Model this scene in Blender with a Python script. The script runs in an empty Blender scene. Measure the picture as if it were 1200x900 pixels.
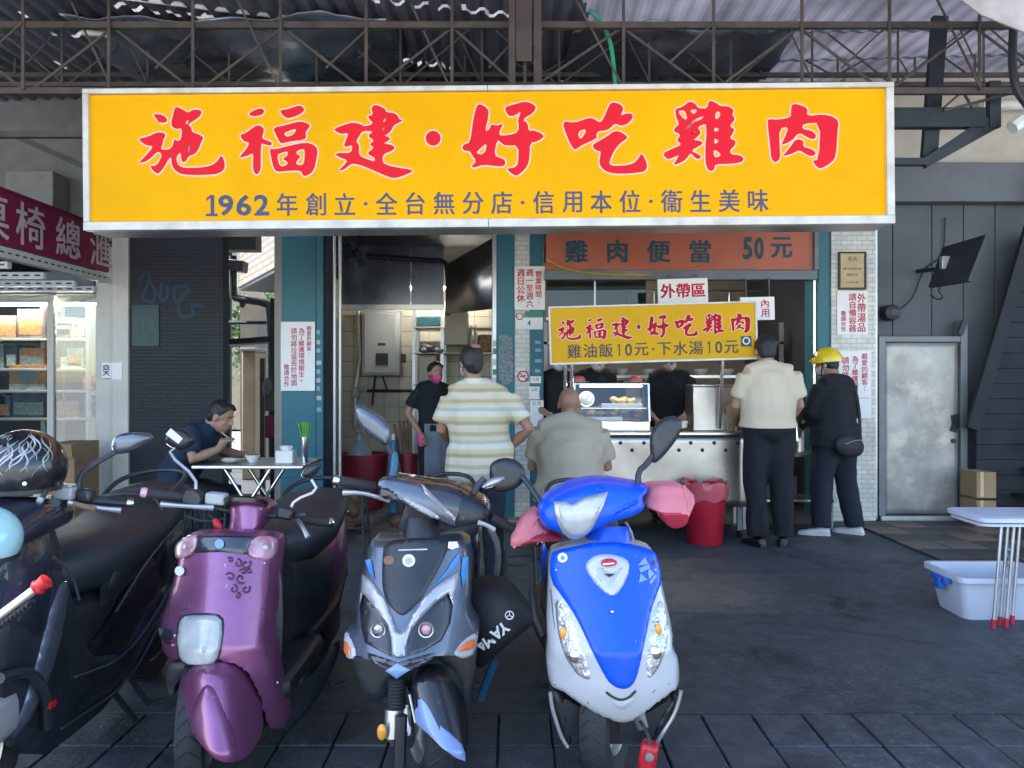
import bpy, bmesh, math, random
import numpy as np
from mathutils import Vector, Matrix, Euler
from mathutils.geometry import delaunay_2d_cdt

SC = bpy.context.scene
COL = SC.collection
random.seed(7)
R = math.radians

# ------------------------------------------------------------------ camera
F, CXP, HZ, CH = 900.0, 600.0, 445.0, 1.36     # focal (px of a 1200 wide frame), centre, horizon, eye height
cam_d = bpy.data.cameras.new('camera')
cam_d.sensor_width = 36.0
cam_d.lens = 36.0 * F / 1200.0
cam_d.shift_y = (HZ - 450.0) / 1200.0
cam_d.clip_start = 0.05
cam_d.clip_end = 2000
cam = bpy.data.objects.new('camera', cam_d)
cam.location = (0, 0, CH)
cam.rotation_euler = (R(90), 0, 0)
COL.objects.link(cam)
SC.camera = cam

# ------------------------------------------------------------------ sky and sun
SUN_EL, SUN_AZ = 58.0, 266.0        # elevation; compass bearing of the sun, clockwise from +Y
world = bpy.data.worlds.new('World')
SC.world = world
world.use_nodes = True
wn = world.node_tree
bg = wn.nodes['Background']
sky = wn.nodes.new('ShaderNodeTexSky')
sky.sky_type = 'NISHITA'
sky.sun_disc = False
sky.sun_elevation = R(SUN_EL)
sky.sun_rotation = R(SUN_AZ)
sky.air_density = 1.0
sky.dust_density = 0.7
sky.ozone_density = 2.0
wn.links.new(sky.outputs[0], bg.inputs[0])
bg.inputs[1].default_value = 0.15
sun_d = bpy.data.lights.new('sun', 'SUN')
sun_d.energy = 3.4
sun_d.angle = R(0.5)
sun_d.color = (1.0, 0.94, 0.84)
sun = bpy.data.objects.new('sun', sun_d)
sdir = Vector((math.sin(R(SUN_AZ)) * math.cos(R(SUN_EL)), math.cos(R(SUN_AZ)) * math.cos(R(SUN_EL)), math.sin(R(SUN_EL))))
sun.rotation_euler = sdir.to_track_quat('Z', 'Y').to_euler()
sun.location = (-10, -6, 20)
COL.objects.link(sun)
SC.view_settings.view_transform = 'Standard'
SC.view_settings.look = 'None'
SC.view_settings.exposure = 2.3
SC.view_settings.gamma = 1.0
SC.view_settings.use_curve_mapping = False
SC.cycles.use_denoising = True
SC.cycles.max_bounces = 8
SC.cycles.transparent_max_bounces = 12
SC.cycles.caustics_reflective = False
SC.cycles.caustics_refractive = False
SC.cycles.sample_clamp_indirect = 6.0

# ------------------------------------------------------------------ materials
MATS = {}
def mk(name, col, rough=0.55, metal=0.0, var=0.12, scale=6.0, bump=0.0, bscale=60.0, coat=0.0, dirt=0.0,
       dcol=(0.05, 0.045, 0.04), dscale=3.0, spec=0.5, trans=0.0, emit=0.0, stretch=None, rvar=0.1, pos=False):
    m = bpy.data.materials.new(name); m.use_nodes = True
    nt = m.node_tree; n = nt.nodes; l = nt.links
    b = n['Principled BSDF']
    tc = n.new('ShaderNodeTexCoord')
    src = tc.outputs['Object'] if not pos else n.new('ShaderNodeNewGeometry').outputs['Position']
    if stretch:
        mp = n.new('ShaderNodeMapping'); mp.inputs['Scale'].default_value = stretch
        l.new(src, mp.inputs['Vector']); src = mp.outputs[0]
    nz = n.new('ShaderNodeTexNoise'); nz.inputs['Scale'].default_value = scale; nz.inputs['Detail'].default_value = 5
    l.new(src, nz.inputs['Vector'])
    rp = n.new('ShaderNodeValToRGB')
    c = col
    lo = tuple(max(0, x * (1 - var * 1.6)) for x in c) + (1,); hi = tuple(min(1, x * (1 + var)) for x in c) + (1,)
    rp.color_ramp.elements[0].position = 0.3; rp.color_ramp.elements[0].color = lo
    rp.color_ramp.elements[1].position = 0.7; rp.color_ramp.elements[1].color = hi
    l.new(nz.outputs['Fac'], rp.inputs[0])
    out = rp.outputs[0]
    if dirt > 0:
        n2 = n.new('ShaderNodeTexNoise'); n2.inputs['Scale'].default_value = dscale; n2.inputs['Detail'].default_value = 9
        n2.inputs['Roughness'].default_value = 0.68
        l.new(src, n2.inputs['Vector'])
        r2 = n.new('ShaderNodeValToRGB')
        r2.color_ramp.elements[0].position = 0.48; r2.color_ramp.elements[0].color = (0, 0, 0, 1)
        r2.color_ramp.elements[1].position = 0.72; r2.color_ramp.elements[1].color = (dirt, dirt, dirt, 1)
        l.new(n2.outputs['Fac'], r2.inputs[0])
        mx = n.new('ShaderNodeMix'); mx.data_type = 'RGBA'
        l.new(r2.outputs[0], mx.inputs[0]); l.new(out, mx.inputs[6]); mx.inputs[7].default_value = tuple(dcol) + (1,)
        out = mx.outputs[2]
    l.new(out, b.inputs['Base Color'])
    if rvar > 0:
        mr = n.new('ShaderNodeMapRange')
        mr.inputs['To Min'].default_value = max(0.02, rough - rvar); mr.inputs['To Max'].default_value = min(1, rough + rvar)
        l.new(nz.outputs['Fac'], mr.inputs['Value']); l.new(mr.outputs[0], b.inputs['Roughness'])
    else:
        b.inputs['Roughness'].default_value = rough
    b.inputs['Metallic'].default_value = metal
    b.inputs['Specular IOR Level'].default_value = spec
    b.inputs['Coat Weight'].default_value = coat
    b.inputs['Coat Roughness'].default_value = 0.06
    b.inputs['Transmission Weight'].default_value = trans
    if emit > 0:
        b.inputs['Emission Color'].default_value = tuple(col) + (1,); b.inputs['Emission Strength'].default_value = emit
    if bump > 0:
        n3 = n.new('ShaderNodeTexNoise'); n3.inputs['Scale'].default_value = bscale; n3.inputs['Detail'].default_value = 4
        l.new(src, n3.inputs['Vector'])
        bp = n.new('ShaderNodeBump'); bp.inputs['Strength'].default_value = bump; bp.inputs['Distance'].default_value = 0.01
        l.new(n3.outputs['Fac'], bp.inputs['Height']); l.new(bp.outputs[0], b.inputs['Normal'])
    MATS[name] = m
    return m

def mk_pane(name, tint=(0.9, 0.95, 0.95), refl=0.12):
    m = bpy.data.materials.new(name); m.use_nodes = True
    nt = m.node_tree; n = nt.nodes; l = nt.links
    for x in list(n): n.remove(x)
    o = n.new('ShaderNodeOutputMaterial'); t = n.new('ShaderNodeBsdfTransparent'); g = n.new('ShaderNodeBsdfGlossy')
    t.inputs[0].default_value = tuple(tint) + (1,); g.inputs['Roughness'].default_value = 0.02
    fr = n.new('ShaderNodeFresnel'); fr.inputs[0].default_value = 1.5
    ad = n.new('ShaderNodeMath'); ad.operation = 'ADD'; ad.inputs[1].default_value = refl; ad.use_clamp = True
    mx = n.new('ShaderNodeMixShader')
    l.new(fr.outputs[0], ad.inputs[0]); l.new(ad.outputs[0], mx.inputs[0]); l.new(t.outputs[0], mx.inputs[1]); l.new(g.outputs[0], mx.inputs[2])
    l.new(mx.outputs[0], o.inputs[0])
    MATS[name] = m
    return m

def mk_tile(name, col, mortar, w, h, ms=0.004, rough=0.35, var=0.1, dirt=0.25, axis='XZ', bump=0.6):
    """small ceramic tiles: brick texture for pieces too small to build one by one"""
    m = mk(name, col, rough, var=var, dirt=dirt)
    nt = m.node_tree; n = nt.nodes; l = nt.links; b = n['Principled BSDF']
    tc = n.new('ShaderNodeTexCoord'); sx = n.new('ShaderNodeSeparateXYZ'); cb = n.new('ShaderNodeCombineXYZ')
    l.new(tc.outputs['Object'], sx.inputs[0])
    l.new(sx.outputs[axis[0]], cb.inputs[0]); l.new(sx.outputs[axis[1]], cb.inputs[1])
    br = n.new('ShaderNodeTexBrick'); l.new(cb.outputs[0], br.inputs['Vector'])
    br.inputs['Scale'].default_value = 1.0; br.inputs['Brick Width'].default_value = w; br.inputs['Row Height'].default_value = h
    br.inputs['Mortar Size'].default_value = ms; br.inputs['Bias'].default_value = 0
    br.inputs['Color1'].default_value = (1, 1, 1, 1); br.inputs['Color2'].default_value = (0.84, 0.84, 0.84, 1)
    br.inputs['Mortar'].default_value = tuple(a / max(c, 1e-3) for a, c in zip(mortar, col)) + (1,)
    old = b.inputs['Base Color'].links[0].from_socket
    mx = n.new('ShaderNodeMix'); mx.data_type = 'RGBA'; mx.blend_type = 'MULTIPLY'; mx.inputs[0].default_value = 1
    l.new(old, mx.inputs[6]); l.new(br.outputs['Color'], mx.inputs[7]); l.new(mx.outputs[2], b.inputs['Base Color'])
    bp = n.new('ShaderNodeBump'); bp.inputs['Strength'].default_value = bump; bp.inputs['Distance'].default_value = 0.004; bp.invert = True
    l.new(br.outputs['Fac'], bp.inputs['Height']); l.new(bp.outputs[0], b.inputs['Normal'])
    return m

def mk_stripes(name, bands, period, axis='Z', rough=0.85):
    """woven cloth with horizontal stripes (the cloth's own colours)"""
    m = mk(name, (0.5, 0.5, 0.5), rough, bump=0.25, bscale=220)
    nt = m.node_tree; n = nt.nodes; l = nt.links; b = n['Principled BSDF']
    tc = n.new('ShaderNodeTexCoord'); sx = n.new('ShaderNodeSeparateXYZ'); l.new(tc.outputs['Object'], sx.inputs[0])
    nz = n.new('ShaderNodeTexNoise'); nz.inputs['Scale'].default_value = 5; l.new(tc.outputs['Object'], nz.inputs['Vector'])
    ms = n.new('ShaderNodeMath'); ms.operation = 'MULTIPLY_ADD'; ms.inputs[1].default_value = 0.02
    l.new(nz.outputs['Fac'], ms.inputs[0]); l.new(sx.outputs[axis], ms.inputs[2])
    md = n.new('ShaderNodeMath'); md.operation = 'PINGPONG' if False else 'MODULO'; md.inputs[1].default_value = period
    l.new(ms.outputs[0], md.inputs[0])
    dv = n.new('ShaderNodeMath'); dv.operation = 'DIVIDE'; dv.inputs[1].default_value = period; l.new(md.outputs[0], dv.inputs[0])
    rp = n.new('ShaderNodeValToRGB'); rp.color_ramp.interpolation = 'LINEAR'
    els = rp.color_ramp.elements
    while len(els) > 1: els.remove(els[0])
    first = True
    for p, c in bands:
        e = els[0] if first else els.new(p)
        e.position = p; e.color = tuple(c) + (1,); first = False
    l.new(dv.outputs[0], rp.inputs[0]); l.new(rp.outputs[0], b.inputs['Base Color'])
    return m

# ------------------------------------------------------------------ pixel helper, meshes
def W(px, py, d):
    return Vector(((px - CXP) * d / F, d, CH - (py - HZ) * d / F))
def WX(px, d): return (px - CXP) * d / F
def WZ(py, d): return CH - (py - HZ) * d / F

class B:
    """collects simple shapes into one mesh"""
    def __init__(s): s.v = []; s.f = []
    def add(s, vs, fs):
        o = len(s.v); s.v += [tuple(x) for x in vs]; s.f += [tuple(i + o for i in f) for f in fs]; return s
    def box(s, x0, x1, y0, y1, z0, z1):
        return s.add([(x0, y0, z0), (x1, y0, z0), (x1, y1, z0), (x0, y1, z0), (x0, y0, z1), (x1, y0, z1), (x1, y1, z1), (x0, y1, z1)],
                     [(0, 3, 2, 1), (4, 5, 6, 7), (0, 1, 5, 4), (1, 2, 6, 5), (2, 3, 7, 6), (3, 0, 4, 7)])
    def obox(s, c, size, rot=(0, 0, 0)):
        m = Matrix.Translation(Vector(c)) @ Euler(rot).to_matrix().to_4x4()
        a, b_, c_ = (q / 2 for q in size)
        vs = [m @ Vector(p) for p in [(-a, -b_, -c_), (a, -b_, -c_), (a, b_, -c_), (-a, b_, -c_), (-a, -b_, c_), (a, -b_, c_), (a, b_, c_), (-a, b_, c_)]]
        return s.add(vs, [(0, 3, 2, 1), (4, 5, 6, 7), (0, 1, 5, 4), (1, 2, 6, 5), (2, 3, 7, 6), (3, 0, 4, 7)])
    def loft(s, rings, cap=True, closed=True):
        n = len(rings[0]); vs = [p for r in rings for p in r]; fs = []
        for i in range(len(rings) - 1):
            for j in range(n if closed else n - 1):
                k = (j + 1) % n
                fs.append((i * n + j, i * n + k, (i + 1) * n + k, (i + 1) * n + j))
        if cap and closed:
            fs.append(tuple(range(n - 1, -1, -1))); fs.append(tuple((len(rings) - 1) * n + j for j in range(n)))
        return s.add(vs, fs)
    def tube(s, pts, rad, n=8, cap=True, flat=1.0, smooth=0):
        pts = [Vector(p) for p in pts]
        rad = list(rad) if hasattr(rad, '__len__') else [rad] * len(pts)
        for _ in range(smooth):
            q = [pts[0]]; qr = [rad[0]]
            for i in range(len(pts) - 1):
                q += [pts[i] * .75 + pts[i + 1] * .25, pts[i] * .25 + pts[i + 1] * .75]
                qr += [rad[i] * .75 + rad[i + 1] * .25, rad[i] * .25 + rad[i + 1] * .75]
            pts = q + [pts[-1]]; rad = qr + [rad[-1]]
        rings = []; up = None
        for i, p in enumerate(pts):
            t = (pts[min(i + 1, len(pts) - 1)] - pts[max(i - 1, 0)])
            if t.length < 1e-9: t = Vector((0, 0, 1))
            t.normalize()
            if up is None:
                up = Vector((0, 0, 1)) if abs(t.z) < 0.9 else Vector((0, 1, 0))
            u = t.cross(up)
            if u.length < 1e-6: u = t.cross(Vector((1, 0, 0)))
            u.normalize(); w = u.cross(t).normalized(); up = w
            rings.append([p + (u * math.cos(a) + w * math.sin(a) * flat) * rad[i] for a in [2 * math.pi * k / n for k in range(n)]])
        return s.loft(rings, cap)
    def bar(s, a, b, w, h):
        """rectangular section bar from a to b"""
        a = Vector(a); b = Vector(b); t = (b - a).normalized()
        up = Vector((0, 1, 0)) if abs(t.y) < 0.9 else Vector((0, 0, 1))
        u = t.cross(up).normalized() * (w / 2); v = up * (h / 2)
        r = lambda p: [p - u - v, p + u - v, p + u + v, p - u + v]
        return s.loft([r(a), r(b)])
    def ell(s, c, r, nu=14, nv=9, rot=None):
        c = Vector(c); rings = []
        m = Euler(rot).to_matrix() if rot else Matrix.Identity(3)
        for i in range(1, nv):
            ph = math.pi * i / nv
            rings.append([c + m @ Vector((r[0] * math.sin(ph) * math.cos(2 * math.pi * j / nu), r[1] * math.sin(ph) * math.sin(2 * math.pi * j / nu), r[2] * math.cos(ph))) for j in range(nu)])
        o = len(s.v)
        s.loft(rings, cap=False)
        top = len(s.v); s.v.append(tuple(c + m @ Vector((0, 0, r[2])))); bot = len(s.v); s.v.append(tuple(c + m @ Vector((0, 0, -r[2]))))
        for j in range(nu):
            k = (j + 1) % nu
            s.f.append((top, o + k, o + j)); s.f.append((bot, o + (nv - 2) * nu + j, o + (nv - 2) * nu + k))
        return s
    def lathe(s, prof, c, axis='Z', n=24, cap=True):
        c = Vector(c); rings = []
        for r, h in prof:
            ring = []
            for k in range(n):
                a = 2 * math.pi * k / n; p = (r * math.cos(a), r * math.sin(a))
                ring.append(c + Vector({'Z': (p[0], p[1], h), 'X': (h, p[0], p[1]), 'Y': (p[0], h, p[1])}[axis]))
            rings.append(ring)
        return s.loft(rings, cap)
    def prism(s, poly, h0, h1, axis='Y'):
        """poly in the plane across axis: Y->(x,z), X->(y,z), Z->(x,y)"""
        def P(p, h): return {'Y': (p[0], h, p[1]), 'X': (h, p[0], p[1]), 'Z': (p[0], p[1], h)}[axis]
        n = len(poly)
        return s.add([P(p, h0) for p in poly] + [P(p, h1) for p in poly],
                     [tuple(range(n)), tuple(range(2 * n - 1, n - 1, -1))] + [(i, i + n, (i + 1) % n + n, (i + 1) % n) for i in range(n)])
    def mesh(s, name, smooth=True, ang=40, recalc=True):
        me = bpy.data.meshes.new(name); me.from_pydata(s.v, [], s.f)
        if recalc:
            bm = bmesh.new(); bm.from_mesh(me); bmesh.ops.recalc_face_normals(bm, faces=bm.faces); bm.to_mesh(me); bm.free()
        if smooth:
            me.polygons.foreach_set('use_smooth', [True] * len(me.polygons))
            me.set_sharp_from_angle(angle=R(ang))
        return me

def link(name, me, mat, parent=None):
    o = bpy.data.objects.new(name, me); COL.objects.link(o)
    if mat is not None:
        if me.materials: me.materials[0] = MATS[mat] if isinstance(mat, str) else mat
        else: me.materials.append(MATS[mat] if isinstance(mat, str) else mat)
    if parent is not None: o.parent = parent
    return o
def bevel(o, w, seg=2):
    m = o.modifiers.new('bevel', 'BEVEL'); m.width = w; m.segments = seg; m.limit_method = 'ANGLE'; m.angle_limit = R(40)
    return o
def tag(o, label=None, cat=None, group=None, kind=None):
    if label: o['label'] = label
    if cat: o['category'] = cat
    if group: o['group'] = group
    if kind: o['kind'] = kind
    return o

class Thing:
    """an Empty at the base of a thing; parts are given in world coordinates and stored relative to it"""
    def __init__(s, name, label, cat, loc=(0, 0, 0), group=None, rot=(0, 0, 0)):
        s.o = bpy.data.objects.new(name, None); COL.objects.link(s.o)
        s.o.empty_display_size = 0.1
        s.o.location = loc; s.o.rotation_euler = rot
        s.inv = Matrix.Translation(Vector(loc)).inverted()
        tag(s.o, label, cat, group)
    def add(s, name, b, mat, parent=None, bev=0, smooth=True, ang=40, label=None, recalc=True):
        me = b.mesh(name, smooth, ang, recalc) if isinstance(b, B) else b
        me.transform(s.inv)
        o = link(name, me, mat, parent or s.o)
        if bev: bevel(o, bev)
        if label: o['label'] = label
        return o
def struct(name, b, mat, bev=0, parent=None, smooth=True, ang=40):
    o = link(name, b.mesh(name, smooth, ang) if isinstance(b, B) else b, mat, parent)
    if parent is None: o['kind'] = 'structure'
    if bev: bevel(o, bev)
    return o
def single(name, b, mat, label, cat, group=None, bev=0, smooth=True, ang=40, base=None):
    """a thing that is one mesh, its origin at its base"""
    me = b.mesh(name, smooth, ang) if isinstance(b, B) else b
    co = np.empty(len(me.vertices) * 3); me.vertices.foreach_get('co', co); co = co.reshape(-1, 3)
    c = Vector(((co[:, 0].min() + co[:, 0].max()) / 2, (co[:, 1].min() + co[:, 1].max()) / 2, co[:, 2].min()))
    me.transform(Matrix.Translation(-c))
    o = link(name, me, mat); o.location = c
    tag(o, label, cat, group)
    if bev: bevel(o, bev)
    return o
def copy_tree(o, parent=None):
    c = o.copy(); COL.objects.link(c); c.parent = parent
    for ch in list(o.children): copy_tree(ch, c)
    return c

# ---- outlines
def chaikin(poly, it=2):
    for _ in range(it):
        q = []
        for i in range(len(poly)):
            a = poly[i]; b = poly[(i + 1) % len(poly)]
            q += [(a[0] * .75 + b[0] * .25, a[1] * .75 + b[1] * .25), (a[0] * .25 + b[0] * .75, a[1] * .25 + b[1] * .75)]
        poly = q
    return poly
def resample(poly, step):
    q = []
    for i in range(len(poly)):
        a = poly[i]; b = poly[(i + 1) % len(poly)]
        L = math.hypot(b[0] - a[0], b[1] - a[1]); k = max(1, int(round(L / step)))
        for j in range(k): q.append((a[0] + (b[0] - a[0]) * j / k, a[1] + (b[1] - a[1]) * j / k))
    return q
def crop(x0, y0, k, pts): return [(x0 + p[0] / k, y0 + p[1] / k) for p in pts]

def panel(poly, dfn, thick=0.01, bev=4.0, bd=0.006, step=4.0, ch=2, lift=0.0, mapper=None):
    """a curved shell: outline in the plane (px,py), depth from dfn, rounded edge, real thickness backwards"""
    mp = mapper or (lambda x, y, d: W(x, y, d))
    if ch: poly = chaikin(poly, ch)
    poly = resample(poly, step)
    P = np.array(poly); n = len(P)
    Q = np.roll(P, -1, axis=0)
    xs = np.arange(P[:, 0].min() + step * .5, P[:, 0].max(), step); ys = np.arange(P[:, 1].min() + step * .5, P[:, 1].max(), step)
    gx, gy = np.meshgrid(xs, ys); G = np.stack([gx.ravel(), gy.ravel()], 1)
    def dist(G):
        d = np.full(len(G), 1e9)
        for a, b in zip(P, Q):
            ab = b - a; t = np.clip(((G - a) @ ab) / max(ab @ ab, 1e-9), 0, 1)
            d = np.minimum(d, np.hypot(*(G - (a + t[:, None] * ab)).T))
        return d
    ins = np.zeros(len(G), bool)
    for a, b in zip(P, Q):
        c = ((a[1] > G[:, 1]) != (b[1] > G[:, 1]))
        with np.errstate(divide='ignore', invalid='ignore'):
            xx = (b[0] - a[0]) * (G[:, 1] - a[1]) / (b[1] - a[1]) + a[0]
        ins ^= c & (G[:, 0] < xx)
    G = G[ins]
    if len(G):
        dd = dist(G); keep = dd > step * .45; G = G[keep]
    allp = [Vector(p) for p in P] + [Vector(p) for p in G]
    vs, es, fs, _, _, _ = delaunay_2d_cdt(allp, [(i, (i + 1) % n) for i in range(n)], [], 1, 1e-4)
    V = np.array([tuple(v) for v in vs]); dd = dist(V)
    fr = []; bk = []
    for (x, y), t in zip(V, dd):
        q = min(t / bev, 1.0) if bev > 0 else 1.0
        off = bd * (1 - math.sqrt(max(0, 1 - (1 - q) ** 2)))
        p = mp(x, y, dfn(x, y)); p = Vector(p) + Vector((0, off - lift, 0))
        fr.append(p); bk.append(p + Vector((0, thick - off, 0)))
    nv = len(fr); faces = [tuple(f) for f in fs]
    cnt = {}
    for f in faces:
        for i in range(len(f)):
            a, b = f[i], f[(i + 1) % len(f)]; cnt[(min(a, b), max(a, b))] = cnt.get((min(a, b), max(a, b)), 0) + 1
    allf = faces + [tuple(i + nv for i in reversed(f)) for f in faces]
    for (a, b), c in cnt.items():
        if c == 1: allf.append((a, b, b + nv, a + nv))
    o = B(); o.add(fr + bk, allf)
    return o

# ---- lettering
def eval_mesh(obj, name):
    dg = bpy.context.evaluated_depsgraph_get()
    me = bpy.data.meshes.new_from_object(obj.evaluated_get(dg)); me.name = name
    return me
_glyph = {}
def glyph(ch, bold):
    k = (ch, bold)
    if k not in _glyph:
        cu = bpy.data.curves.new('glyph', 'FONT'); cu.body = ch; cu.size = 1.0; cu.offset = bold; cu.resolution_u = 3
        cu.extrude = 0.0
        o = bpy.data.objects.new('glyph', cu); COL.objects.link(o)
        bpy.context.view_layer.update()
        me = eval_mesh(o, 'glyph')
        co = np.empty(len(me.vertices) * 3); me.vertices.foreach_get('co', co); co = co.reshape(-1, 3)[:, :2].copy()
        fs = [tuple(p.vertices) for p in me.polygons]
        adv = co[:, 0].max() + co[:, 0].min() if len(co) else 0.5
        _glyph[k] = (co, fs, adv)
        bpy.data.objects.remove(o); bpy.data.curves.remove(cu); bpy.data.meshes.remove(me)
    return _glyph[k]
def text(items, bold=0.0):
    """items: (char, cx, cz, w, h) boxes in the sign's own plane -> flat B in (x, 0, z)"""
    b = B()
    for ch, cx, cz, w, h in items:
        co, fs, _ = glyph(ch, 0.0 if ord(ch) > 0x2E80 else min(bold, .035))
        if not len(co): continue
        mn = co.min(0); mxx = co.max(0); c = (mn + mxx) / 2; e = np.maximum(mxx - mn, 1e-4)
        sx = w if w else h; 
        # keep the glyph's own proportions inside its em box (1.0 high CJK em)
        if ord(ch) > 0x2E80:
            k = (w / 0.95, h / 0.95)
        else:
            k = (w / e[0], h / e[1])
        if ch == '1' and w:
            fs = [(0, 1, 2, 3), (4, 5, 6, 7)]
            co = np.array([(.42, 0), (.78, 0), (.78, 1), (.42, 1), (.0, .72), (.43, .88), (.43, 1), (.0, .86)]); c = np.array((.4, .5)); k = (w, h)
        if bold and ord(ch) > 0x2E80:
            q = bold * .55
            offs = ((-q, -q * .6, 0), (q, q * .6, 1), (-q, q * .6, 2), (q, -q * .6, 3))
        else: offs = ((0, 0, 0),)
        for ox, oz, n_ in offs:
            b.add([((x - c[0] + ox) * k[0] + cx, -0.00025 * n_, (y - c[1] + oz) * k[1] + cz) for x, y in co], fs)
    return b
def place(b, m):
    b.v = [tuple(m @ Vector(p)) for p in b.v]; return b
def curve_fill(polys, off, name='lettering', smooth=1):
    """closed outlines (holes by nesting) -> filled flat mesh data in (x,z); off grows the outline"""
    cu = bpy.data.curves.new(name, 'CURVE'); cu.dimensions = '2D'; cu.fill_mode = 'BOTH'; cu.offset = off
    for p in polys:
        if smooth: p = chaikin(p, smooth)
        sp = cu.splines.new('POLY'); sp.points.add(len(p) - 1); sp.use_cyclic_u = True
        for q, (x, y) in zip(sp.points, p): q.co = (x, y, 0, 1)
    o = bpy.data.objects.new(name, cu); COL.objects.link(o); bpy.context.view_layer.update()
    me = eval_mesh(o, name)
    b = B(); b.add([(v.co.x, 0.0, v.co.y) for v in me.vertices], [tuple(p.vertices) for p in me.polygons])
    bpy.data.objects.remove(o); bpy.data.curves.remove(cu); bpy.data.meshes.remove(me)
    return b

def fuse(b, voxel, smooth=4, name='body', fac=0.5):
    """one continuous surface out of overlapping shapes"""
    me = b.mesh('tmp', False, recalc=False)
    o = bpy.data.objects.new('tmp', me); COL.objects.link(o)
    m = o.modifiers.new('r', 'REMESH'); m.mode = 'VOXEL'; m.voxel_size = voxel; m.adaptivity = 0
    if smooth:
        s = o.modifiers.new('s', 'SMOOTH'); s.factor = fac; s.iterations = smooth
    bpy.context.view_layer.update()
    out = eval_mesh(o, name)
    bpy.data.objects.remove(o); bpy.data.meshes.remove(me)
    out.polygons.foreach_set('use_smooth', [True] * len(out.polygons))
    return out
# ------------------------------------------------------------------ materials used in the place
mk('asphalt', (0.06, 0.06, 0.062), 0.85, bump=0.4, bscale=90, var=0.2, dirt=0.3, dcol=(0.1, 0.1, 0.1))
mk('street_paving', (0.40, 0.385, 0.36), 0.85, bump=0.4, bscale=90, var=0.2)
mk('paver_old', (0.05, 0.056, 0.064), 0.8, bump=0.6, bscale=70, var=0.35, dirt=0.7, dcol=(0.10, 0.105, 0.11), dscale=7)
mk('joint', (0.022, 0.022, 0.024), 0.9)
mk('tile_brown', (0.19, 0.145, 0.11), 0.6, var=0.3, scale=3, dirt=0.4, dscale=5)
mk('tile_brown_dark', (0.075, 0.068, 0.066), 0.6, var=0.3, scale=3, dirt=0.3, dscale=5)
mk('sign_yellow', (0.90, 0.425, 0.0), 0.6, spec=0.12, var=0.05, scale=1.2, dirt=0.3, dcol=(0.70, 0.33, 0.0), dscale=2.2, rvar=0.05)
mk('sign_yellow_old', (0.66, 0.35, 0.012), 0.6, spec=.15, var=0.05, scale=2)
mk('sign_red', (0.80, 0.018, 0.035), 0.6, spec=.12, var=0.05, scale=3)
mk('sign_red_old', (0.45, 0.01, 0.03), 0.6, spec=.12, var=0.05)
mk('sign_pink', (0.90, 0.58, 0.42), 0.5, var=0.03)
mk('sign_navy', (0.09, 0.10, 0.20), 0.6, spec=.15, var=0.1)
mk('ink_black', (0.03, 0.03, 0.04), 0.5)
mk('ink_red', (0.55, 0.015, 0.05), 0.6, spec=.15)
mk('ink_teal', (0.015, 0.07, 0.09), 0.6, var=0.3, scale=20)
mk('ink_white', (0.75, 0.75, 0.74), 0.5)
mk('ink_green', (0.03, 0.20, 0.09), 0.4)
mk('frame_white', (0.72, 0.68, 0.62), 0.4, metal=0.0, var=0.1, dirt=0.6, dcol=(0.30, 0.25, 0.20), dscale=2.5)
mk('alu', (0.50, 0.50, 0.50), 0.42, metal=0.85, var=0.12, dirt=0.3, dcol=(0.2, 0.18, 0.16))
mk('steel', (0.62, 0.60, 0.57), 0.30, metal=1.0, var=0.08, scale=3, bump=0.06, bscale=6, dirt=0.25, dcol=(0.35, 0.33, 0.3), dscale=5)
mk('chrome', (0.75, 0.75, 0.76), 0.14, metal=1.0, var=0.03)
mk('galv', (0.56, 0.56, 0.57), 0.38, metal=0.75, var=0.15, scale=4, dirt=0.35, dcol=(0.35, 0.33, 0.32), dscale=4, bump=0.05, bscale=5)
mk('rust_steel', (0.085, 0.066, 0.062), 0.7, var=0.25, scale=5, dirt=0.5, dcol=(0.06, 0.06, 0.065))
mk('black_steel', (0.018, 0.024, 0.034), 0.5, var=0.25)
mk('streak_pipe_white', (0.8, 0.8, 0.77), 0.4)
mk('roof_sheet', (0.17, 0.19, 0.235), 0.5, metal=0.2, var=0.35, scale=0.8, dirt=0.8, dcol=(0.05, 0.055, 0.07), dscale=1.6, bump=0.6, bscale=3)
mk('beige_wall', (0.56, 0.52, 0.44), 0.8, var=0.06, dirt=0.4, dcol=(0.35, 0.32, 0.28), dscale=1.2)
mk('grey_band', (0.16, 0.175, 0.19), 0.7, var=0.1, dirt=0.3)
mk('dark_panel', (0.10, 0.107, 0.117), 0.6, var=0.2, scale=1.4, dirt=0.5, dcol=(0.085, 0.09, 0.098), dscale=2)
mk('seam', (0.02, 0.022, 0.026), 0.7)
mk('panel_back', (0.055, 0.06, 0.066), 0.7)
mk('door_frame_grey', (0.20, 0.205, 0.21), .5, metal=.3, var=.15, dirt=.4)
mk('dark_stair', (0.018, 0.021, 0.028), 0.75, var=0.3)
mk_tile('dark_tile', (0.022, 0.025, 0.031), (0.009, 0.010, 0.013), 0.11, 0.035, ms=0.004, rough=0.7, dirt=0.3)
mk_tile('white_tile', (0.78, 0.74, 0.64), (0.52, 0.48, 0.41), 0.10, 0.045, ms=0.004, rough=0.4, dirt=0.5)
mk_tile('bay_tile', (0.27, 0.195, 0.115), (0.13, 0.09, 0.055), 0.20, 0.085, ms=0.014, rough=0.5, dirt=0.2)
mk_tile('bay_tile_side', (0.62, 0.50, 0.36), (0.32, 0.24, 0.17), 0.24, 0.07, ms=0.012, rough=0.5, dirt=0.2, axis='YZ')
mk('cream_tile', (0.50, 0.46, 0.37), 0.35, var=0.08, dirt=0.45, dcol=(0.28, 0.24, 0.18))
mk('grout', (0.2, 0.18, 0.15), 0.9)
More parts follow.
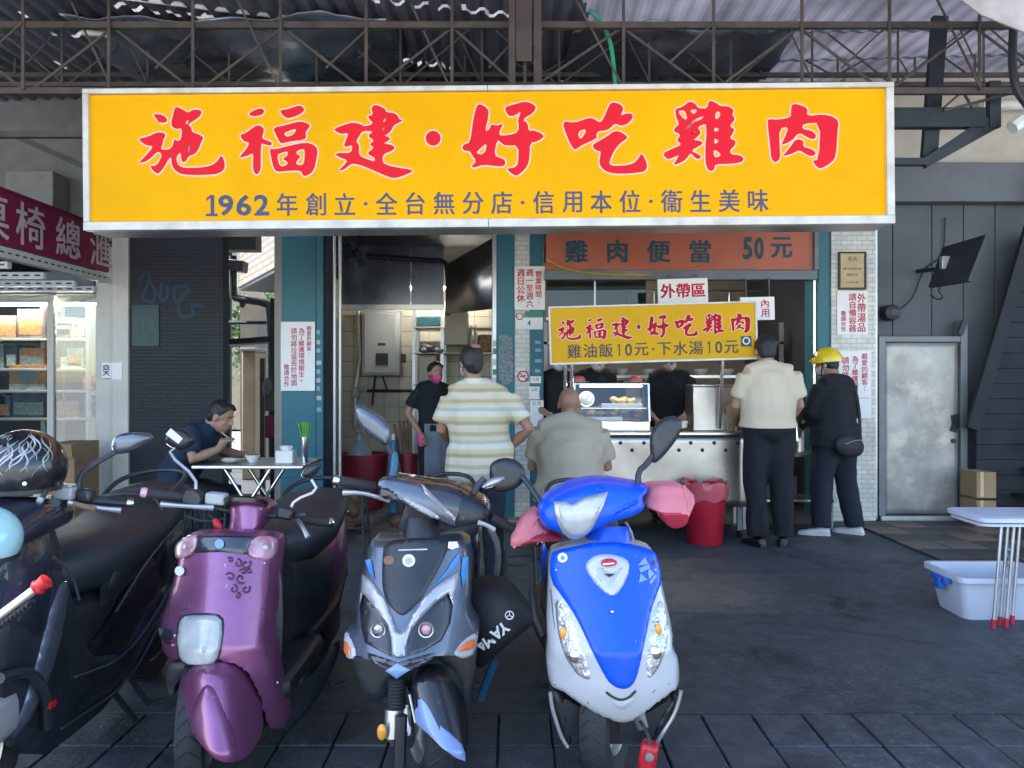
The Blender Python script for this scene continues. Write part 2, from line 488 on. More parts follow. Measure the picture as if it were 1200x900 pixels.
mk('teal_paint', (0.025, 0.15, 0.19), 0.5, var=0.1, scale=3, dirt=0.5, dcol=(0.05, 0.115, 0.13), dscale=3)
mk('column_paint', (0.62, 0.58, 0.50), 0.6, var=0.06, dirt=0.35, dcol=(0.42, 0.38, 0.33), dscale=2)
mk('poster_white', (0.90, 0.86, 0.82), 0.6, spec=.2, var=0.04, dirt=0.2, dcol=(0.55, 0.5, 0.42))
mk('paper_tan', (0.62, 0.46, 0.24), 0.6, var=0.12, dirt=0.3, dcol=(0.75, 0.6, 0.35))
mk('wood_dark', (0.05, 0.028, 0.018), 0.5)
mk('cardboard', (0.34, 0.22, 0.12), 0.85, var=0.1)
mk('maroon_sign', (0.19, 0.010, 0.05), 0.5, var=0.1)
mk('maroon_letter', (0.5, 0.42, 0.44), 0.6)
mk('orange_banner', (0.50, 0.12, 0.055), 0.55, var=0.15, scale=2, dirt=0.55, dcol=(0.28, 0.15, 0.10), dscale=2.5)
mk('hose_yellow', (0.7, 0.48, 0.04), 0.4)
mk('hose_green', (0.04, 0.40, 0.22), 0.4)
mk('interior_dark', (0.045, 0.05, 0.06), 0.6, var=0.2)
mk('graffiti', (0.004, 0.036, 0.07), 0.6)
mk('graffiti_dark', (0.006, 0.007, 0.01), 0.6)
mk('plate_green', (0.006, 0.04, 0.04), 0.45)
mk('concrete', (0.24, 0.23, 0.22), 0.85, var=0.15, dirt=0.3)
mk('leaf', (0.06, 0.13, 0.025), 0.6, var=0.4)
mk('bark', (0.09, 0.06, 0.04), 0.9)
mk_pane('shop_glass', (0.86, 0.92, 0.92), 0.05)
mk_pane('case_glass', (0.94, 0.96, 0.95), 0.03)
mk_pane('lamp_glass', (0.95, 0.96, 0.96), 0.0)
mk_pane('dark_pane', (0.30, 0.34, 0.34), 0.0)
mk('rail_grey', (0.17, 0.19, 0.22), 0.5, var=.15, dirt=.3)
mk('hood_steel', (0.20, 0.22, 0.24), 0.28, metal=0.9, var=.2, scale=2, bump=.1, bscale=5)

def mk_ground(name, lo, hi, pale, joints=0):
    """worn ground: dark oily patches, grey dust, pale scuffs and specks, all in world coordinates"""
    m = mk(name, hi, 0.62, bump=0.5, bscale=45, rvar=0.2, pos=True)
    nt = m.node_tree; n = nt.nodes; l = nt.links; b = n['Principled BSDF']
    P = n.new('ShaderNodeNewGeometry').outputs['Position']
    def noise(sc, det, rough=.6, lo_=.3, hi_=.7, dist=0):
        a = n.new('ShaderNodeTexNoise'); a.inputs['Scale'].default_value = sc; a.inputs['Detail'].default_value = det; a.inputs['Roughness'].default_value = rough; a.inputs['Distortion'].default_value = dist
        l.new(P, a.inputs['Vector']); r = n.new('ShaderNodeMapRange'); r.inputs['From Min'].default_value = lo_; r.inputs['From Max'].default_value = hi_; r.clamp = True
        l.new(a.outputs['Fac'], r.inputs['Value']); return r.outputs[0]
    def mix(f, a, c):
        x = n.new('ShaderNodeMix'); x.data_type = 'RGBA'; l.new(f, x.inputs[0])
        for s_, v in ((6, a), (7, c)):
            if isinstance(v, tuple): x.inputs[s_].default_value = v + (1,)
            else: l.new(v, x.inputs[s_])
        return x.outputs[2]
    def mul(a, c):
        x = n.new('ShaderNodeMath'); x.operation = 'MULTIPLY'; l.new(a, x.inputs[0])
        if isinstance(c, float): x.inputs[1].default_value = c
        else: l.new(c, x.inputs[1])
        return x.outputs[0]
    c = mix(noise(.55, 7, .62, .36, .66, .6), lo, hi)
    c = mix(mul(noise(9, 8, .75, .45, .75), .65), c, tuple(v * 1.75 for v in hi))
    c = mix(mul(noise(1.3, 6, .6, .56, .66, 1.2), .8), c, tuple(v * .45 for v in lo))
    c = mix(mul(mul(noise(34, 6, .75, .56, .68), noise(.9, 4, .6, .42, .62)), .85), c, pale)
    c = mix(mul(noise(130, 2, .5, .70, .76), .8), c, pale)
    l.new(c, b.inputs['Base Color'])
mk_ground('arcade_floor', (0.026, 0.031, 0.038), (0.062, 0.069, 0.078), (0.21, 0.215, 0.22))
mk_ground('paver', (0.030, 0.035, 0.042), (0.070, 0.077, 0.087), (0.22, 0.225, 0.23))

# ------------------------------------------------------------------ ground
def sheet(x0, x1, y0, y1, z): return B().add([(x0, y0, z), (x1, y0, z), (x1, y1, z), (x0, y1, z)], [(0, 1, 2, 3)])
struct('ground', sheet(-400, 400, -400, 400, -0.06), 'street_paving')
struct('arcade_floor', B().box(-9, 9, 3.14, 13.0, -0.05, 0.0), 'arcade_floor')
walk = struct('sidewalk', B().box(-9, 9, 1.0, 3.136, -0.055, -0.022), 'joint')
pw, pd = 0.205, 0.28
pm = B().box(-pw / 2 + .004, pw / 2 - .004, -pd / 2 + .004, pd / 2 - .004, -0.03, 0).mesh('paver', False)
pm.materials.append(MATS['paver'])
rr = random.Random(3)
for j in range(4):
    for i in range(-13, 14):
        o = bpy.data.objects.new('paver', pm); COL.objects.link(o); o.parent = walk
        o.location = (i * pw + 0.05, 3.132 - pd * (j + .5), rr.uniform(-0.004, 0.002)); o.rotation_euler = (rr.uniform(-.008, .008), rr.uniform(-.008, .008), rr.uniform(-.006, .006))
        bevel(o, 0.004, 1)
tiles = struct('tiled_floor', B().box(3.2, 7.0, 4.6, 7.55, -0.04, 0.006), 'joint')
tm = [B().box(-.146, .146, -.146, .146, -.012, 0).mesh('floor_tile', False) for _ in range(2)]
tm[0].materials.append(MATS['tile_brown']); tm[1].materials.append(MATS['tile_brown_dark'])
for i in range(12):
    for j in range(9):
        o = bpy.data.objects.new('floor_tile', tm[0 if rr.random() < .4 else 1]); COL.objects.link(o); o.parent = tiles
        o.location = (3.355 + i * .3, 4.76 + j * .3, 0.016 + rr.uniform(-.001, .001))

# ------------------------------------------------------------------ canopy roof and trusses
def mk_translucent(name, dcol, tcol):
    m = bpy.data.materials.new(name); m.use_nodes = True; nt = m.node_tree; n = nt.nodes; l = nt.links
    for x in list(n): n.remove(x)
    o = n.new('ShaderNodeOutputMaterial'); a = n.new('ShaderNodeBsdfDiffuse'); t = n.new('ShaderNodeBsdfTranslucent'); ad = n.new('ShaderNodeAddShader')
    tc = n.new('ShaderNodeTexCoord'); nz = n.new('ShaderNodeTexNoise'); nz.inputs['Scale'].default_value = 1.6; nz.inputs['Detail'].default_value = 8
    mr = n.new('ShaderNodeValToRGB'); mr.color_ramp.elements[0].position = .3; mr.color_ramp.elements[0].color = tuple(c * .35 for c in tcol) + (1,); mr.color_ramp.elements[1].position = .75; mr.color_ramp.elements[1].color = tuple(tcol) + (1,)
    l.new(tc.outputs['Object'], nz.inputs['Vector']); l.new(nz.outputs['Fac'], mr.inputs[0]); l.new(mr.outputs[0], t.inputs[0]); a.inputs[0].default_value = tuple(dcol) + (1,)
    l.new(a.outputs[0], ad.inputs[0]); l.new(t.outputs[0], ad.inputs[1]); l.new(ad.outputs[0], o.inputs[0]); MATS[name] = m
mk_translucent('roof_plastic', (.12, .12, .14), (.055, .055, .068))
mk_translucent('roof_gap_strip', (.3, .3, .3), (.13, .13, .13))  # bright strips stand in for gaps of daylight between the sheets
def roof():
    """corrugated sheets: metal, worn translucent plastic on the right, and narrow translucent strips imitating daylight gaps"""
    x0, x1, y0, y1 = -9.0, 9.0, 1.9, 8.6
    nx, ny = 480, 130; vs = []; mats = []; fs = []
    seg = []
    for a, c in (((60, 34), (160, 43)), ((178, 46), (330, 64)), ((362, 66), (402, 68)), ((137, 2), (260, 22)), ((433, 2), (597, 22)), ((470, 74), (530, 79)), ((205, 62), (255, 66)), ((20, 10), (45, 22)), ((62, 70), (95, 88))):
        P = []
        for px, py in (a, c):
            d = 3.0 * F / (HZ - py); P.append(((px - CXP) * d / F, d))
        seg.append(P)
    for j in range(ny + 1):
        y = y0 + (y1 - y0) * j / ny
        for i in range(nx + 1):
            x = x0 + (x1 - x0) * i / nx
            vs.append((x, y, 4.36 + (0.016 if x < .6 else .007) * (1 if (i % 4) in (1, 2) else -1) + 0.03 * math.sin(x * 0.9 + y * 1.3)))
    for j in range(ny):
        for i in range(nx):
            k = j * (nx + 1) + i; fs.append((k, k + 1, k + nx + 2, k + nx + 1))
            x = x0 + (x1 - x0) * (i + .5) / nx; y = y0 + (y1 - y0) * (j + .5) / ny; m = 0
            if x > 0.55 + .12 * math.sin(y * 2.1): m = 1
            else:
                for (ax, ay), (bx, by) in seg:
                    t = ((x - ax) * (bx - ax) + (y - ay) * (by - ay)) / ((bx - ax) ** 2 + (by - ay) ** 2)
                    if 0 <= t <= 1 and math.hypot(ax + t * (bx - ax) - x, ay + t * (by - ay) - y) < .02 + .012 * math.sin(t * 40): m = 2
            mats.append(m)
    me = bpy.data.meshes.new('canopy_roof'); me.from_pydata(vs, [], fs)
    for m in ('roof_sheet', 'roof_plastic', 'roof_gap_strip'): me.materials.append(MATS[m])
    me.polygons.foreach_set('material_index', mats)
    return me
rf = single('canopy_roof', roof(), 'roof_sheet', 'dark corrugated canopy roof above the yellow signboard, paler plastic sheets at right', 'roof', smooth=False)

def truss(y, px_posts, lo, hi, label, w=0.032, x0=-40, x1=1240, seed=1):
    T = Thing('roof_truss', label, 'truss', (0, y, WZ(lo, y)))
    rg = random.Random(seed)
    zl, zh = WZ(lo, y), WZ(hi, y)
    T.add('chord', B().bar((WX(x0, y), y, zl), (WX(x1, y), y, zl), w * 1.5, w * 1.3), 'rust_steel')
    T.add('chord', B().bar((WX(x0, y), y, zh), (WX(x1, y), y, zh), w * 1.5, w * 1.3), 'rust_steel')
    for i, p in enumerate(px_posts):
        x = WX(p, y)
        T.add('post', B().bar((x, y - .032, zl), (x, y - .032, zh + 0.35), w * .75, w * .3), 'rust_steel')
        if i + 1 < len(px_posts):
            x2 = WX(px_posts[i + 1], y)
            a, c = ((x, zl), (x2, zh)) if i % 2 else ((x, zh), (x2, zl))
            T.add('brace', B().bar((a[0], y + .033, a[1]), (c[0], y + .033, c[1]), w * .62, w * .3), 'rust_steel')
            if rg.random() < .85:
                ym = y + .048 if rg.random() < .5 else y - .05
                T.add('brace', B().bar((c[0], ym, a[1]), ((a[0] + c[0]) / 2, ym, c[1] + .2), w * .5, w * .25), 'rust_steel')
    return T
truss(5.98, [-70, 30, 130, 228, 330, 430, 530, 615, 730, 835, 938, 1040, 1145, 1250], 107, 30, 'rusty brown steel truss directly behind the top of the yellow signboard')
truss(6.55, [-20, 75, 175, 270, 372, 470, 565, 655, 760, 855, 950, 1050, 1150, 1240], 99, 20, 'middle rusty truss between the front and rear trusses', w=0.024, seed=9)
truss(7.15, [20, 108, 195, 285, 370, 458, 545, 630, 715, 800, 890, 980, 1070, 1140], 88, 38, 'thinner rusty truss farther back under the canopy roof', w=0.026, seed=5)
def solo(name, pts, mat, label, cat, w=.06, h=.05, tube=0, smooth=0):
    b = B()
    if tube: b.tube(pts, tube, 8, smooth=smooth)
    else:
        for a, c in zip(pts, pts[1:]): b.bar(a, c, w, h)
    return single(name, b, mat, label, cat)
solo('steel_column', [W(600, 108, 5.9), W(600, -25, 5.9)], 'rust_steel', 'left rusty upright of the post pair above the middle of the signboard', 'column', .05, .05)
solo('steel_column', [W(630, 108, 5.9), W(630, -25, 5.9)], 'rust_steel', 'right rusty upright of the post pair above the middle of the signboard', 'column', .06, .05)
solo('steel_plate', [W(614, 72, 5.89), W(614, -25, 5.89)], 'rust_steel', 'brown plate between the two uprights above the signboard', 'plate', .12, .02)
solo('green_hose', [W(690, 12, 6.15), W(700, 20, 6.12), W(712, 38, 6.1), W(718, 62, 6.1), W(722, 112, 6.1)], 'hose_green', 'green hose hanging from the roof above the signboard', 'hose', tube=.017, smooth=2)
solo('roof_batten', [W(-20, 158, 6.4), W(330, 158, 6.4)], 'rust_steel', 'brown batten left of the yellow signboard', 'beam', .05, .05)
solo('roof_batten', [W(20, 160, 6.9), W(150, 218, 6.9)], 'rust_steel', 'sloping batten above the maroon shop sign', 'beam', .05, .05)
for k, (a, c, lab) in enumerate([((95, 38, 6.3), (470, 66, 7.6), 'long white rod imitating a daylight streak under the roof at upper left'), ((140, -4, 5.95), (420, 30, 6.6), 'white rod imitating a daylight streak nearest the front under the left roof'),
                                 ((60, 66, 7.2), (240, 72, 7.4), 'short pale rod imitating a daylight streak deep under the left roof'), ((470, 70, 7.5), (560, 76, 7.6), 'short pale rod imitating a daylight streak left of the rusty uprights')]):
    solo('conduit', [W(*a), W(*c)], 'streak_pipe_white', lab, 'conduit', tube=.022)  # white tubes added to imitate bright streaks of daylight in the roof
# crumpled insulation sheet hung under the left roof
def crumple(x0, x1, y0, y1, z, seed, amp=.06):
    rg = np.random.default_rng(seed); nx, ny = 40, 16; vs = []; fs = []
    ph = rg.uniform(0, 6.3, 8)
    for j in range(ny + 1):
        for i in range(nx + 1):
            u, v = i / nx, j / ny
            zz = z + amp * (math.sin(9 * u + 5 * v + ph[0]) * .5 + math.sin(23 * u - 8 * v + ph[1]) * .3 + abs(math.sin(14 * v + 6 * u + ph[2])) * .6) - .10 * math.sin(math.pi * u) * math.sin(math.pi * v) + rg.normal(0, .004)
            vs.append((x0 + (x1 - x0) * u, y0 + (y1 - y0) * v, zz))
    for j in range(ny):
        for i in range(nx):
            a = j * (nx + 1) + i; fs.append((a, a + 1, a + nx + 2, a + nx + 1))
    return B().add(vs, fs)
mk('foil', (0.22, 0.25, 0.30), 0.28, metal=0.7, var=0.2, scale=3, bump=0.5, bscale=7)
for x0, x1, y0, y1, z, lab in [(-3.6, -1.0, 6.1, 7.6, 4.22, 'crumpled grey foil insulation sagging under the upper left roof'),
                               (0.5, 2.4, 6.3, 7.7, 4.25, 'crumpled grey foil insulation right of the rusty uprights')]:
    o = single('insulation_sheet', crumple(x0, x1, y0, y1, z, int(abs(x0) * 10)), 'foil', lab, 'insulation'); mm = o.modifiers.new('s', 'SOLIDIFY'); mm.thickness = .01

# right side bracket and beams
T = Thing('steel_bracket', 'black steel gusset bracket right of the yellow signboard', 'bracket', W(1110, 190, 6.2))
yb = 6.2
T.add('beam', B().bar(W(1045, 139, yb), W(1152, 139, yb), .155, .08), 'black_steel')
T.add('post', B().bar(W(1164, 96, yb), W(1164, 150, yb), .09, .06), 'black_steel')
T.add('post', B().bar(W(1101, 20, yb + .07), W(1088, 190, yb + .07), .12, .05), 'black_steel')
T.add('brace', B().prism([(W(*p, yb).x, W(*p, yb).z) for p in [(1085, 197), (1171, 149), (1166, 136), (1150, 140), (1118, 162), (1080, 187)]], yb - .02, yb + .03), 'black_steel')
T.add('foot', B().bar(W(1040, 190, yb), W(1088, 190, yb), .055, .06), 'black_steel')
T.add('rod', B().bar(W(1106, 130, yb - .05), W(1205, 104, yb - .05), .02, .02), 'rust_steel')
T.add('rod', B().bar(W(1106, 126, yb - .05), W(1128, 107, yb - .05), .016, .016), 'rust_steel')
T.add('rod', B().bar(W(1140, 127, yb - .05), W(1128, 107, yb - .05), .016, .016), 'rust_steel')
solo('white_pipe', [W(1186, 150, 6.0), W(1215, 128, 6.0)], 'streak_pipe_white', 'stub of thick white pipe at the upper right edge', 'pipe', tube=.055)
solo('black_hose', [W(1195, -10, 5.8), W(1186, 40, 5.8), W(1187, 100, 5.8), W(1205, 125, 5.8)], 'black_steel', 'black hose hanging at the upper right edge', 'hose', tube=.03, smooth=2)
aw = B().add([W(1090, -30, 5.3), W(1260, -60, 5.3), W(1260, 62, 5.2), W(1150, 16, 5.2)], [(0, 1, 2, 3)])
mk('awning_pale', (0.55, 0.53, 0.56), 0.6)
o = single('awning_sheet', aw, 'awning_pale', 'pale awning sheet corner at the top right of the view', 'awning'); o.modifiers.new('s', 'SOLIDIFY').thickness = .015

# ------------------------------------------------------------------ right hand building
YR = 7.55
T = Thing('right_wall', 'dark panelled wall behind the metal door and the wall monitor', 'wall', (4.6, YR, 0))
zt = WZ(240, YR)
T.add('backing', B().box(3.52, 9, YR + .03, YR + .2, 0, zt), 'panel_back')
xs = [WX(p, YR) for p in (1026, 1046, 1092, 1129, 1166, 1215, 1270, 1330, 1400)]
for a, c in zip(xs, xs[1:]):
    T.add('panel', B().box(a + .004, c - .004, YR, YR + .028, 0.0, zt), 'dark_panel', bev=.003)
T.add('beam', B().box(3.3, 9, YR - .14, YR + .2, zt, WZ(190, YR - .14)), 'grey_band', bev=.01)
T.add('upper_wall', B().box(3.3, 9, YR + .05, YR + .25, WZ(190, YR - .14) + .002, 4.6), 'beige_wall')
single('wall_duct', B().tube([W(1150, 124, 7.5), W(1230, 122, 7.5)], .05, 10), 'streak_pipe_white', 'pale horizontal duct on the beige wall at upper right', 'duct')

def stairs():
    T = Thing('staircase', 'dark boarded staircase rising at the right edge', 'staircase', (5.6, 6.9, 0))
    yb = 7.3
    b0 = W(1142, 490, yb); b1 = W(1226, 190, yb)
    n = 19
    for i in range(n):
        z0 = 0.02 + i * 0.145; z1 = z0 + 0.143
        xl = b0.x + (b1.x - b0.x) * max(0, (z1 - b0.z)) / (b1.z - b0.z) if z1 > b0.z else b0.x + .02
        T.add('board', B().box(max(xl, b0.x + .02), 7.2, yb, yb + .04, z0, z1), 'dark_stair', bev=.004)
    T.add('stringer', B().bar((b0.x - .04, yb - .03, b0.z - .1), (b1.x + .05, yb - .03, b1.z + .1), .12, .05), 'dark_stair')
    for i in range(8):
        z = .25 + i * .24; x = b0.x + .35 + i * .085
        T.add('tread', B().box(x, 7.2, 6.75, yb, z, z + .04), 'dark_stair')
stairs()
# metal door
YD = 7.42
T = Thing('metal_door', 'dented galvanised metal door in a grey frame on the right', 'door', (WX(1081, YD), YD, 0))
fx0, fx1, fz = WX(1030, YD), WX(1134, YD), WZ(394, YD)
T.add('door_frame', B().box(fx0, WX(1038, YD), YD, YD + .12, 0, fz), 'door_frame_grey', bev=.004)
T.add('door_frame', B().box(WX(1126, YD), fx1, YD - .003, YD + .12, 0, WZ(376, YD)), 'door_frame_grey', bev=.004)
T.add('door_frame', B().box(WX(1038, YD), WX(1126, YD), YD + .002, YD + .12, fz - .055, fz), 'door_frame_grey', bev=.004)
T.add('sill', B().box(fx0, fx1, YD - .05, YD + .12, .002, .05), 'alu', bev=.004)
def dent_leaf():
    x0, x1, z0, z1 = WX(1039, YD), WX(1125, YD), .058, fz - .06
    nx, nz = 14, 30; vs = []; fs = []; rg = random.Random(2)
    for j in range(nz + 1):
        for i in range(nx + 1):
            u, v = i / nx, j / nz
            d = .006 * math.sin(7 * u + 9 * v) * math.sin(math.pi * u) + rg.gauss(0, .0008) * (0 < i < nx)
            vs.append((x0 + (x1 - x0) * u, YD + .03 + d, z0 + (z1 - z0) * v))
    for j in range(nz):
        for i in range(nx):
            a = j * (nx + 1) + i; fs.append((a, a + 1, a + nx + 2, a + nx + 1))
    return B().add(vs, fs)
mk('door_leaf', (0.40, 0.375, 0.34), 0.45, metal=0.35, var=0.25, scale=2.2, dirt=0.95, dcol=(0.66, 0.60, 0.51), dscale=2.8, bump=0.35, bscale=9)
lf = T.add('door_leaf', dent_leaf(), 'door_leaf'); lf.modifiers.new('s', 'SOLIDIFY').thickness = -.03
T.add('lock_plate', B().prism([(W(px, py, YD).x, W(px, py, YD).z) for px, py in [(1116, 487), (1124, 485), (1124, 500), (1122, 507), (1115, 505), (1117, 497)]], YD + .008, YD + .032), 'black_steel', lf)
T.add('keyhole', B().lathe([(.022, YD + .01), (.022, YD + .03)], (WX(1119, YD), 0, WZ(517, YD)), 'Y', 12), 'black_steel', lf)
T.add('bracket', B().bar(W(1125, 392, YD - .02), W(1131, 376, YD - .02), .05, .02), 'black_steel')
# monitor on the right wall
T = Thing('wall_monitor', 'tilted flat monitor on a bracket above the metal door', 'monitor', W(1124, 340, 7.3))
A_, B_, C_, D_ = W(1091, 338, 7.25), W(1138, 331, 6.75), W(1159, 276, 6.75), W(1108, 291, 7.25)
nrm = (B_ - A_).cross(D_ - A_).normalized() * .035
T.add('screen_body', B().loft([[A_, B_, C_, D_], [p + nrm for p in (A_, B_, C_, D_)]]), 'black_steel', bev=.006)
T.add('arm', B().tube([W(1100, 315, 7.3), W(1075, 318, 7.54)], .02), 'black_steel')
T.add('mount', B().obox(W(1110, 308, 7.12), (.12, .05, .12)), 'galv', bev=.005)
T.add('cable', B().tube([W(1108, 330, 7.2), W(1098, 340, 7.3), W(1106, 348, 7.3), W(1100, 352, 7.4), W(1090, 346, 7.5)], .006, 6, smooth=2), 'black_steel')
T = Thing('wall_speaker', 'small round black device wired beside the monitor', 'speaker', W(1046, 372, 7.5))
T.add('housing', B().lathe([(.03, 7.38), (.075, 7.40), (.08, 7.5), (.06, 7.55)], (WX(1047, 7.4), 0, WZ(366, 7.4)), 'Y', 18), 'black_steel')
T.add('cone', B().lathe([(.012, 7.372), (.035, 7.379), (.035, 7.39)], (WX(1047, 7.4), 0, WZ(366, 7.4)), 'Y', 14), 'rust_steel')
T.add('cable', B().tube([W(1055, 362, 7.45), W(1070, 350, 7.5), W(1080, 320, 7.53), W(1092, 308, 7.53), W(1106, 302, 7.53), W(1108, 255, 7.53)], .007, 6, smooth=2), 'black_steel')
T.add('arm', B().tube([W(1046, 362, 7.5), W(1032, 360, 7.54)], .015), 'black_steel')
T = None
for k, (z0, lab) in enumerate([(0.002, 'lower tan carton beside the metal door'), (.262, 'upper tan carton beside the metal door')]):
    T = Thing('cardboard_box', lab, 'box', (WX(1144, 7.1), 7.1, z0), group='cartons by the metal door')
    x0, x1 = WX(1137, 7.1), WX(1152, 7.1) + .06
    bx_ = T.add('carton', B().box(x0, x1, 7.0, 7.26, z0 + .018, z0 + .255), 'cardboard', bev=.004)
    T.add('tape', B().box(x0 + .03, x0 + .06, 6.996, 7.262, z0 + .03, z0 + .258), 'paper_tan', bx_)
# ------------------------------------------------------------------ brush characters (outlines in ninths of a photo pixel)
BRUSH = [
 (155, 115, [[(225,170),(290,168),(340,185),(375,225),(360,255),(310,262),(285,245),(270,262),(275,235),(245,205)],
  [(65,430),(170,405),(250,365),(300,358),(345,372),(352,395),(328,440),(322,480),(298,540),(375,548),(415,520),(432,490),(440,432),(485,455),(520,425),(527,312),(470,328),(425,305),(412,265),(430,190),(455,88),(520,108),(592,158),(640,120),(715,122),(740,152),(700,210),(620,255),(590,285),(625,305),(632,360),(700,378),(755,415),(725,470),(700,540),(660,590),(595,610),(570,660),(540,678),(515,655),(512,565),(470,610),(465,660),(490,710),(540,735),(700,735),(820,715),(880,680),(915,640),(930,600),(965,640),(978,720),(950,775),(870,805),(700,812),(540,808),(470,780),(425,730),(410,660),(412,600),(385,640),(340,720),(290,785),(262,798),(215,765),(185,710),(240,715),(275,685),(310,610),(300,575),(262,565),(200,630),(130,675),(65,682),(120,630),(185,560),(222,505),(160,500),(110,475)],
  [(580,232),(600,235),(585,275),(562,270)],[(600,500),(615,500),(605,560),(585,565)]]),
 (270, 115, [[(195,165),(240,135),(300,108),(345,112),(362,135),(345,170),(290,188),(220,188)],
  [(105,385),(170,365),(240,310),(295,280),(350,310),(355,345),(335,410),(345,430),(400,450),(440,470),(435,495),(400,500),(345,480),(325,480),(320,600),(320,740),(300,790),(272,808),(245,780),(235,720),(243,570),(180,610),(90,628),(130,580),(180,520),(200,465),(150,460),(115,420)],
  [(530,125),(600,118),(680,90),(740,75),(780,105),(780,140),(720,180),(620,215),(570,195),(540,160)],
  [(450,312),(580,285),(740,240),(830,270),(842,300),(800,350),(795,380),(803,405),(780,440),(640,455),(540,480),(515,455),(480,380)],[(565,370),(620,345),(695,320),(690,350),(660,390),(590,410)],
  [(410,530),(480,540),(600,505),(800,465),(880,490),(925,540),(905,650),(885,750),(840,800),(780,828),(755,800),(740,765),(620,765),(490,780),(455,740),(430,640)],
  [(490,600),(540,575),(605,560),(605,605),(545,640),(600,670),(605,700),(520,730)],[(700,555),(780,530),(785,600),(770,710),(690,700),(700,660),(745,610),(695,590)]]),
 (380, 115, [[(100,325),(200,285),(300,255),(380,270),(430,300),(525,268),(480,225),(460,190),(520,175),(500,100),(540,65),(640,105),(660,150),(740,155),(780,185),(790,220),(835,235),(790,260),(740,280),(710,340),(680,375),(620,395),(690,410),(695,440),(615,480),(700,488),(750,515),(720,555),(620,590),(615,680),(660,705),(760,730),(950,758),(880,800),(770,840),(700,842),(580,790),(420,720),(320,690),(270,700),(210,755),(145,765),(200,715),(250,655),(160,625),(110,590),(160,575),(285,580),(300,490),(240,515),(205,505),(230,440),(260,365),(180,378),(130,355)],
  [(405,345),(525,350),(455,395),(530,445),(475,490),(530,520),(445,585),(535,630),(530,670),(440,640),(365,605),(370,490),(335,460),(370,400)],
  [(640,210),(658,215),(640,255),(620,250)],[(625,305),(640,310),(625,340),(610,335)]]),
 (500, 110, [[(70 + 81*math.cos(a*.5236), 468 + 81*math.sin(a*.5236)) for a in range(12)]]),
 (530, 110, [[(265,120),(305,105),(380,155),(390,220),(345,400),(400,370),(410,320),(480,335),(545,312),(510,370),(490,440),(600,435),(700,405),(705,300),(690,290),(735,175),(680,220),(620,240),(580,210),(555,140),(640,115),(770,78),(850,100),(890,140),(860,200),(740,270),(800,310),(808,395),(860,382),(960,425),(965,460),(900,500),(820,520),(818,640),(800,750),(740,820),(680,868),(620,840),(570,785),(650,780),(695,740),(700,540),(560,548),(510,510),(475,480),(440,650),(520,680),(560,700),(555,760),(470,765),(330,745),(230,780),(198,765),(255,710),(210,650),(185,600),(130,603),(100,565),(130,530),(190,510),(215,330),(240,200)],[(370,515),(340,640),(245,630),(300,570)]]),
 (650, 110, [[(80,285),(215,305),(300,275),(370,250),(430,270),(480,305),(520,260),(565,150),(600,90),(670,95),(720,130),(730,170),(690,235),(770,200),(830,215),(825,260),(770,320),(700,338),(640,310),(580,370),(520,390),(470,390),(440,430),(450,465),(380,500),(280,545),(220,590),(190,570),(130,450)],[(245,400),(335,365),(320,430),(265,485)],
  [(390,545),(470,495),(560,445),(620,395),(690,392),(770,450),(760,475),(690,520),(620,610),(575,720),(590,755),(700,760),(820,740),(880,690),(918,615),(980,745),(960,810),(900,830),(700,845),(560,830),(490,780),(470,720),(480,650),(490,605),(440,600)]]),
 (765, 110, [[(245,160),(330,130),(380,85),(430,85),(470,125),(480,150),(580,155),(595,70),(660,85),(715,130),(800,128),(860,170),(840,220),(875,265),(810,340),(865,370),(850,410),(810,470),(880,495),(865,550),(815,590),(825,640),(920,645),(965,685),(930,725),(820,738),(660,740),(645,800),(610,820),(565,780),(550,650),(575,320),(525,325),(475,355),(510,400),(490,440),(420,490),(500,490),(530,525),(490,550),(400,600),(480,635),(515,660),(480,692),(440,670),(400,620),(350,690),(290,730),(215,750),(240,710),(285,635),(200,680),(150,690),(100,630),(200,580),(310,535),(250,490),(300,430),(220,395),(240,350),(285,320),(250,250),(240,180)],
  [(265,178),(340,172),(360,230),(370,262),(330,270)],[(395,175),(430,165),(480,165),(435,220)],[(345,370),(440,270),(545,230),(525,265),(430,300),(380,360)],[(445,390),(440,415),(400,425)],[(660,260),(665,200),(700,180),(720,220),(690,265)],[(650,350),(715,375),(650,405)],[(650,465),(705,495),(650,535)],[(640,580),(720,630),(700,665),(645,668)]]),
 (880, 110, [[(175,280),(200,265),(280,272),(425,250),(425,180),(440,100),(540,120),(605,155),(590,235),(770,215),(870,240),(930,285),(915,400),(900,640),(860,720),(730,795),(690,765),(645,705),(715,695),(740,305),(560,310),(540,370),(640,385),(690,430),(685,465),(650,480),(600,460),(510,405),(430,500),(320,540),(350,480),(405,345),(300,365),(305,560),(310,680),(260,728),(215,690),(205,560)],
  [(480,470),(560,495),(550,560),(640,580),(690,620),(660,658),(600,650),(510,590),(440,630),(330,660),(400,580)]]),
]
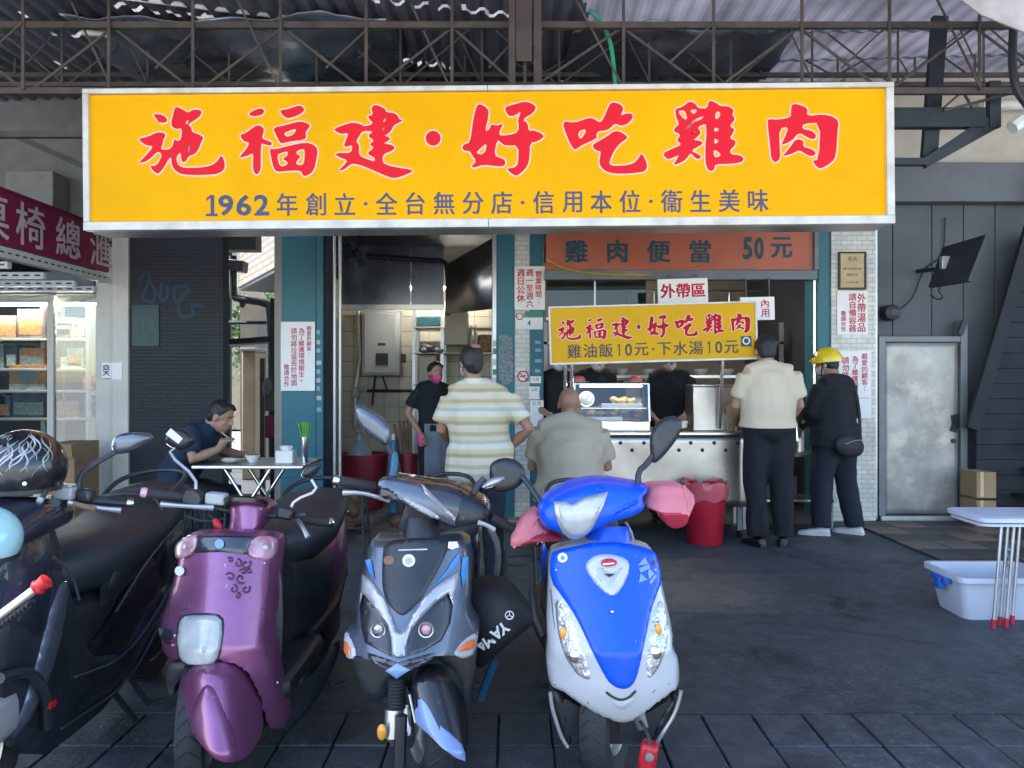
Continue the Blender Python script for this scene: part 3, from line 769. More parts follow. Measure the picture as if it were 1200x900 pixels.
def brush_title(fx, fz, w):
    """red characters and their pale outline: fx, fz map photo pixels to the sign's plane; w = outline half width"""
    red, pale = B(), B()
    for ox, oy, polys in BRUSH:
        pp = [chaikin([(fx(ox + x / 9.0), fz(oy + y / 9.0)) for x, y in p], 1) for p in polys]
        f = curve_fill(pp, 0.0, smooth=0)
        red.add(f.v, f.f)
        for p in pp:
            n = len(p); rings = []
            for i in range(n + 1):
                a, c, q = p[(i - 1) % n], p[(i + 1) % n], p[i % n]
                t = Vector((c[0] - a[0], c[1] - a[1]))
                t = t.normalized() if t.length > 1e-9 else Vector((1, 0))
                nx, nz = -t.y, t.x
                rings.append([(q[0] + nx * w * k, -dy, q[1] + nz * w * k) for k, dy in ((-1, 0), (-.75, .0008), (.75, .0008), (1, 0))])
            pale.loft(rings, cap=False, closed=False)
    return red, pale

def text_row(s, x0, x1, zc, h, wide=None):
    """spread the characters of s evenly between x0 and x1"""
    ws = [(1.0 if ord(c) > 0x2E80 else (0.45 if c in '·.' else 0.62)) for c in s]
    tot = sum(ws); k = (x1 - x0) / tot; x = x0; out = []
    for c, w in zip(s, ws):
        cw = (wide or h) if ord(c) > 0x2E80 else h * .5
        if c in '·': out.append((c, x + w * k / 2, zc, h * .16, h * .16))
        elif c != ' ': out.append((c, x + w * k / 2, zc, cw * (.45 if c == '1' else 1), h * (1 if ord(c) > 0x2E80 else .86)))
        x += w * k
    return out
def text_cols(cols, x0, x1, z0, z1, fill=0.95):
    """vertical writing, columns read right to left; cols listed from the LEFT"""
    out = []; n = len(cols); cw = (x1 - x0) / n
    for i, (s, a, b_) in enumerate(cols):
        zt_, zb = z1 - (z1 - z0) * a, z1 - (z1 - z0) * b_; ch = (zt_ - zb) / len(s)
        for j, c in enumerate(s):
            if c == ' ': continue
            big = ord(c) > 0x2E80
            out.append((c, x0 + (i + .5) * cw, zt_ - (j + .5) * ch, min(cw, ch) * fill, min(ch, cw * 1.1) * fill) if big else (c, x0 + (i + .5) * cw, zt_ - (j + .5) * ch, cw * .15, cw * .15))
    return out
def shift(b, x=0, y=0, z=0): b.v = [(p[0] + x, p[1] + y, p[2] + z) for p in b.v]; return b

# ------------------------------------------------------------------ the big signboard
def big_sign():
    d = 5.5; s = d / F
    cx, cz = WX(572.5, d), WZ(183.5, d)
    T = Thing('signboard', 'large yellow shop signboard with red brush characters and white frame', 'signboard', (cx, d, cz))
    X = lambda px: WX(px, d); Z = lambda py: WZ(py, d)
    x0, x1, z0, z1 = X(98.5), X(1047), Z(266.5), Z(101)
    T.add('sign_box', B().box(x0 + .004, x1 - .004, d + .03, d + .30, z0 + .004, z1 - .004), 'alu', bev=.006)
    T.add('face', B().box(X(104.5), X(1038.5), d + .004, d + .028, Z(256), Z(107.5)), 'sign_yellow', smooth=False)
    T.add('frame_strip', B().box(x0, X(105.5), d - .02, d + .05, Z(256.5), Z(107)), 'frame_white', bev=.004)
    T.add('frame_strip', B().box(X(1038), x1, d - .02, d + .05, Z(256.5), Z(107)), 'frame_white', bev=.004)
    xm = X(572)
    for a, c in ((x0, xm - .002), (xm + .002, x1)):
        T.add('frame_strip', B().box(a, c, d - .022, d + .052, Z(107) + .001, z1), 'frame_white', bev=.004)
        T.add('frame_strip', B().box(a, c, d - .022, d + .052, z0, Z(256.5) - .001), 'frame_white', bev=.004)
    rot = -0.0085 * 0
    # the whole board hangs half a degree out of level, the letters were traced with it
    tilt = lambda px, py: py + (px - 572.5) * 0.0085
    red, pale = brush_title(lambda px: X(px), lambda py: Z(py), 0.0115)
    for b in (red, pale): b.v = [(p[0], p[1], p[2] - (p[0] - cx) * 0.0085) for p in b.v]
    T.add('brush_outline', shift(pale, y=d + .0022), 'sign_pink', smooth=False, recalc=False)
    T.add('brush_title', shift(red, y=d + .0005), 'sign_red', smooth=False, recalc=False)
    line = text_row('年創立·全台無分店·信用本位·衞生美味', X(319), X(905), Z(237.5), .165, .152)
    num = text([('1', X(246), Z(238), .07, .15), ('9', X(264), Z(238), .108, .15), ('6', X(285), Z(238), .108, .15), ('2', X(306), Z(238), .108, .15)], 0.024)
    for xx in (X(247),):
        num.box(xx - .04, xx + .045, -.0004, .0005, Z(238) - .076, Z(238) - .058)
    T.add('year_lettering', shift(num, y=d + .0015), 'sign_navy', smooth=False, recalc=False)
    for it in line: T.add('character', shift(text([it], 0.02), y=d + .0015), 'sign_navy', smooth=False, recalc=False)
    T.o.rotation_euler = (0, -0.0085, 0)
    for k, px in enumerate((180, 420, 740, 980)):
        T.add('hanger', B().bar((X(px), d + .2, z1 - .01), (X(px), d + .46, z1 + .14), .03, .03), 'rust_steel')
big_sign()

# ------------------------------------------------------------------ a poster: board and lettering
def poster(name, label, cat, px0, px1, py0, py1, d, rows=None, cols=None, mat='poster_white', ink='ink_red', bold=.022, parent=None, rot=0, th=.008):
    x0, x1, z0, z1 = WX(px0, d), WX(px1, d), WZ(py1, d), WZ(py0, d)
    T = Thing(name, label, cat, ((x0 + x1) / 2, d, z0))
    bd_ = T.add('board', B().box(x0, x1, d, d + th, z0, z1), mat, smooth=False)
    items = []; groups = []
    if cols: items = text_cols(cols, x0 + (x1 - x0) * .06, x1 - (x1 - x0) * .06, z0 + (z1 - z0) * .03, z1 - (z1 - z0) * .03)
    for r in rows or []:
        s, a, c, zc, h = r[:5]
        groups.append(text_row(s, WX(a, d), WX(c, d), WZ(zc, d), h * d / F))
    for it in items:
        for g in groups:
            if abs(g[0][1] - it[1]) < 1e-4: g.append(it); break
        else: groups.append([it])
    for g in groups:
        if g: T.add('lettering', shift(text(g, bold), y=d - .0015), ink, smooth=False, recalc=False)
    if rot: T.o.rotation_euler = (0, rot, 0)
    return T

YF = 7.4
# ------------------------------------------------------------------ facade columns and walls
zt = 3.9
single('graffiti_wall', B().box(WX(152, YF), WX(267, YF), YF - .12, YF + .03, 0, zt), 'dark_tile', 'dark tiled wall pier covered in scrawled graffiti on the left', 'wall', bev=.006)
def scrawl(label, strokes, mat, w, d, name='graffiti'):
    b = B()
    for s in strokes:
        pts = [W(x, y, d) for x, y in s]
        b.tube(pts, w, 6, smooth=2, flat=1)
    b.v = [(p[0], d + (p[1] - d) * .08, p[2]) for p in b.v]
    return single(name, b, mat, label, 'graffiti')
gd = YF - .123
scrawl('blue spray graffiti scrawl high on the dark wall', [[(163, 330), (170, 318), (178, 322), (168, 345), (166, 350), (180, 356), (184, 340), (174, 330)], [(190, 332), (186, 352), (196, 352), (196, 334)], [(204, 336), (204, 354), (214, 352), (222, 334), (206, 336)], [(224, 342), (214, 342), (208, 362), (214, 374), (230, 368), (222, 356), (240, 360)]], 'graffiti', .016, gd)
scrawl('dark spray scrawl low on the dark wall', [[(160, 460), (176, 452), (188, 462), (176, 482), (164, 476), (166, 466)], [(190, 455), (182, 470), (196, 478), (200, 462)], [(162, 490), (190, 478), (202, 484)]], 'graffiti_dark', .01, gd)
for k, (py, dx) in enumerate(((417, 0), (428, 2), (440, 1))):
    pass
T = Thing('address_plate', 'dark green address plate with faded white lettering on the dark wall', 'plate', W(171, 406, gd))
T.add('plate', B().box(WX(155, gd), WX(187, gd), gd - .012, gd - .001, WZ(406, gd), WZ(357, gd)), 'plate_green', bev=.003)
mk('ink_faded', (0.05, 0.11, 0.11), 0.6)
for row in (text_row('市民大道', WX(157, gd), WX(185, gd), WZ(366, gd), .06), text_row('18', WX(163, gd), WX(184, gd), WZ(382, gd), .12), text_row('之號', WX(158, gd), WX(184, gd), WZ(397, gd), .05)):
    T.add('lettering', shift(text(row, .01), y=gd - .014), 'ink_faded', smooth=False, recalc=False)
T = Thing('white_pilaster', 'cream painted pilaster between the left shop window and dark wall', 'column', (WX(132, YF - .1), YF - .1, 0))
pz = WZ(276, YF)
T.add('shaft', B().box(WX(131, YF - .15), WX(152, YF - .12) - .002, YF - .15, YF + .3, 0, 3.1), 'column_paint', bev=.006)
T.add('shaft', B().box(WX(112, YF - .12), WX(131, YF - .15) - .002, YF - .12, YF + .3, 0, 2.62), 'column_paint', bev=.006)
yp = YF - .158
T = Thing('paper_sticker', 'pair of small paper notes on the cream pilaster', 'paper', W(131, 445, yp))
T.add('note', B().box(WX(119, yp), WX(130, yp), yp - .001, yp + .004, WZ(443, yp), WZ(425, yp)), 'poster_white')
T.add('note', B().box(WX(130.5, yp), WX(143, yp), yp - .001, yp + .004, WZ(445, yp), WZ(425, yp)), 'poster_white')
T.add('lettering', shift(text([('癸', WX(124.5, yp), WZ(434, yp), .07, .11)], .02), y=yp - .003), 'ink_black', smooth=False, recalc=False)

def teal_column():
    T = Thing('teal_column', 'teal painted column between the alley and the kitchen', 'column', (WX(354, YF), YF, 0))
    T.add('shaft', B().box(WX(330, YF), WX(371, YF), YF, YF + .5, 0, zt), 'teal_paint', bev=.008)
    T.add('edge_strip', B().box(WX(371, YF) + .002, WX(379, YF), YF - .02, YF + .3, 0, zt), 'teal_paint', bev=.004)
    mk('sticker', (0.5, 0.5, 0.42), .6); mk('sticker_blue', (0.25, 0.4, 0.5), .6)
    rg = random.Random(4)
    for i in range(9):
        py = 388 + i * 11 + rg.uniform(-2, 2)
        T.add('sticker', B().box(WX(371.6, YF), WX(376.5 + rg.uniform(-1, 1), YF), YF - .024, YF - .021, WZ(py + 5, YF), WZ(py, YF)), 'sticker' if i % 2 else 'sticker_blue', smooth=False)
    T.add('plinth', B().box(WX(329, YF), WX(371, YF), YF - .012, YF + .1, 0, .42), 'teal_paint', bev=.005)
    M_ = Thing('pillar', 'teal and white tiled pillar between kitchen and food stall', 'column', (WX(611, YF), YF, 0))
    M_.add('teal_side', B().box(WX(582, YF), WX(603, YF), YF, YF + .4, 0, zt), 'teal_paint', bev=.006)
    M_.add('tile_strip', B().box(WX(603, YF) + .002, WX(621, YF) - .002, YF + .01, YF + .4, 0, zt), 'white_tile')
    M_.add('teal_side', B().box(WX(621, YF), WX(637, YF), YF, YF + .4, 0, zt), 'teal_paint', bev=.006)
    M_.add('steel_edge', B().box(WX(577, YF), WX(582, YF) - .002, YF - .01, YF + .06, 0, zt), 'galv', bev=.003)
    for i in range(8):
        py = 398 + i * 11 + rg.uniform(-2, 2)
        M_.add('sticker', B().box(WX(627, YF), WX(634 + rg.uniform(-1, 1), YF), YF - .004, YF - .001, WZ(py + 4, YF), WZ(py, YF)), 'sticker_blue', smooth=False)
        if i < 6:
            M_.add('sticker', B().box(WX(577.6, YF), WX(581.6, YF), YF - .014, YF - .0105, WZ(py + 7, YF), WZ(py, YF)), ('sticker', 'ink_green')[i % 2], smooth=False)
    # flaking patch of old glue
    mk('flake', (0.22, 0.27, 0.27), .8, var=.4, scale=60)
    M_.add('glue_patch', B().prism([(WX(x, YF), WZ(y, YF)) for x, y in [(585, 392), (600, 394), (602, 430), (600, 448), (590, 452), (584, 440)]], YF - .003, YF + .001), 'flake', smooth=False)
    T2 = Thing('right_pillar', 'white tiled pillar with teal edge beside the metal door', 'column', (WX(997, YF), YF, 0))
    T2.add('teal_side', B().box(WX(959, YF), WX(973, YF), YF, YF + .35, 0, zt), 'teal_paint', bev=.006)
    T2.add('tile_shaft', B().box(WX(973, YF) + .002, WX(1025, YF), YF - .02, YF + .35, 0, zt), 'white_tile')
    T2.add('door_side', B().box(WX(1025, YF) + .002, WX(1030, YF) - .003, YF + .02, YF + .2, 0, WZ(262, YF)), 'galv', bev=.003)
teal_column()
yp = YF - .012
poster('poster', 'white notice with three columns of red writing on the teal column', 'poster', 329, 369, 377, 458, YF - .022,
       cols=[('敬請合作', .62, .97), ('請勿將垃圾丟於地面', .06, .96), ('為了維護環境衛生。', .06, .92), ('親愛的顧客：', .03, .5)])
poster('poster', 'white opening hours notice in red on the middle pillar', 'poster', 603, 638.5, 312, 363, YF - .014,
       cols=[('週日公休', .03, .85), ('週一至週六', .03, .98), ('營業時間：', .08, .9)], bold=.03)
T = poster('house_number_sign', 'small green and white number sign under the opening hours notice', 'sign', 604, 636, 372, 386, YF - .014, rows=[('4', 618, 622, 378.5, 8)], ink='ink_green')
T.add('green_band', B().box(WX(615, YF), WX(636, YF), YF - .017, YF - .004, WZ(372, YF) + .001, WZ(365, YF)), 'ink_green')
T.add('red_disc', B().lathe([(.035, YF - .02), (.035, YF - .0145)], (WX(609, YF), 0, WZ(371, YF)), 'Y', 16), 'ink_red')
T.add('white_disc', B().lathe([(.026, YF - .0215), (.026, YF - .0201)], (WX(609, YF), 0, WZ(371, YF)), 'Y', 16), 'ink_white')
def no_smoking(px, py, d, r, label):
    T = Thing('no_smoking_sticker', label, 'sticker', W(px, py, d))
    T.add('disc', B().lathe([(r * .8, d - .002), (r * .8, d)], (WX(px, d), 0, WZ(py, d)), 'Y', 20), 'ink_white')
    T.add('ring', B().lathe([(r * .78, d - .003), (r, d - .003), (r, d - .0005), (r * .78, d - .0005)], (WX(px, d), 0, WZ(py, d)), 'Y', 24, cap=False), 'ink_red')
    c = W(px, py, d)
    T.add('cigarette', B().bar((c.x - r * .5, d - .003, c.z - .005), (c.x + r * .5, d - .003, c.z + .008), r * .2, .001), 'ink_black')
    T.add('slash', B().bar((c.x - r * .55, d - .0045, c.z + r * .55), (c.x + r * .55, d - .0045, c.z - r * .55), r * .16, .001), 'ink_red')
no_smoking(613, 441, YF - .002, .055, 'round no smoking sticker on the middle tiled pillar')
for px0, px1, py0, py1, lab in [(621.5, 634, 441, 449, 'small pale label on the middle pillar by the no smoking sticker'), (620, 632, 453, 468, 'small cream card taped to the middle pillar'), (621, 637, 469, 500, 'larger cream sheet low on the middle pillar')]:
    poster('paper_note', lab, 'paper', px0, px1, py0, py1, YF - .012, mat='poster_white', rows=[('公告', px0 + 2, px1 - 2, py0 + 3.5, 4)], ink='ink_black', bold=0)
# right pillar posters
yq = YF - .034
T = poster('framed_certificate', 'dark framed tan certificate high on the right tiled pillar', 'picture', 984.5, 1013, 297, 337, yq, mat='paper_tan', rows=[('獎狀', 993, 1005, 303, 5), ('雞肉料理評鑑', 988, 1010, 315, 3.4), ('優良店家', 992, 1006, 322, 3.4), ('中華民國', 992, 1006, 331, 3)], ink='wood_dark', bold=0)
for a in ((982.5, 1015, 295, 297), (982.5, 1015, 337, 339.5)):
    T.add('frame', B().box(WX(a[0], yq), WX(a[1], yq), yq - .012, yq + .012, WZ(a[3], yq), WZ(a[2], yq)), 'wood_dark', bev=.003)
for a in ((982.5, 984.7), (1012.8, 1015)):
    T.add('frame', B().box(WX(a[0], yq), WX(a[1], yq), yq - .0115, yq + .0115, WZ(337, yq) + .001, WZ(297, yq) - .001), 'wood_dark', bev=.003)
poster('poster', 'white notice with large red writing below the framed certificate', 'poster', 981, 1017, 341, 392, YF - .03,
       cols=[('敬請合作', .45, .97), ('請自備容器', .02, .98), ('外帶湯品', .02, .98)], bold=.03)
poster('poster', 'white notice half hidden behind the yellow helmet rider', 'poster', 983, 1021, 411, 466, YF - .03,
       cols=[('請勿將垃圾', .1, .95), ('為了維護環境', .08, .98), ('親愛的顧客：', .02, .9)])
poster('paper_note', 'blank cream sheet under the notice on the right pillar', 'paper', 996, 1021, 467, 490, YF - .03)

# ------------------------------------------------------------------ left shop: maroon fascia, slotted angles, glass, shelves
XS = -3.80
def maroon():
    T = Thing('maroon_fascia_sign', 'maroon fascia sign with pale characters on the shop at far left', 'signboard', (XS, 6.2, WZ(285, 5.7)))
    z0, z1 = 2.37, 2.775
    T.add('face', B().box(XS - .04, XS, 4.9, 7.24, z0, z1), 'maroon_sign', bev=.004)
    for c, px in (('桌', -9), ('椅', 36), ('總', 80), ('滙', 118)):
        y = XS * F / (px - CXP)
        g = text([(c, 0, (z0 + z1) / 2, .37, .34)], .022)
        g.v = [(XS + .002 - p[1], y + p[0], p[2]) for p in g.v]
        T.add('character', g, 'maroon_letter', smooth=False, recalc=False)
    T.add('top_trim', B().box(XS - .05, XS + .004, 4.9, 7.24, z1 + .001, z1 + .02), 'maroon_sign')
maroon()
mk('slotted', (0.5, 0.49, 0.46), .5, var=.1, dirt=.3)
def slotted(name, label, a, c, up=(0, 0, 1), w=.05):
    T = Thing(name, label, 'beam', a, group='slotted angle bars under the maroon sign')
    a = Vector(a); c = Vector(c)
    T.add('angle', B().bar(a, c, w, w), 'slotted')
    L = (c - a).length; t = (c - a) / L; n = int(L / .09); b = B()
    side = Vector((0, -1, 0)) if abs(t.x) > .7 else Vector((1, 0, 0))
    for i in range(n):
        p = a + t * (.05 + i * .09) + side * (w / 2 + .001)
        b.bar(p, p + t * .045, .012, .012) if abs(t.x) > .7 else b.obox(p + t * .02, (.003, .045, .012))
    s = T.add('slot_row', b, 'seam'); s['kind'] = 'stuff'
slotted('slotted_angle', 'perforated bar directly under the maroon sign', (XS - .02, 4.9, 2.31), (XS - .02, 7.2, 2.31), w=.08)
for k, (y, z, lab) in enumerate([(5.9, 2.24, 'frontmost perforated cross bar under the maroon sign'), (6.35, 2.22, 'second perforated cross bar under the maroon sign'), (6.8, 2.21, 'third perforated cross bar under the maroon sign'), (7.12, 2.2, 'perforated cross bar nearest the shop window')]):
    slotted('slotted_angle', lab, (-5.6, y, z), (XS - .06, y, z))
mk('slab_grey', (0.16, 0.16, 0.16), .8)
YG = 7.42
def left_shop():
    S = Thing('shop_window', 'left shop window of glass with cream uprights', 'window', (-4.6, YG, 0))
    S.add('upright', B().box(WX(57, YG), WX(64.5, YG), YG - .03, YG + .03, 0, 2.18), 'column_paint', bev=.004)
    S.add('glass_pane', B().box(-6.2, WX(57, YG) - .004, YG - .004, YG + .004, .1, 2.17), 'shop_glass', smooth=False)
    S.add('glass_pane', B().box(WX(64.5, YG) + .004, WX(112, YG) + .02, YG - .004, YG + .004, .1, 2.17), 'shop_glass', smooth=False)
    S.add('sill', B().box(-6.2, WX(112, YG), YG - .05, YG + .1, 0, .1), 'slab_grey')
    S.add('head', B().box(-6.2, WX(112, YG), YG - .03, YG + .05, 2.182, 2.4), 'slab_grey')
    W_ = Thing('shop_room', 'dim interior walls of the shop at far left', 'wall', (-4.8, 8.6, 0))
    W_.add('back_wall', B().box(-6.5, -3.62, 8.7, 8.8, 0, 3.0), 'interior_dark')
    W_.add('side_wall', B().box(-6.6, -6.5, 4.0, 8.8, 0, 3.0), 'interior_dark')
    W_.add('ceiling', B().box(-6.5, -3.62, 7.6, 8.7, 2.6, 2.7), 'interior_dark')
    U = Thing('upper_left_wall', 'dim grey upper wall above the maroon shop sign', 'wall', (-5, 8.3, 2.9))
    U.add('wall', B().box(-7, WX(267, YF), 8.2, 8.4, 2.75, 4.5), 'slab_grey')
    U.add('cabinet', B().box(WX(6, 7.9), WX(62, 7.9), 7.9, 8.19, WZ(245, 7.9), WZ(200, 7.9)), 'concrete', bev=.01)
    U.add('ledge', B().box(-7, -3.66, 7.5, 8.19, 2.72, 2.82), 'slab_grey')
    shelf_rows = [(395, 398), (431, 434), (457, 460), (487, 490)]
    K = Thing('shelf_unit', 'cream shelf unit behind the left shop window', 'shelf', (-4.6, 7.9, 0))
    for py in (351, 397, 432, 457, 489, 525):
        z = WZ(py, 7.75)
        K.add('shelf_board', B().box(-5.8, WX(110, 7.75), 7.62, 8.1, z - .025, z), 'column_paint', bev=.003)
    K.add('upright', B().box(WX(60.5, 7.9) - .02, WX(60.5, 7.9) + .02, 7.75, 8.1, 0, 2.3), 'column_paint')
    K.add('upright', B().box(WX(110, 7.75), WX(110, 7.75) + .03, 7.6, 8.1, 0, 2.3), 'column_paint')
    cols = {'box_a': (0.36, 0.20, 0.14), 'box_b': (0.05, 0.06, 0.09), 'box_c': (0.5, 0.5, 0.47), 'box_d': (0.10, 0.02, 0.03), 'box_e': (0.55, 0.22, 0.08), 'box_f': (0.16, 0.12, 0.12), 'box_g': (0.4, 0.4, 0.28), 'box_h': (0.03, 0.10, 0.22), 'box_i': (0.28, 0.3, 0.27), 'box_j': (0.6, 0.16, 0.10)}
    for k, c in cols.items(): mk(k, c, .55, var=.25, scale=22, dirt=.4, dcol=tuple(min(1, x * 1.8 + .1) for x in c), dscale=14)
    IT = [(2, 22, 351, 24, 'box_f', 'brown carton on the top shelf, leftmost'), (24, 54, 397, 34, 'box_f', 'dark brown carton on the upper left shelf'), (0, 22, 397, 26, 'box_a', 'pinkish carton at the left end of the upper shelf'),
          (0, 8, 432, 28, 'box_i', 'grey packet at the far left of the second shelf'), (10, 24, 432, 27, 'box_b', 'dark navy carton on the second shelf left'), (26, 55, 432, 24, 'box_e', 'orange topped carton on the second shelf'),
          (0, 10, 487, 32, 'box_d', 'dark maroon packet at the left edge of the pot shelf'), (12, 56, 457 + 1, 0, '', ''),
          (63, 88, 376, 24, 'box_i', 'pale carton bearing a red ring on the right top shelf'), (91, 104, 376, 23, 'box_g', 'yellowish carton on the right top shelf'),
          (64, 95, 401, 18, 'box_j', 'red topped white carton on the second right shelf'), (98, 110, 401, 16, 'box_f', 'small dark carton beside the red topped one'),
          (81, 100, 434, 24, 'box_c', 'white picture carton on the third right shelf'), (100, 111, 439, 17, 'box_j', 'small red carton on the third right shelf'),
          (68, 95, 478, 20, 'box_a', 'tan and white carton on the fourth right shelf'), (74, 99, 458, 16, 'box_c', 'small white carton lying on top of the tan one'), (101, 111, 478, 26, 'box_h', 'blue carton at the right end of the fourth shelf'),
          (18, 56, 489, 30, 'box_b', 'dark carton with rows of small jars below the pot box'), (0, 16, 489, 26, 'box_h', 'navy carton at the lower left')]
    for a, c, base, h, m, lab in IT:
        if not m: continue
        d = 7.7; z0 = WZ(min([p for p in (351, 397, 432, 457, 489, 525) if p >= base - 4], key=lambda p: abs(p - base)), 7.75) + .001
        if 'lying on top' in lab: z0 += .19
        T = Thing('product_box', lab, 'box', (WX((a + c) / 2, d), d, z0), group='boxed goods on the shop shelves')
        hh = h * d / F
        bb = T.add('carton', B().box(WX(a, d), WX(c, d), d - .05, d + .25, z0, z0 + hh), m, bev=.004)
        if c - a > 12:
            T.add('printed_panel', B().box(WX(a + 2, d), WX(c - 2, d), d - .053, d - .0505, z0 + hh * .12, z0 + hh * .6), random.Random(a).choice(['box_c', 'box_i', 'box_b', 'box_e']), bb, smooth=False)
        if 'red ring' in lab:
            x_, z_ = WX(69.5, d), WZ(358, d)
            T.add('ring', B().lathe([(.04, d - .06), (.055, d - .06), (.055, d - .052), (.04, d - .052)], (x_, 0, z_), 'Y', 20, cap=False), 'ink_red', bb)
            T.add('slash', B().bar((x_ - .03, d - .058, z_ + .03), (x_ + .03, d - .058, z_ - .03), .012, .004), 'ink_red', bb)
    d = 7.66; z0 = WZ(457, 7.75) + .001
    T = Thing('pot_box', 'orange carton printed with a grey cooking pot in the shop window', 'box', (WX(34, d), d, z0), group='boxed goods on the shop shelves')
    bb = T.add('carton', B().box(WX(12, d), WX(55, d), d - .02, d + .25, z0, z0 + .25), 'box_e', bev=.004)
    T.add('printed_band', B().box(WX(12.5, d), WX(54.5, d), d - .0225, d - .0205, z0 + .005, z0 + .06), 'box_c', bb, smooth=False)
    px_ = lambda x, y: (WX(x, d), WZ(y, d))
    mk('pot_print', (0.22, 0.25, 0.28), .5)
    T.add('pot_print', B().prism([px_(*p) for p in [(23, 436), (25, 433), (33, 430), (42, 433), (44, 436), (47, 435), (47, 438), (44, 438), (43, 445), (39, 448), (29, 448), (25, 445), (24, 438), (20, 438), (20, 435)]], d - .025, d - .023), 'pot_print', bb, smooth=False)
    T = Thing('cardboard_carton', 'tall plain cardboard carton standing behind the helmet', 'box', (WX(70, 6.9), 6.9, 0))
    T.add('carton', B().box(WX(52, 6.6), WX(87, 6.6), 6.6, 7.0, 0, WZ(520, 6.6)), 'cardboard', bev=.005)
    T.add('flap', B().obox((WX(70, 6.6), 6.56, WZ(528, 6.6)), (.26, .012, .12), (.25, 0, 0)), 'cardboard')
    no = 0
left_shop()

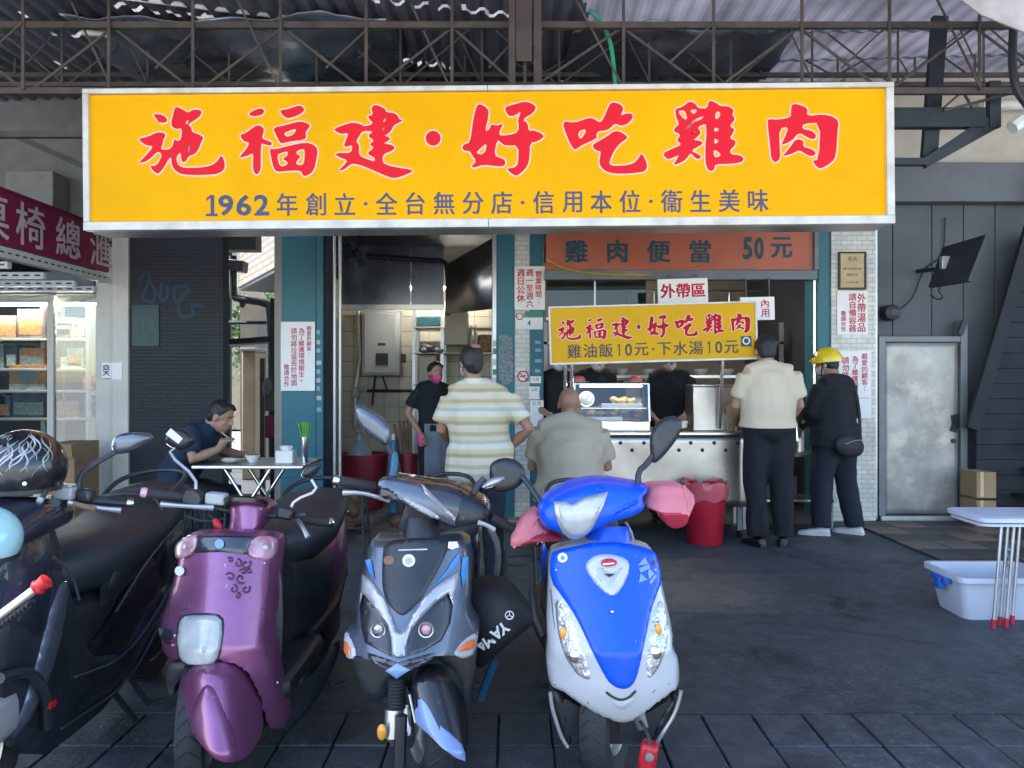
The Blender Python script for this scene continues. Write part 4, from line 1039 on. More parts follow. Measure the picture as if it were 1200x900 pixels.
# ------------------------------------------------------------------ the alley and what lies beyond
def alley():
    T = Thing('tiled_bay_building', 'sunlit beige tiled house with an overhanging bay down the alley', 'building', (-3.0, 15, 0))
    p0, p1 = Vector((-2.62, 8.9)), Vector((-4.08, 11.4)); zb = WZ(308, 8.95)
    q0, q1 = p0 + Vector((1.9, 1.1)) * .6, p1 + Vector((1.9, 1.1)) * .8
    T.add('bay', B().prism([tuple(p0), tuple(p1), tuple(q1), tuple(q0)], zb, 6.5, 'Z'), 'bay_tile', bev=.01)
    ins = lambda p: (p.x * .99 - .02, p.y + .02)
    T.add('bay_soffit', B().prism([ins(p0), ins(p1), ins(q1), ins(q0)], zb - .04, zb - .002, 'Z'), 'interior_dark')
    mk('alley_wall_paint', (.24, .20, .135), .8, var=.15, dirt=.4, dcol=(.12, .10, .07))
    T.add('ground_floor', B().box(-4.6, -2.5, 13.0, 14, 0, zb), 'alley_wall_paint')
    for x in (-4.3, -3.6): T.add('window', B().box(x, x + .45, 12.96, 13.02, 1.5, 2.3), 'slab_grey')
    T.add('downpipe', B().tube([(-4.16, 11.3, 0), (-4.16, 11.3, 7)], .04, 8), 'plate_green')
    far = Thing('far_house', 'sunlit cream wall of a house at the end of the alley', 'building', (-5.5, 21, 0))
    far.add('wall', B().box(-9, -1.0, 21, 24, 0, 5.5), 'alley_wall_paint')
    for x, z in ((-5.9, 1.2), (-4.9, 1.2), (-5.9, 3.2), (-4.9, 3.2)):
        f = far.add('window', B().box(x, x + .6, 20.96, 21.02, z, z + 1.0), 'slab_grey'); far.add('pane', B().box(x + .05, x + .55, 20.94, 20.955, z + .05, z + .95), 'interior_dark', f)
    P = Thing('black_pipe_run', 'black pipe with elbows and box crossing the alley', 'pipe', W(284, 500, 9.2)); d = 9.2
    P.add('pipe', B().tube([W(273, 300, d), W(273, 346, d), W(276, 350, d), W(312, 355, d), W(316, 362, d), W(317, 420, d), W(318, 560, d)], .045, 10, smooth=1), 'black_steel')
    P.add('lamp_box', B().obox(W(278, 312, d), (.2, .2, .13), (0, .12, 0)), 'black_steel', bev=.01)
    P.add('valve', B().ell(W(284, 356, d), (.04, .04, .05)), 'black_steel')
    P.add('cross_bar', B().tube([W(262, 378, d), W(318, 378, d)], .022, 8), 'black_steel')
    M2 = Thing('alley_meter_frame', 'cluttered dark pipes and meters beside the teal column', 'frame', (WX(322, 8.6), 8.6, 0)); d = 8.6
    M2.add('frame_post', B().bar(W(322, 350, d), (WX(322, d), d, 0), .08, .08), 'black_steel')
    M2.add('frame_post', B().bar(W(308, 420, d), (WX(308, d), d, 0), .05, .05), 'rust_steel')
    M2.add('canopy_arm', B().bar(W(268, 402, d), W(318, 398, d), .06, .3), 'black_steel')
    M2.add('meter', B().obox(W(318, 470, d - .05), (.12, .1, .22)), 'rust_steel', bev=.01)
    M2.add('red_box', B().obox(W(317, 500, d - .05), (.1, .1, .25)), 'maroon_sign', bev=.01)
    M2.add('bag', B().ell(W(314, 455, d - .06), (.06, .05, .12)), 'slab_grey')
    ta = Thing('alley_wall', 'pale stained wall strip down the middle of the alley', 'wall', (WX(291, 10.4), 10.4, 0))
    ta.add('wall', B().box(WX(283, 10.4), WX(299, 10.4), 10.4, 10.9, 0, WZ(412, 10.4)), 'alley_wall_paint', bev=.02)
    ta.add('coping', B().box(WX(282, 10.38), WX(300, 10.38), 10.36, 10.92, WZ(412, 10.4) + .002, WZ(412, 10.4) + .05), 'concrete', bev=.01)
    # tree seen through the alley
    tr = Thing('tree', 'green leafy tree glimpsed at the end of the alley', 'tree', (-5.6, 17.5, 0))
    tr.add('trunk', B().tube([(-5.6, 17.5, 0), (-5.55, 17.5, 1.2), (-5.7, 17.4, 2.4)], [.12, .09, .05], 8), 'bark')
    for e in ((-6.2, 17.2, 2.9), (-5.1, 17.8, 3.0), (-5.6, 16.9, 3.1)): tr.add('limb', B().tube([(-5.58, 17.5, 1.6), e], [.06, .02], 6), 'bark')
    rg = np.random.default_rng(5); b = B()
    for i in range(2600):
        c = rg.normal(0, 1, 3); c /= np.linalg.norm(c); c *= rg.uniform(.3, 1) ** .5
        k = .75 + .25 * math.sin(c[0] * 9) * math.cos(c[2] * 7)
        p = Vector((-5.6 + c[0] * 1.3 * k, 17.4 + c[1] * 1.1 * k, 2.35 + c[2] * 1.35 * k))
        a = Vector(rg.normal(0, 1, 3)).normalized() * .07; q = Vector(rg.normal(0, 1, 3)).normalized() * .04
        b.add([p - a, p + q, p + a, p - q], [(0, 1, 2, 3)])
    cr = tr.add('crown', b, 'leaf', smooth=False, recalc=False)
alley()
# ------------------------------------------------------------------ shop room
mk('red_plastic', (0.42, 0.012, 0.03), 0.35, var=.08)
mk('maroon_plastic', (0.22, 0.012, 0.025), 0.45, var=.12)
mk('pink_plastic', (0.65, 0.12, 0.14), 0.4)
mk('bag_film', (0.55, 0.10, 0.12), 0.25, var=.1)
mk('cream_paint', (0.47, 0.44, 0.35), .5, var=.05, dirt=.3, dcol=(.3, .27, .2))
mk('grey_box', (0.36, 0.37, 0.38), .45, var=.06, dirt=.25)
mk('green_brush', (0.10, 0.40, 0.04), .5, var=.2)
mk('rice', (0.68, 0.62, 0.5), .6, bump=.6, bscale=90)
mk('chicken', (0.62, 0.42, 0.16), .35, var=.2, scale=20)
mk('meat_red', (0.32, 0.10, 0.06), .4, var=.3, scale=20)
mk('porcelain', (0.75, 0.74, 0.7), .25)
mk('black_plastic', (0.015, 0.016, 0.018), .45, var=.15)
mk('brown_net', (0.16, 0.09, 0.05), .8, var=.4, scale=25, bump=.6, bscale=40)
mk('straw', (0.20, 0.12, 0.07), .8, var=.3)
mk('blue_white', (0.06, 0.18, 0.26), .4, var=.3, scale=12)
mk('greens', (0.05, 0.20, 0.03), .5, var=.4, scale=30, bump=.6, bscale=50)
def folds_simple(me, amp, seed):
    n = len(me.vertices); rg = np.random.default_rng(seed); co = np.empty(n * 3); me.vertices.foreach_get('co', co); co = co.reshape(-1, 3)
    co += np.sin(co @ rg.normal(0, 1, (3, 3)) * 45) * amp; me.vertices.foreach_set('co', co.ravel()); me.update(); return me
def room():
    T = Thing('shop_building', 'shop building walls and ceiling around kitchen and stall', 'building', (0.6, 9, 0))
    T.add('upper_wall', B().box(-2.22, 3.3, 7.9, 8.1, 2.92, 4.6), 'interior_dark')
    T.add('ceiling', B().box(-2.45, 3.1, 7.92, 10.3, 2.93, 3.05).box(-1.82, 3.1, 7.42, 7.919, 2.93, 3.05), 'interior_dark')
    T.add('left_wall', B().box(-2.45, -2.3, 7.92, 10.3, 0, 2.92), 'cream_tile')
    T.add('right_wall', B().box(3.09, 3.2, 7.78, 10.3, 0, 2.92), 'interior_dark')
    T.add('sky_block', B().box(-1.9, 9, 8.3, 13, 3.1, 8.0), 'concrete')  # unseen upper mass, added to block light from the sky
    T.add('partition', B().box(.1, .16, 7.82, 8.9, 0, 2.92), 'cream_tile')
    bw = T.add('back_wall', B().box(-2.45, 3.1, 10.2, 10.35, 0, 2.92), 'grout')
    ts = .2; tmesh = B().box(-ts / 2 + .004, ts / 2 - .004, -.008, 0, -ts / 2 + .004, ts / 2 - .004).mesh('wall_tile', False)
    tmesh.transform(Matrix.Identity(4)); tmesh.materials.append(MATS['cream_tile'])
    for i in range(13):
        for j in range(12):
            o = bpy.data.objects.new('wall_tile', tmesh); COL.objects.link(o); o.parent = bw
            o.location = Vector((-2.2 + i * ts, 10.198, .1 + j * ts)) - Vector(T.o.location)
    return T
room()
T = Thing('stainless_hood', 'stainless steel cooking hood hanging in the kitchen', 'hood', W(480, 356, 9.2))
hd = 9.0
T.add('hood_panel', B().box(WX(400, hd), WX(481, hd), hd, hd + .02, WZ(357, hd), WZ(285, hd)), 'hood_steel')
T.add('hood_panel', B().box(WX(482, hd), WX(520, hd), hd, hd + .02, WZ(362, hd), WZ(285, hd)), 'hood_steel')
T.add('hood_rim', B().box(WX(400, hd), WX(520, hd), hd - .03, hd + .03, WZ(363, hd), WZ(357, hd) - .002), 'steel')
a, b_, c, d_ = W(524, 310, 8.6), W(577, 280, 7.9), W(577, 362, 7.9), W(524, 368, 8.6)
T.add('side_panel', B().add([a, b_, c, d_], [(0, 1, 2, 3)]), 'steel').modifiers.new('s', 'SOLIDIFY').thickness = .01
T.add('hood_pipe', B().tube([W(430, 300, 8.9), W(500, 305, 8.9), W(522, 306, 8.85), W(525, 320, 8.8), W(525, 370, 8.8)], .03, 8, smooth=1), 'black_steel')
mk('case_light', (1.0, 0.9, 0.7), .5, emit=9.0)
mk('tube_light', (1.0, 0.95, 0.85), .5, emit=38.0)
def tube_lamp(p, L, label, axis='X'):
    T = Thing('fluorescent_lamp', label, 'lamp', p)
    p = Vector(p); h = Vector((L / 2, 0, 0)) if axis == 'X' else Vector((0, L / 2, 0))
    T.add('housing', B().bar(p - h * 1.05 + Vector((0, 0, .05)), p + h * 1.05 + Vector((0, 0, .05)), .07, .07), 'streak_pipe_white')
    T.add('tube', B().tube([p - h, p + h], .014, 8), 'tube_light')
tube_lamp((-.9, 9.55, 2.5), 1.0, 'lit fluorescent tube under the kitchen ceiling')
tube_lamp((-4.75, 7.56, 2.10), 1.3, 'lit fluorescent tube behind the left shop window')
tube_lamp((1.5, 7.95, 2.62), 1.2, 'lit fluorescent tube above the food stall')

T = Thing('electrical_cabinet', 'grey electrical cabinet on the cream kitchen tiles', 'cabinet', W(449, 437, 9.95)); d = 9.93
T.add('housing', B().box(WX(424, d), WX(468, d), d, d + .2, WZ(440, d), WZ(364, d)), 'grey_box', bev=.008)
dr = T.add('door', B().box(WX(427, d), WX(465, d), d - .015, d - .001, WZ(437, d), WZ(367, d)), 'grey_box', bev=.006)
T.add('handle', B().box(WX(441, d), WX(455, d), d - .03, d - .016, WZ(428, d), WZ(414, d)), 'black_plastic', dr, bev=.004)
T.add('label_plate', B().box(WX(443, d), WX(452, d), d - .018, d - .0155, WZ(405, d), WZ(402, d)), 'black_plastic', dr)
T = Thing('conduit_run', 'grey conduits running down the kitchen wall by the cabinet', 'conduit', W(440, 480, 10)); d = 10.1
T.add('pipe', B().tube([W(420, 365, d), W(422, 420, d), W(416, 455, d), W(416, 500, d)], .03, 8), 'alu')
T.add('pipe', B().tube([W(430, 458, d), W(484, 458, d)], .02, 8), 'black_steel')
T.add('pipe', B().tube([W(440, 440, d), W(436, 475, d)], .016, 8), 'black_steel')
T.add('pipe', B().tube([W(448, 440, d), W(454, 458, d)], .012, 8), 'black_steel')
T.add('switch_box', B().obox(W(417, 460, d - .03), (.09, .06, .14)), 'grey_box', bev=.01)
T.add('outlet', B().obox(W(472, 420, d - .03), (.08, .05, .12)), 'black_plastic', bev=.01)
T = Thing('kitchen_rack', 'tall steel rack with cabinet and bottles at the kitchen back', 'rack', (WX(515, 9.6), 9.6, 0)); d = 9.6
for px in (485, 518, 578):
    for dd in (d, d + .4): T.add('post', B().box(WX(px, d) - .02, WX(px, d) + .02, dd, dd + .04, 0, WZ(360, d)), 'galv')
for py in (383, 413, 450, 500):
    T.add('shelf', B().box(WX(484, d), WX(580, d), d - .01, d + .44, WZ(py, d) - .02, WZ(py, d)), 'cream_paint', bev=.004)
def item(name, label, cat, px0, px1, py0, py1, d, dep, mat, bev=.01, group=None):
    return single(name, B().box(WX(px0, d), WX(px1, d), d - .02, d - .02 + dep, WZ(py1, d), WZ(py0, d)), mat, label, cat, bev=bev, group=group)
item('storage_cabinet', 'cream wall cabinet beside the bottles in the kitchen', 'cabinet', 521, 548, 364, 404, 9.4, .3, 'cream_paint')
item('teal_crate', 'teal crate on the top rack shelf', 'crate', 488, 516, 371, 382.5, 9.62, .3, 'teal_paint')
item('cream_tub', 'cream tub on the middle rack shelf', 'tub', 489, 512, 416, 449.5, 9.62, .3, 'cream_paint', .03)
item('brown_sacks', 'brown packages on the right rack shelf', 'package', 560, 577, 392, 412.5, 9.62, .3, 'brown_net', .03)
mk('bottle_clear', (0.5, 0.56, 0.52), .15, trans=.4)
for k, px in enumerate((551.5, 557.5)):
    T = Thing('bottle', ('left' if k == 0 else 'right') + ' of two clear bottles beside the kitchen cabinet', 'bottle', W(px, 412.9, 9.64), group='bottles on the rack')
    p = W(px, 412.9, 9.64); T.add('glass', B().lathe([(.028, 0), (.03, .02), (.03, .2), (.012, .27), (.012, .31)], p, n=14), 'bottle_clear'); T.add('cap', B().lathe([(.015, .31), (.015, .335)], p, n=12), 'blue_white')
b = B()
for k in range(14):
    rg = random.Random(k); b.ell(W(492 + rg.uniform(0, 24), 408 + rg.uniform(-3, 3), 9.62 + rg.uniform(-.05, .1)), (.05, .04, .035))
single('crumpled_bags', b, 'greens' if False else 'slab_grey', 'heap of crumpled bags on the rack shelf', 'bags')

for name, lab, px, py0, py1, rpx, d, mat in [('red_tub', 'dark red plastic tub behind the grey scooter', 427, 531, 575, 28, 8.2, 'maroon_plastic'), ('red_bin', 'narrow dark red bin in the kitchen', 480, 532, 575, 10, 8.0, 'maroon_plastic')]:
    r = rpx * d / F; zt_ = WZ(py0, d)
    T = Thing(name, lab, 'tub', (WX(px, d), d, 0))
    T.add('wall', B().lathe([(r * .8, 0.0), (r * .82, .02), (r, zt_ - .02), (r * 1.04, zt_ - .02), (r * 1.04, zt_), (r * .96, zt_), (r * .78, .04), (.01, .03)], (WX(px, d), d, 0), n=26), mat)
    T.add('base', B().lathe([(r * .76, .028), (r * .78, .05)], (WX(px, d), d, 0), n=26), mat)
p = W(421, 531, 8.15)
T = Thing('water_jug', 'large clear plastic jug standing in the dark red tub', 'jug', (p.x, p.y, .06)); mk('jug', (0.30, 0.34, 0.34), .2, trans=.3)
T.add('body', B().lathe([(.12, .05), (.14, .08), (.14, .5), (.13, .62), (.05, .7), (.035, .72), (.035, .78)], (p.x, p.y, 0), n=22), 'jug'); T.add('cap', B().lathe([(.04, .78), (.04, .81)], (p.x, p.y, 0), n=16), 'slab_grey')
T = Thing('broom_bundle', 'bundle of brown brooms standing in the narrow red bin', 'broom', (WX(476, 8.02), 8.02, .05))
rg = random.Random(6)
for k in range(9):
    x = WX(476 + rg.uniform(-3, 5), 8.02); T.add('stick', B().tube([(x * .98, 8.02, .08), (x + rg.uniform(-.12, .04), 8.04, WZ(482 + rg.uniform(-6, 26), 8))], .012, 6), 'straw')
p = Vector((WX(461, 7.9), 7.9, 0))
T = Thing('detergent_bottle', 'blue and white bottle standing by the red tub', 'bottle', p)
T.add('body', B().lathe([(.045, 0), (.05, .02), (.05, .62), (.03, .72), (.018, .74)], p, n=16), 'blue_white'); T.add('cap', B().lathe([(.02, .74), (.02, .80)], p, n=12), 'porcelain')
b = B(); rg = random.Random(9)
for k in range(40):
    b.ell((WX(410, 6.9) + rg.gauss(0, .12), 6.9 + rg.gauss(0, .08), max(.07, rg.uniform(.04, .42))), (.075, .07, .06), 8, 6)
single('net_sack', fuse(b, .02, 2, 'net_sack'), 'brown_net', 'brown net sack of vegetables behind the purple scooter', 'sack')
for k, px in enumerate((392, 398.5)):
    single('chrome_pole', B().tube([(WX(px, 7.38), 7.38, 0), (WX(px, 7.38), 7.38, 3.0)], .016, 10), 'alu', ('left' if k == 0 else 'right') + ' of two thin chrome poles at the kitchen opening', 'pole', group='chrome poles')
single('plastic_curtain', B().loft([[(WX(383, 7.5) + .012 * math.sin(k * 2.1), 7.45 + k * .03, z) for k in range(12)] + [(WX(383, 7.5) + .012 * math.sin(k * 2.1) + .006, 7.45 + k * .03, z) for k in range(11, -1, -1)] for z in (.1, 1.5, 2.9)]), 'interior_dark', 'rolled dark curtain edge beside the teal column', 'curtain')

# ------------------------------------------------------------------ food stall signs
yb = 7.36
T = Thing('price_banner', 'faded orange banner with dark characters and price 50元 above the stall', 'banner', (WX(797, yb), yb, WZ(328, yb)))
T.add('cloth', B().box(WX(640, yb), WX(953, yb), yb, yb + .015, WZ(316, yb), WZ(268, yb)), 'orange_banner')
its = [(c, WX(px, yb), WZ(294.5, yb), .215, .215) for c, px in zip('雞肉便當', (675.5, 723.5, 772, 820.5))] + [('5', WX(876, yb), WZ(291, yb), .09, .215), ('0', WX(889.5, yb), WZ(291, yb), .09, .215), ('元', WX(916, yb), WZ(290, yb), .20, .215)]
for it in its: T.add('character', shift(text([it], .06), y=yb - .003), 'ink_teal', smooth=False, recalc=False)
T.add('bottom_rail', B().box(WX(638, yb), WX(957, yb), yb - .03, yb + .08, WZ(328, yb), WZ(317, yb)), 'rail_grey', bev=.005)
T.add('side_rail', B().box(WX(953, yb), WX(958, yb), yb - .032, yb + .08, WZ(316.5, yb), WZ(262, yb)), 'rail_grey', bev=.004)
T.add('yellow_strap', B().tube([W(640, 304, yb - .04), W(660, 315, yb - .04), W(690, 321, yb - .04), W(765, 323, yb - .04)], .02, 8, smooth=2, flat=.5), 'hose_yellow')
S = Thing('stall_window', 'row of dark panes under the orange banner', 'window', (WX(790, 7.5), 7.5, WZ(380, 7.5)))
S.add('glass_pane', B().box(WX(640, 7.45), WX(696, 7.45), 7.45, 7.458, WZ(372, 7.45), WZ(329, 7.45)), 'dark_pane')
S.add('glass_pane', B().box(WX(698, 7.45), WX(757, 7.45), 7.45, 7.458, WZ(372, 7.45), WZ(329, 7.45)), 'dark_pane')
S.add('mullion', B().box(WX(696, 7.45), WX(698, 7.45), 7.44, 7.47, WZ(372, 7.45), WZ(329, 7.45)), 'galv')
S.add('rail', B().box(WX(640, 7.45), WX(757, 7.45), 7.44, 7.47, WZ(375, 7.45), WZ(372, 7.45)), 'galv')
S.add('upright', B().box(WX(953, 7.45), WX(956, 7.45), 7.44, 7.47, 0.9, WZ(329, 7.45)), 'chrome')
dS = 6.9
t = poster('takeaway_sign', 'white sign reading 外帶區 in red above the small yellow sign', 'sign', 771.5, 830, 326.5, 355, dS, rows=[('外帶區', 774, 828, 340.5, 17)], bold=.05, rot=-.03, th=.02)
for px in (785, 818): t.add('hanger', B().tube([W(px, 328, dS + .03), W(px, 322, dS + .5)], .006, 6), 'galv')
t = poster('dine_in_sign', 'small white sign reading 內用 behind the right end of the small yellow sign', 'sign', 868, 908, 348, 375, dS, cols=[(' ', 0, 1), ('內用', .06, .94)], rot=-.02, th=.02)
for px in (875, 902): t.add('hanger', B().tube([W(px, 349, dS + .03), W(px, 322, dS + .5)], .006, 6), 'galv')
dY = 6.42
T = Thing('stall_sign', 'small yellow stall sign with red title and black prices on chrome poles', 'signboard', W(766, 390, dY))
Xs = lambda px: WX(px, dY); Zs = lambda py: WZ(py, dY)
T.add('face', B().box(Xs(645), Xs(886), dY, dY + .06, Zs(422), Zs(358)), 'sign_yellow_old', smooth=False)
for a in ((643.5, 887.5, 356, 358), (643.5, 887.5, 422, 424.5)): T.add('frame_strip', B().box(Xs(a[0]), Xs(a[1]), dY - .01, dY + .07, Zs(a[3]), Zs(a[2])), 'frame_white', bev=.003)
for a in ((643.5, 645.6), (885.4, 887.5)): T.add('frame_strip', B().box(Xs(a[0]), Xs(a[1]), dY - .009, dY + .069, Zs(422), Zs(358)), 'frame_white', bev=.003)
kx = (880 - 653) / (984 - 162); fx = lambda px: Xs(653 + (px - 162) * kx); fz = lambda py: Zs(382.5 + (py - 162) * kx * 1.12)
red, pale = brush_title(fx, fz, .005)
T.add('brush_outline', shift(pale, y=dY - .0008), 'sign_pink', smooth=False, recalc=False)
T.add('brush_title', shift(red, y=dY - .0025), 'sign_red_old', smooth=False, recalc=False)
T.add('price_lettering', shift(text(text_row('雞油飯10元·下水湯10元', Xs(663), Xs(866), Zs(409), .118), .016), y=dY - .002), 'ink_black', smooth=False, recalc=False)
T.add('badge', B().box(Xs(868), Xs(880), dY - .003, dY - .0005, Zs(409), Zs(397)), 'ink_teal')
T.add('badge_ring', B().lathe([(.022, dY - .006), (.032, dY - .006), (.032, dY - .0035), (.022, dY - .0035)], (Xs(874), 0, Zs(402.5)), 'Y', 16, cap=False), 'ink_white')
T.o.rotation_euler = (0, -.028, 0)
for px, lab in ((662, 'first'), (669.5, 'second'), (844, 'right end')):
    x = WX(px, 6.6); single('chrome_pole', B().tube([(x, 6.62, .94), (x, 6.52, WZ(415, 6.5))], .016, 10), 'chrome', lab + ' chrome support pole under the small yellow sign', 'pole', group='poles of the stall sign')

# ------------------------------------------------------------------ stall cart
yc = 6.6
T = Thing('stall_cart', 'stainless steel food cart with drilled front panel', 'cart', (1.15, 6.9, 0))
zc = WZ(506, yc)
T.add('counter_top', B().box(.28, WX(877, yc), yc - .03, yc + .75, zc - .03, zc), 'steel', bev=.006)
def front_panel():
    x0, x1, z0, z1 = .3, WX(874, yc), WZ(594, yc), zc - .032; nx, nz = 22, 10; vs = []; fs = []
    for j in range(nz + 1):
        for i in range(nx + 1):
            u, v = i / nx, j / nz; vs.append((x0 + (x1 - x0) * u, yc + .004 * math.sin(u * 11 + v * 4) * math.sin(v * 3.1), z0 + (z1 - z0) * v))
    for j in range(nz):
        for i in range(nx): a = j * (nx + 1) + i; fs.append((a, a + 1, a + nx + 2, a + nx + 1))
    return B().add(vs, fs)
mk('cart_steel', (0.50, 0.47, 0.43), 0.34, metal=0.95, var=.2, scale=1.8, dirt=.6, dcol=(.66, .6, .53), dscale=2.2, bump=.2, bscale=5)
fp = T.add('front_panel', front_panel(), 'cart_steel'); fp.modifiers.new('s', 'SOLIDIFY').thickness = -.02
b = B()
for r_, (py, o) in enumerate(((519, 0), (527.5, 13.5))):
    for k in range(10):
        px = 645 + o + k * 27.4
        b.lathe([(.013, yc - .008), (.016, yc - .006)], (WX(px, yc), 0, WZ(py, yc)), 'Y', 12)
h = T.add('vent_holes', b, 'seam', fp); h['kind'] = 'stuff'
T.add('side_panel', B().box(WX(874, yc) + .002, WX(874, yc) + .02, yc + .002, yc + .7, WZ(594, yc), zc - .032), 'steel')
T.add('side_panel', B().box(.28, .298, yc + .002, yc + .7, WZ(594, yc), zc - .032), 'steel')
T.add('bottom_shelf', B().box(.3, WX(874, yc), yc + .03, yc + .7, WZ(594, yc) + .001, WZ(594, yc) + .02), 'steel')
for x in (.34, WX(868, yc)):
    for y in (yc + .04, yc + .66): T.add('leg', B().box(x - .02, x + .02, y - .02, y + .02, 0.06, WZ(594, yc)), 'galv'); T.add('caster', B().lathe([(.035, -.012), (.035, .012)], (x, y, .036), 'X', 14), 'black_plastic')
T = Thing('prep_table', 'low steel prep table behind the white shirted man', 'table', (2.5, 7.0, 0))
T.add('table_top', B().box(2.08, 2.95, 6.95, 7.35, .66, .69), 'steel', bev=.004)
for x in (2.12, 2.9):
    for y in (7.0, 7.3): T.add('leg', B().box(x - .02, x + .02, y - .02, y + .02, 0, .66), 'galv')
T.add('lower_shelf', B().box(2.1, 2.93, 6.98, 7.33, .25, .27), 'steel')
single('crate', B().box(2.2, 2.6, 7.0, 7.3, .272, .48), 'interior_dark', 'dark crate on the lower shelf of the prep table', 'crate', bev=.01)
single('soup_pot', B().lathe([(.15, 0), (.16, .01), (.16, .25), (.17, .26), (.15, .26), (.145, .02)], (2.55, 7.15, .692), n=24), 'steel', 'steel soup pot on the prep table', 'pot')
# display case
cd = yc + .06
mk('white_panel', (.7, .7, .68), .3)
T = Thing('display_case', 'glass display case of cooked chicken on the cart', 'display case', (WX(717, cd), cd, zc))
x0, x1, z0, z1 = WX(673, cd), WX(762, cd), zc + .002, WZ(449, cd)
T.add('glass_pane', B().add([(x0, cd, z0 + .09), (x1, cd, z0 + .09), (x1, cd + .06, z1), (x0, cd + .06, z1)], [(0, 1, 2, 3)]), 'case_glass', smooth=False)
T.add('glass_pane', B().box(x1 - .006, x1, cd + .03, cd + .38, z0 + .03, z1), 'case_glass', smooth=False)
T.add('glass_pane', B().box(x0, x0 + .006, cd + .03, cd + .38, z0 + .03, z1), 'case_glass', smooth=False)
T.add('top', B().box(x0, x1, cd + .062, cd + .4, z1 - .012, z1), 'steel', bev=.003)
T.add('base', B().box(x0, x1, cd - .002, cd + .4, z0, z0 + .085), 'steel', bev=.006)
T.add('shelf', B().box(x0 + .01, x1 - .01, cd + .08, cd + .37, z0 + .19, z0 + .2), 'steel')
for x in (x0, x1 - .012): T.add('post', B().bar((x + .006, cd - .002, z0 + .085), (x + .006, cd + .058, z1), .014, .014), 'chrome')
T.add('lamp_tube', B().tube([(x0 + .06, cd + .09, z1 - .025), (x1 - .06, cd + .09, z1 - .025)], .008, 8), 'case_light')
rg = random.Random(3)
def heap(name, label, cx, cy, z, n, mat, rx, ry, s=.04, cat='food'):
    b = B()
    for k in range(n):
        b.ell((cx + rg.uniform(-rx, rx), cy + rg.uniform(-ry, ry), z + s * .6 + rg.uniform(0, s)), (s * rg.uniform(.8, 1.5), s * rg.uniform(.7, 1.2), s * rg.uniform(.5, .8)), 9, 6, (0, rg.uniform(-.5, .5), rg.uniform(0, 3)))
    single(name, fuse(b, .009, 1, name), mat, label, cat)
def tray(cx, cy, z, w, dpt, label):
    single('food_tray', B().box(cx - w / 2, cx + w / 2, cy - dpt / 2, cy + dpt / 2, z, z + .015).box(cx - w / 2, cx + w / 2, cy - dpt / 2 - .006, cy - dpt / 2 - .0005, z, z + .035), 'porcelain', label, 'tray', bev=.003)
xa = x0 + .17; xb = x0 + .42; xc_ = x0 + .59
tray(x0 + .23, cd + .2, z0 + .0855, .4, .22, 'white tray of chicken at the bottom of the display case')
tray(x0 + .43, cd + .22, z0 + .201, .36, .22, 'white tray on the upper shelf of the display case')
heap('chicken_pieces', 'pale chicken pieces on the lower tray', x0 + .22, cd + .17, z0 + .101, 12, 'chicken', .15, .06)
heap('chicken_pieces', 'yellow chicken halves on the upper tray', x0 + .42, cd + .2, z0 + .217, 9, 'chicken', .14, .05)
heap('braised_meat', 'dark braised meat at the right of the display case', x0 + .585, cd + .18, z0 + .0855, 8, 'meat_red', .04, .08, .035)
p = (x0 + .12, cd + .18, z0 + .217)
T = Thing('wheel_reflection_dial', 'round dial in the display case imitating a reflected car wheel', 'scale', (p[0], p[1], z0 + .201))  # dial built in place of a car wheel's reflection in the glass
T.add('dial_body', B().lathe([(.06, -.03), (.068, -.025), (.068, .03)], (p[0], p[1], z0 + .275), 'Y', 22), 'porcelain'); T.add('dial_rim', B().lathe([(.058, -.034), (.07, -.034), (.07, -.026)], (p[0], p[1], z0 + .275), 'Y', 22, cap=False), 'chrome')
T.add('base', B().box(p[0] - .06, p[0] + .06, p[1] - .03, p[1] + .05, z0 + .201, z0 + .22), 'black_plastic')
T.add('needle', B().bar((p[0], p[1] - .032, z0 + .275), (p[0] + .03, p[1] - .032, z0 + .31), .005, .002), 'ink_red')
for k, px in enumerate((678, 745)):
    c = W(px, 447, cd + .2); c.z = z1 + .002
    T = Thing('pink_bowl', ('left' if k == 0 else 'right') + ' of two pink bowls upside down on the display case', 'bowl', c, group='pink bowls')
    T.add('plate', B().lathe([(.02, 0), (.09, .004), (.1, .012), (.02, .01)], c, n=22), 'porcelain'); T.add('bowl', B().lathe([(.062, .013), (.06, .035), (.04, .058), (.01, .064)], c, n=20), 'pink_plastic')
pb = (WX(815, yc), WX(868, yc))
T = Thing('steel_box', 'tall plain stainless steel box on the right of the cart', 'box', ((pb[0] + pb[1]) / 2, 6.8, zc))
T.add('wall', B().box(pb[0], pb[1], yc + .08, yc + .4, zc + .001, WZ(453, yc + .08)), 'cart_steel', bev=.008)
T.add('lid_rim', B().box(pb[0] - .008, pb[1] + .008, yc + .07, yc + .41, WZ(453, yc + .08) + .001, WZ(453, yc + .08) + .014), 'steel', bev=.004)
T = Thing('utensil_holder', 'wire holder of chopsticks and spoons on the cart', 'holder', (WX(859, yc), yc, zc))
cx = WX(859, yc)
for k in range(12):
    a = k * math.pi / 6; T.add('wire', B().tube([(cx + .06 * math.cos(a), yc + .04 + .05 * math.sin(a) * .7, zc + .002), (cx + .065 * math.cos(a), yc + .04 + .05 * math.sin(a) * .7, zc + .16)], .004, 6), 'chrome')
for k in range(7):
    T.add('chopstick', B().tube([(cx + rg.uniform(-.04, .04), yc + .04, zc + .01), (cx + rg.uniform(-.06, .06), yc + .03, zc + rg.uniform(.18, .25))], .006, 6), 'paper_tan')
T.add('paper_card', B().obox((cx - .01, yc + .0, zc + .2), (.09, .01, .09), (0, .1, 0)), 'cardboard')
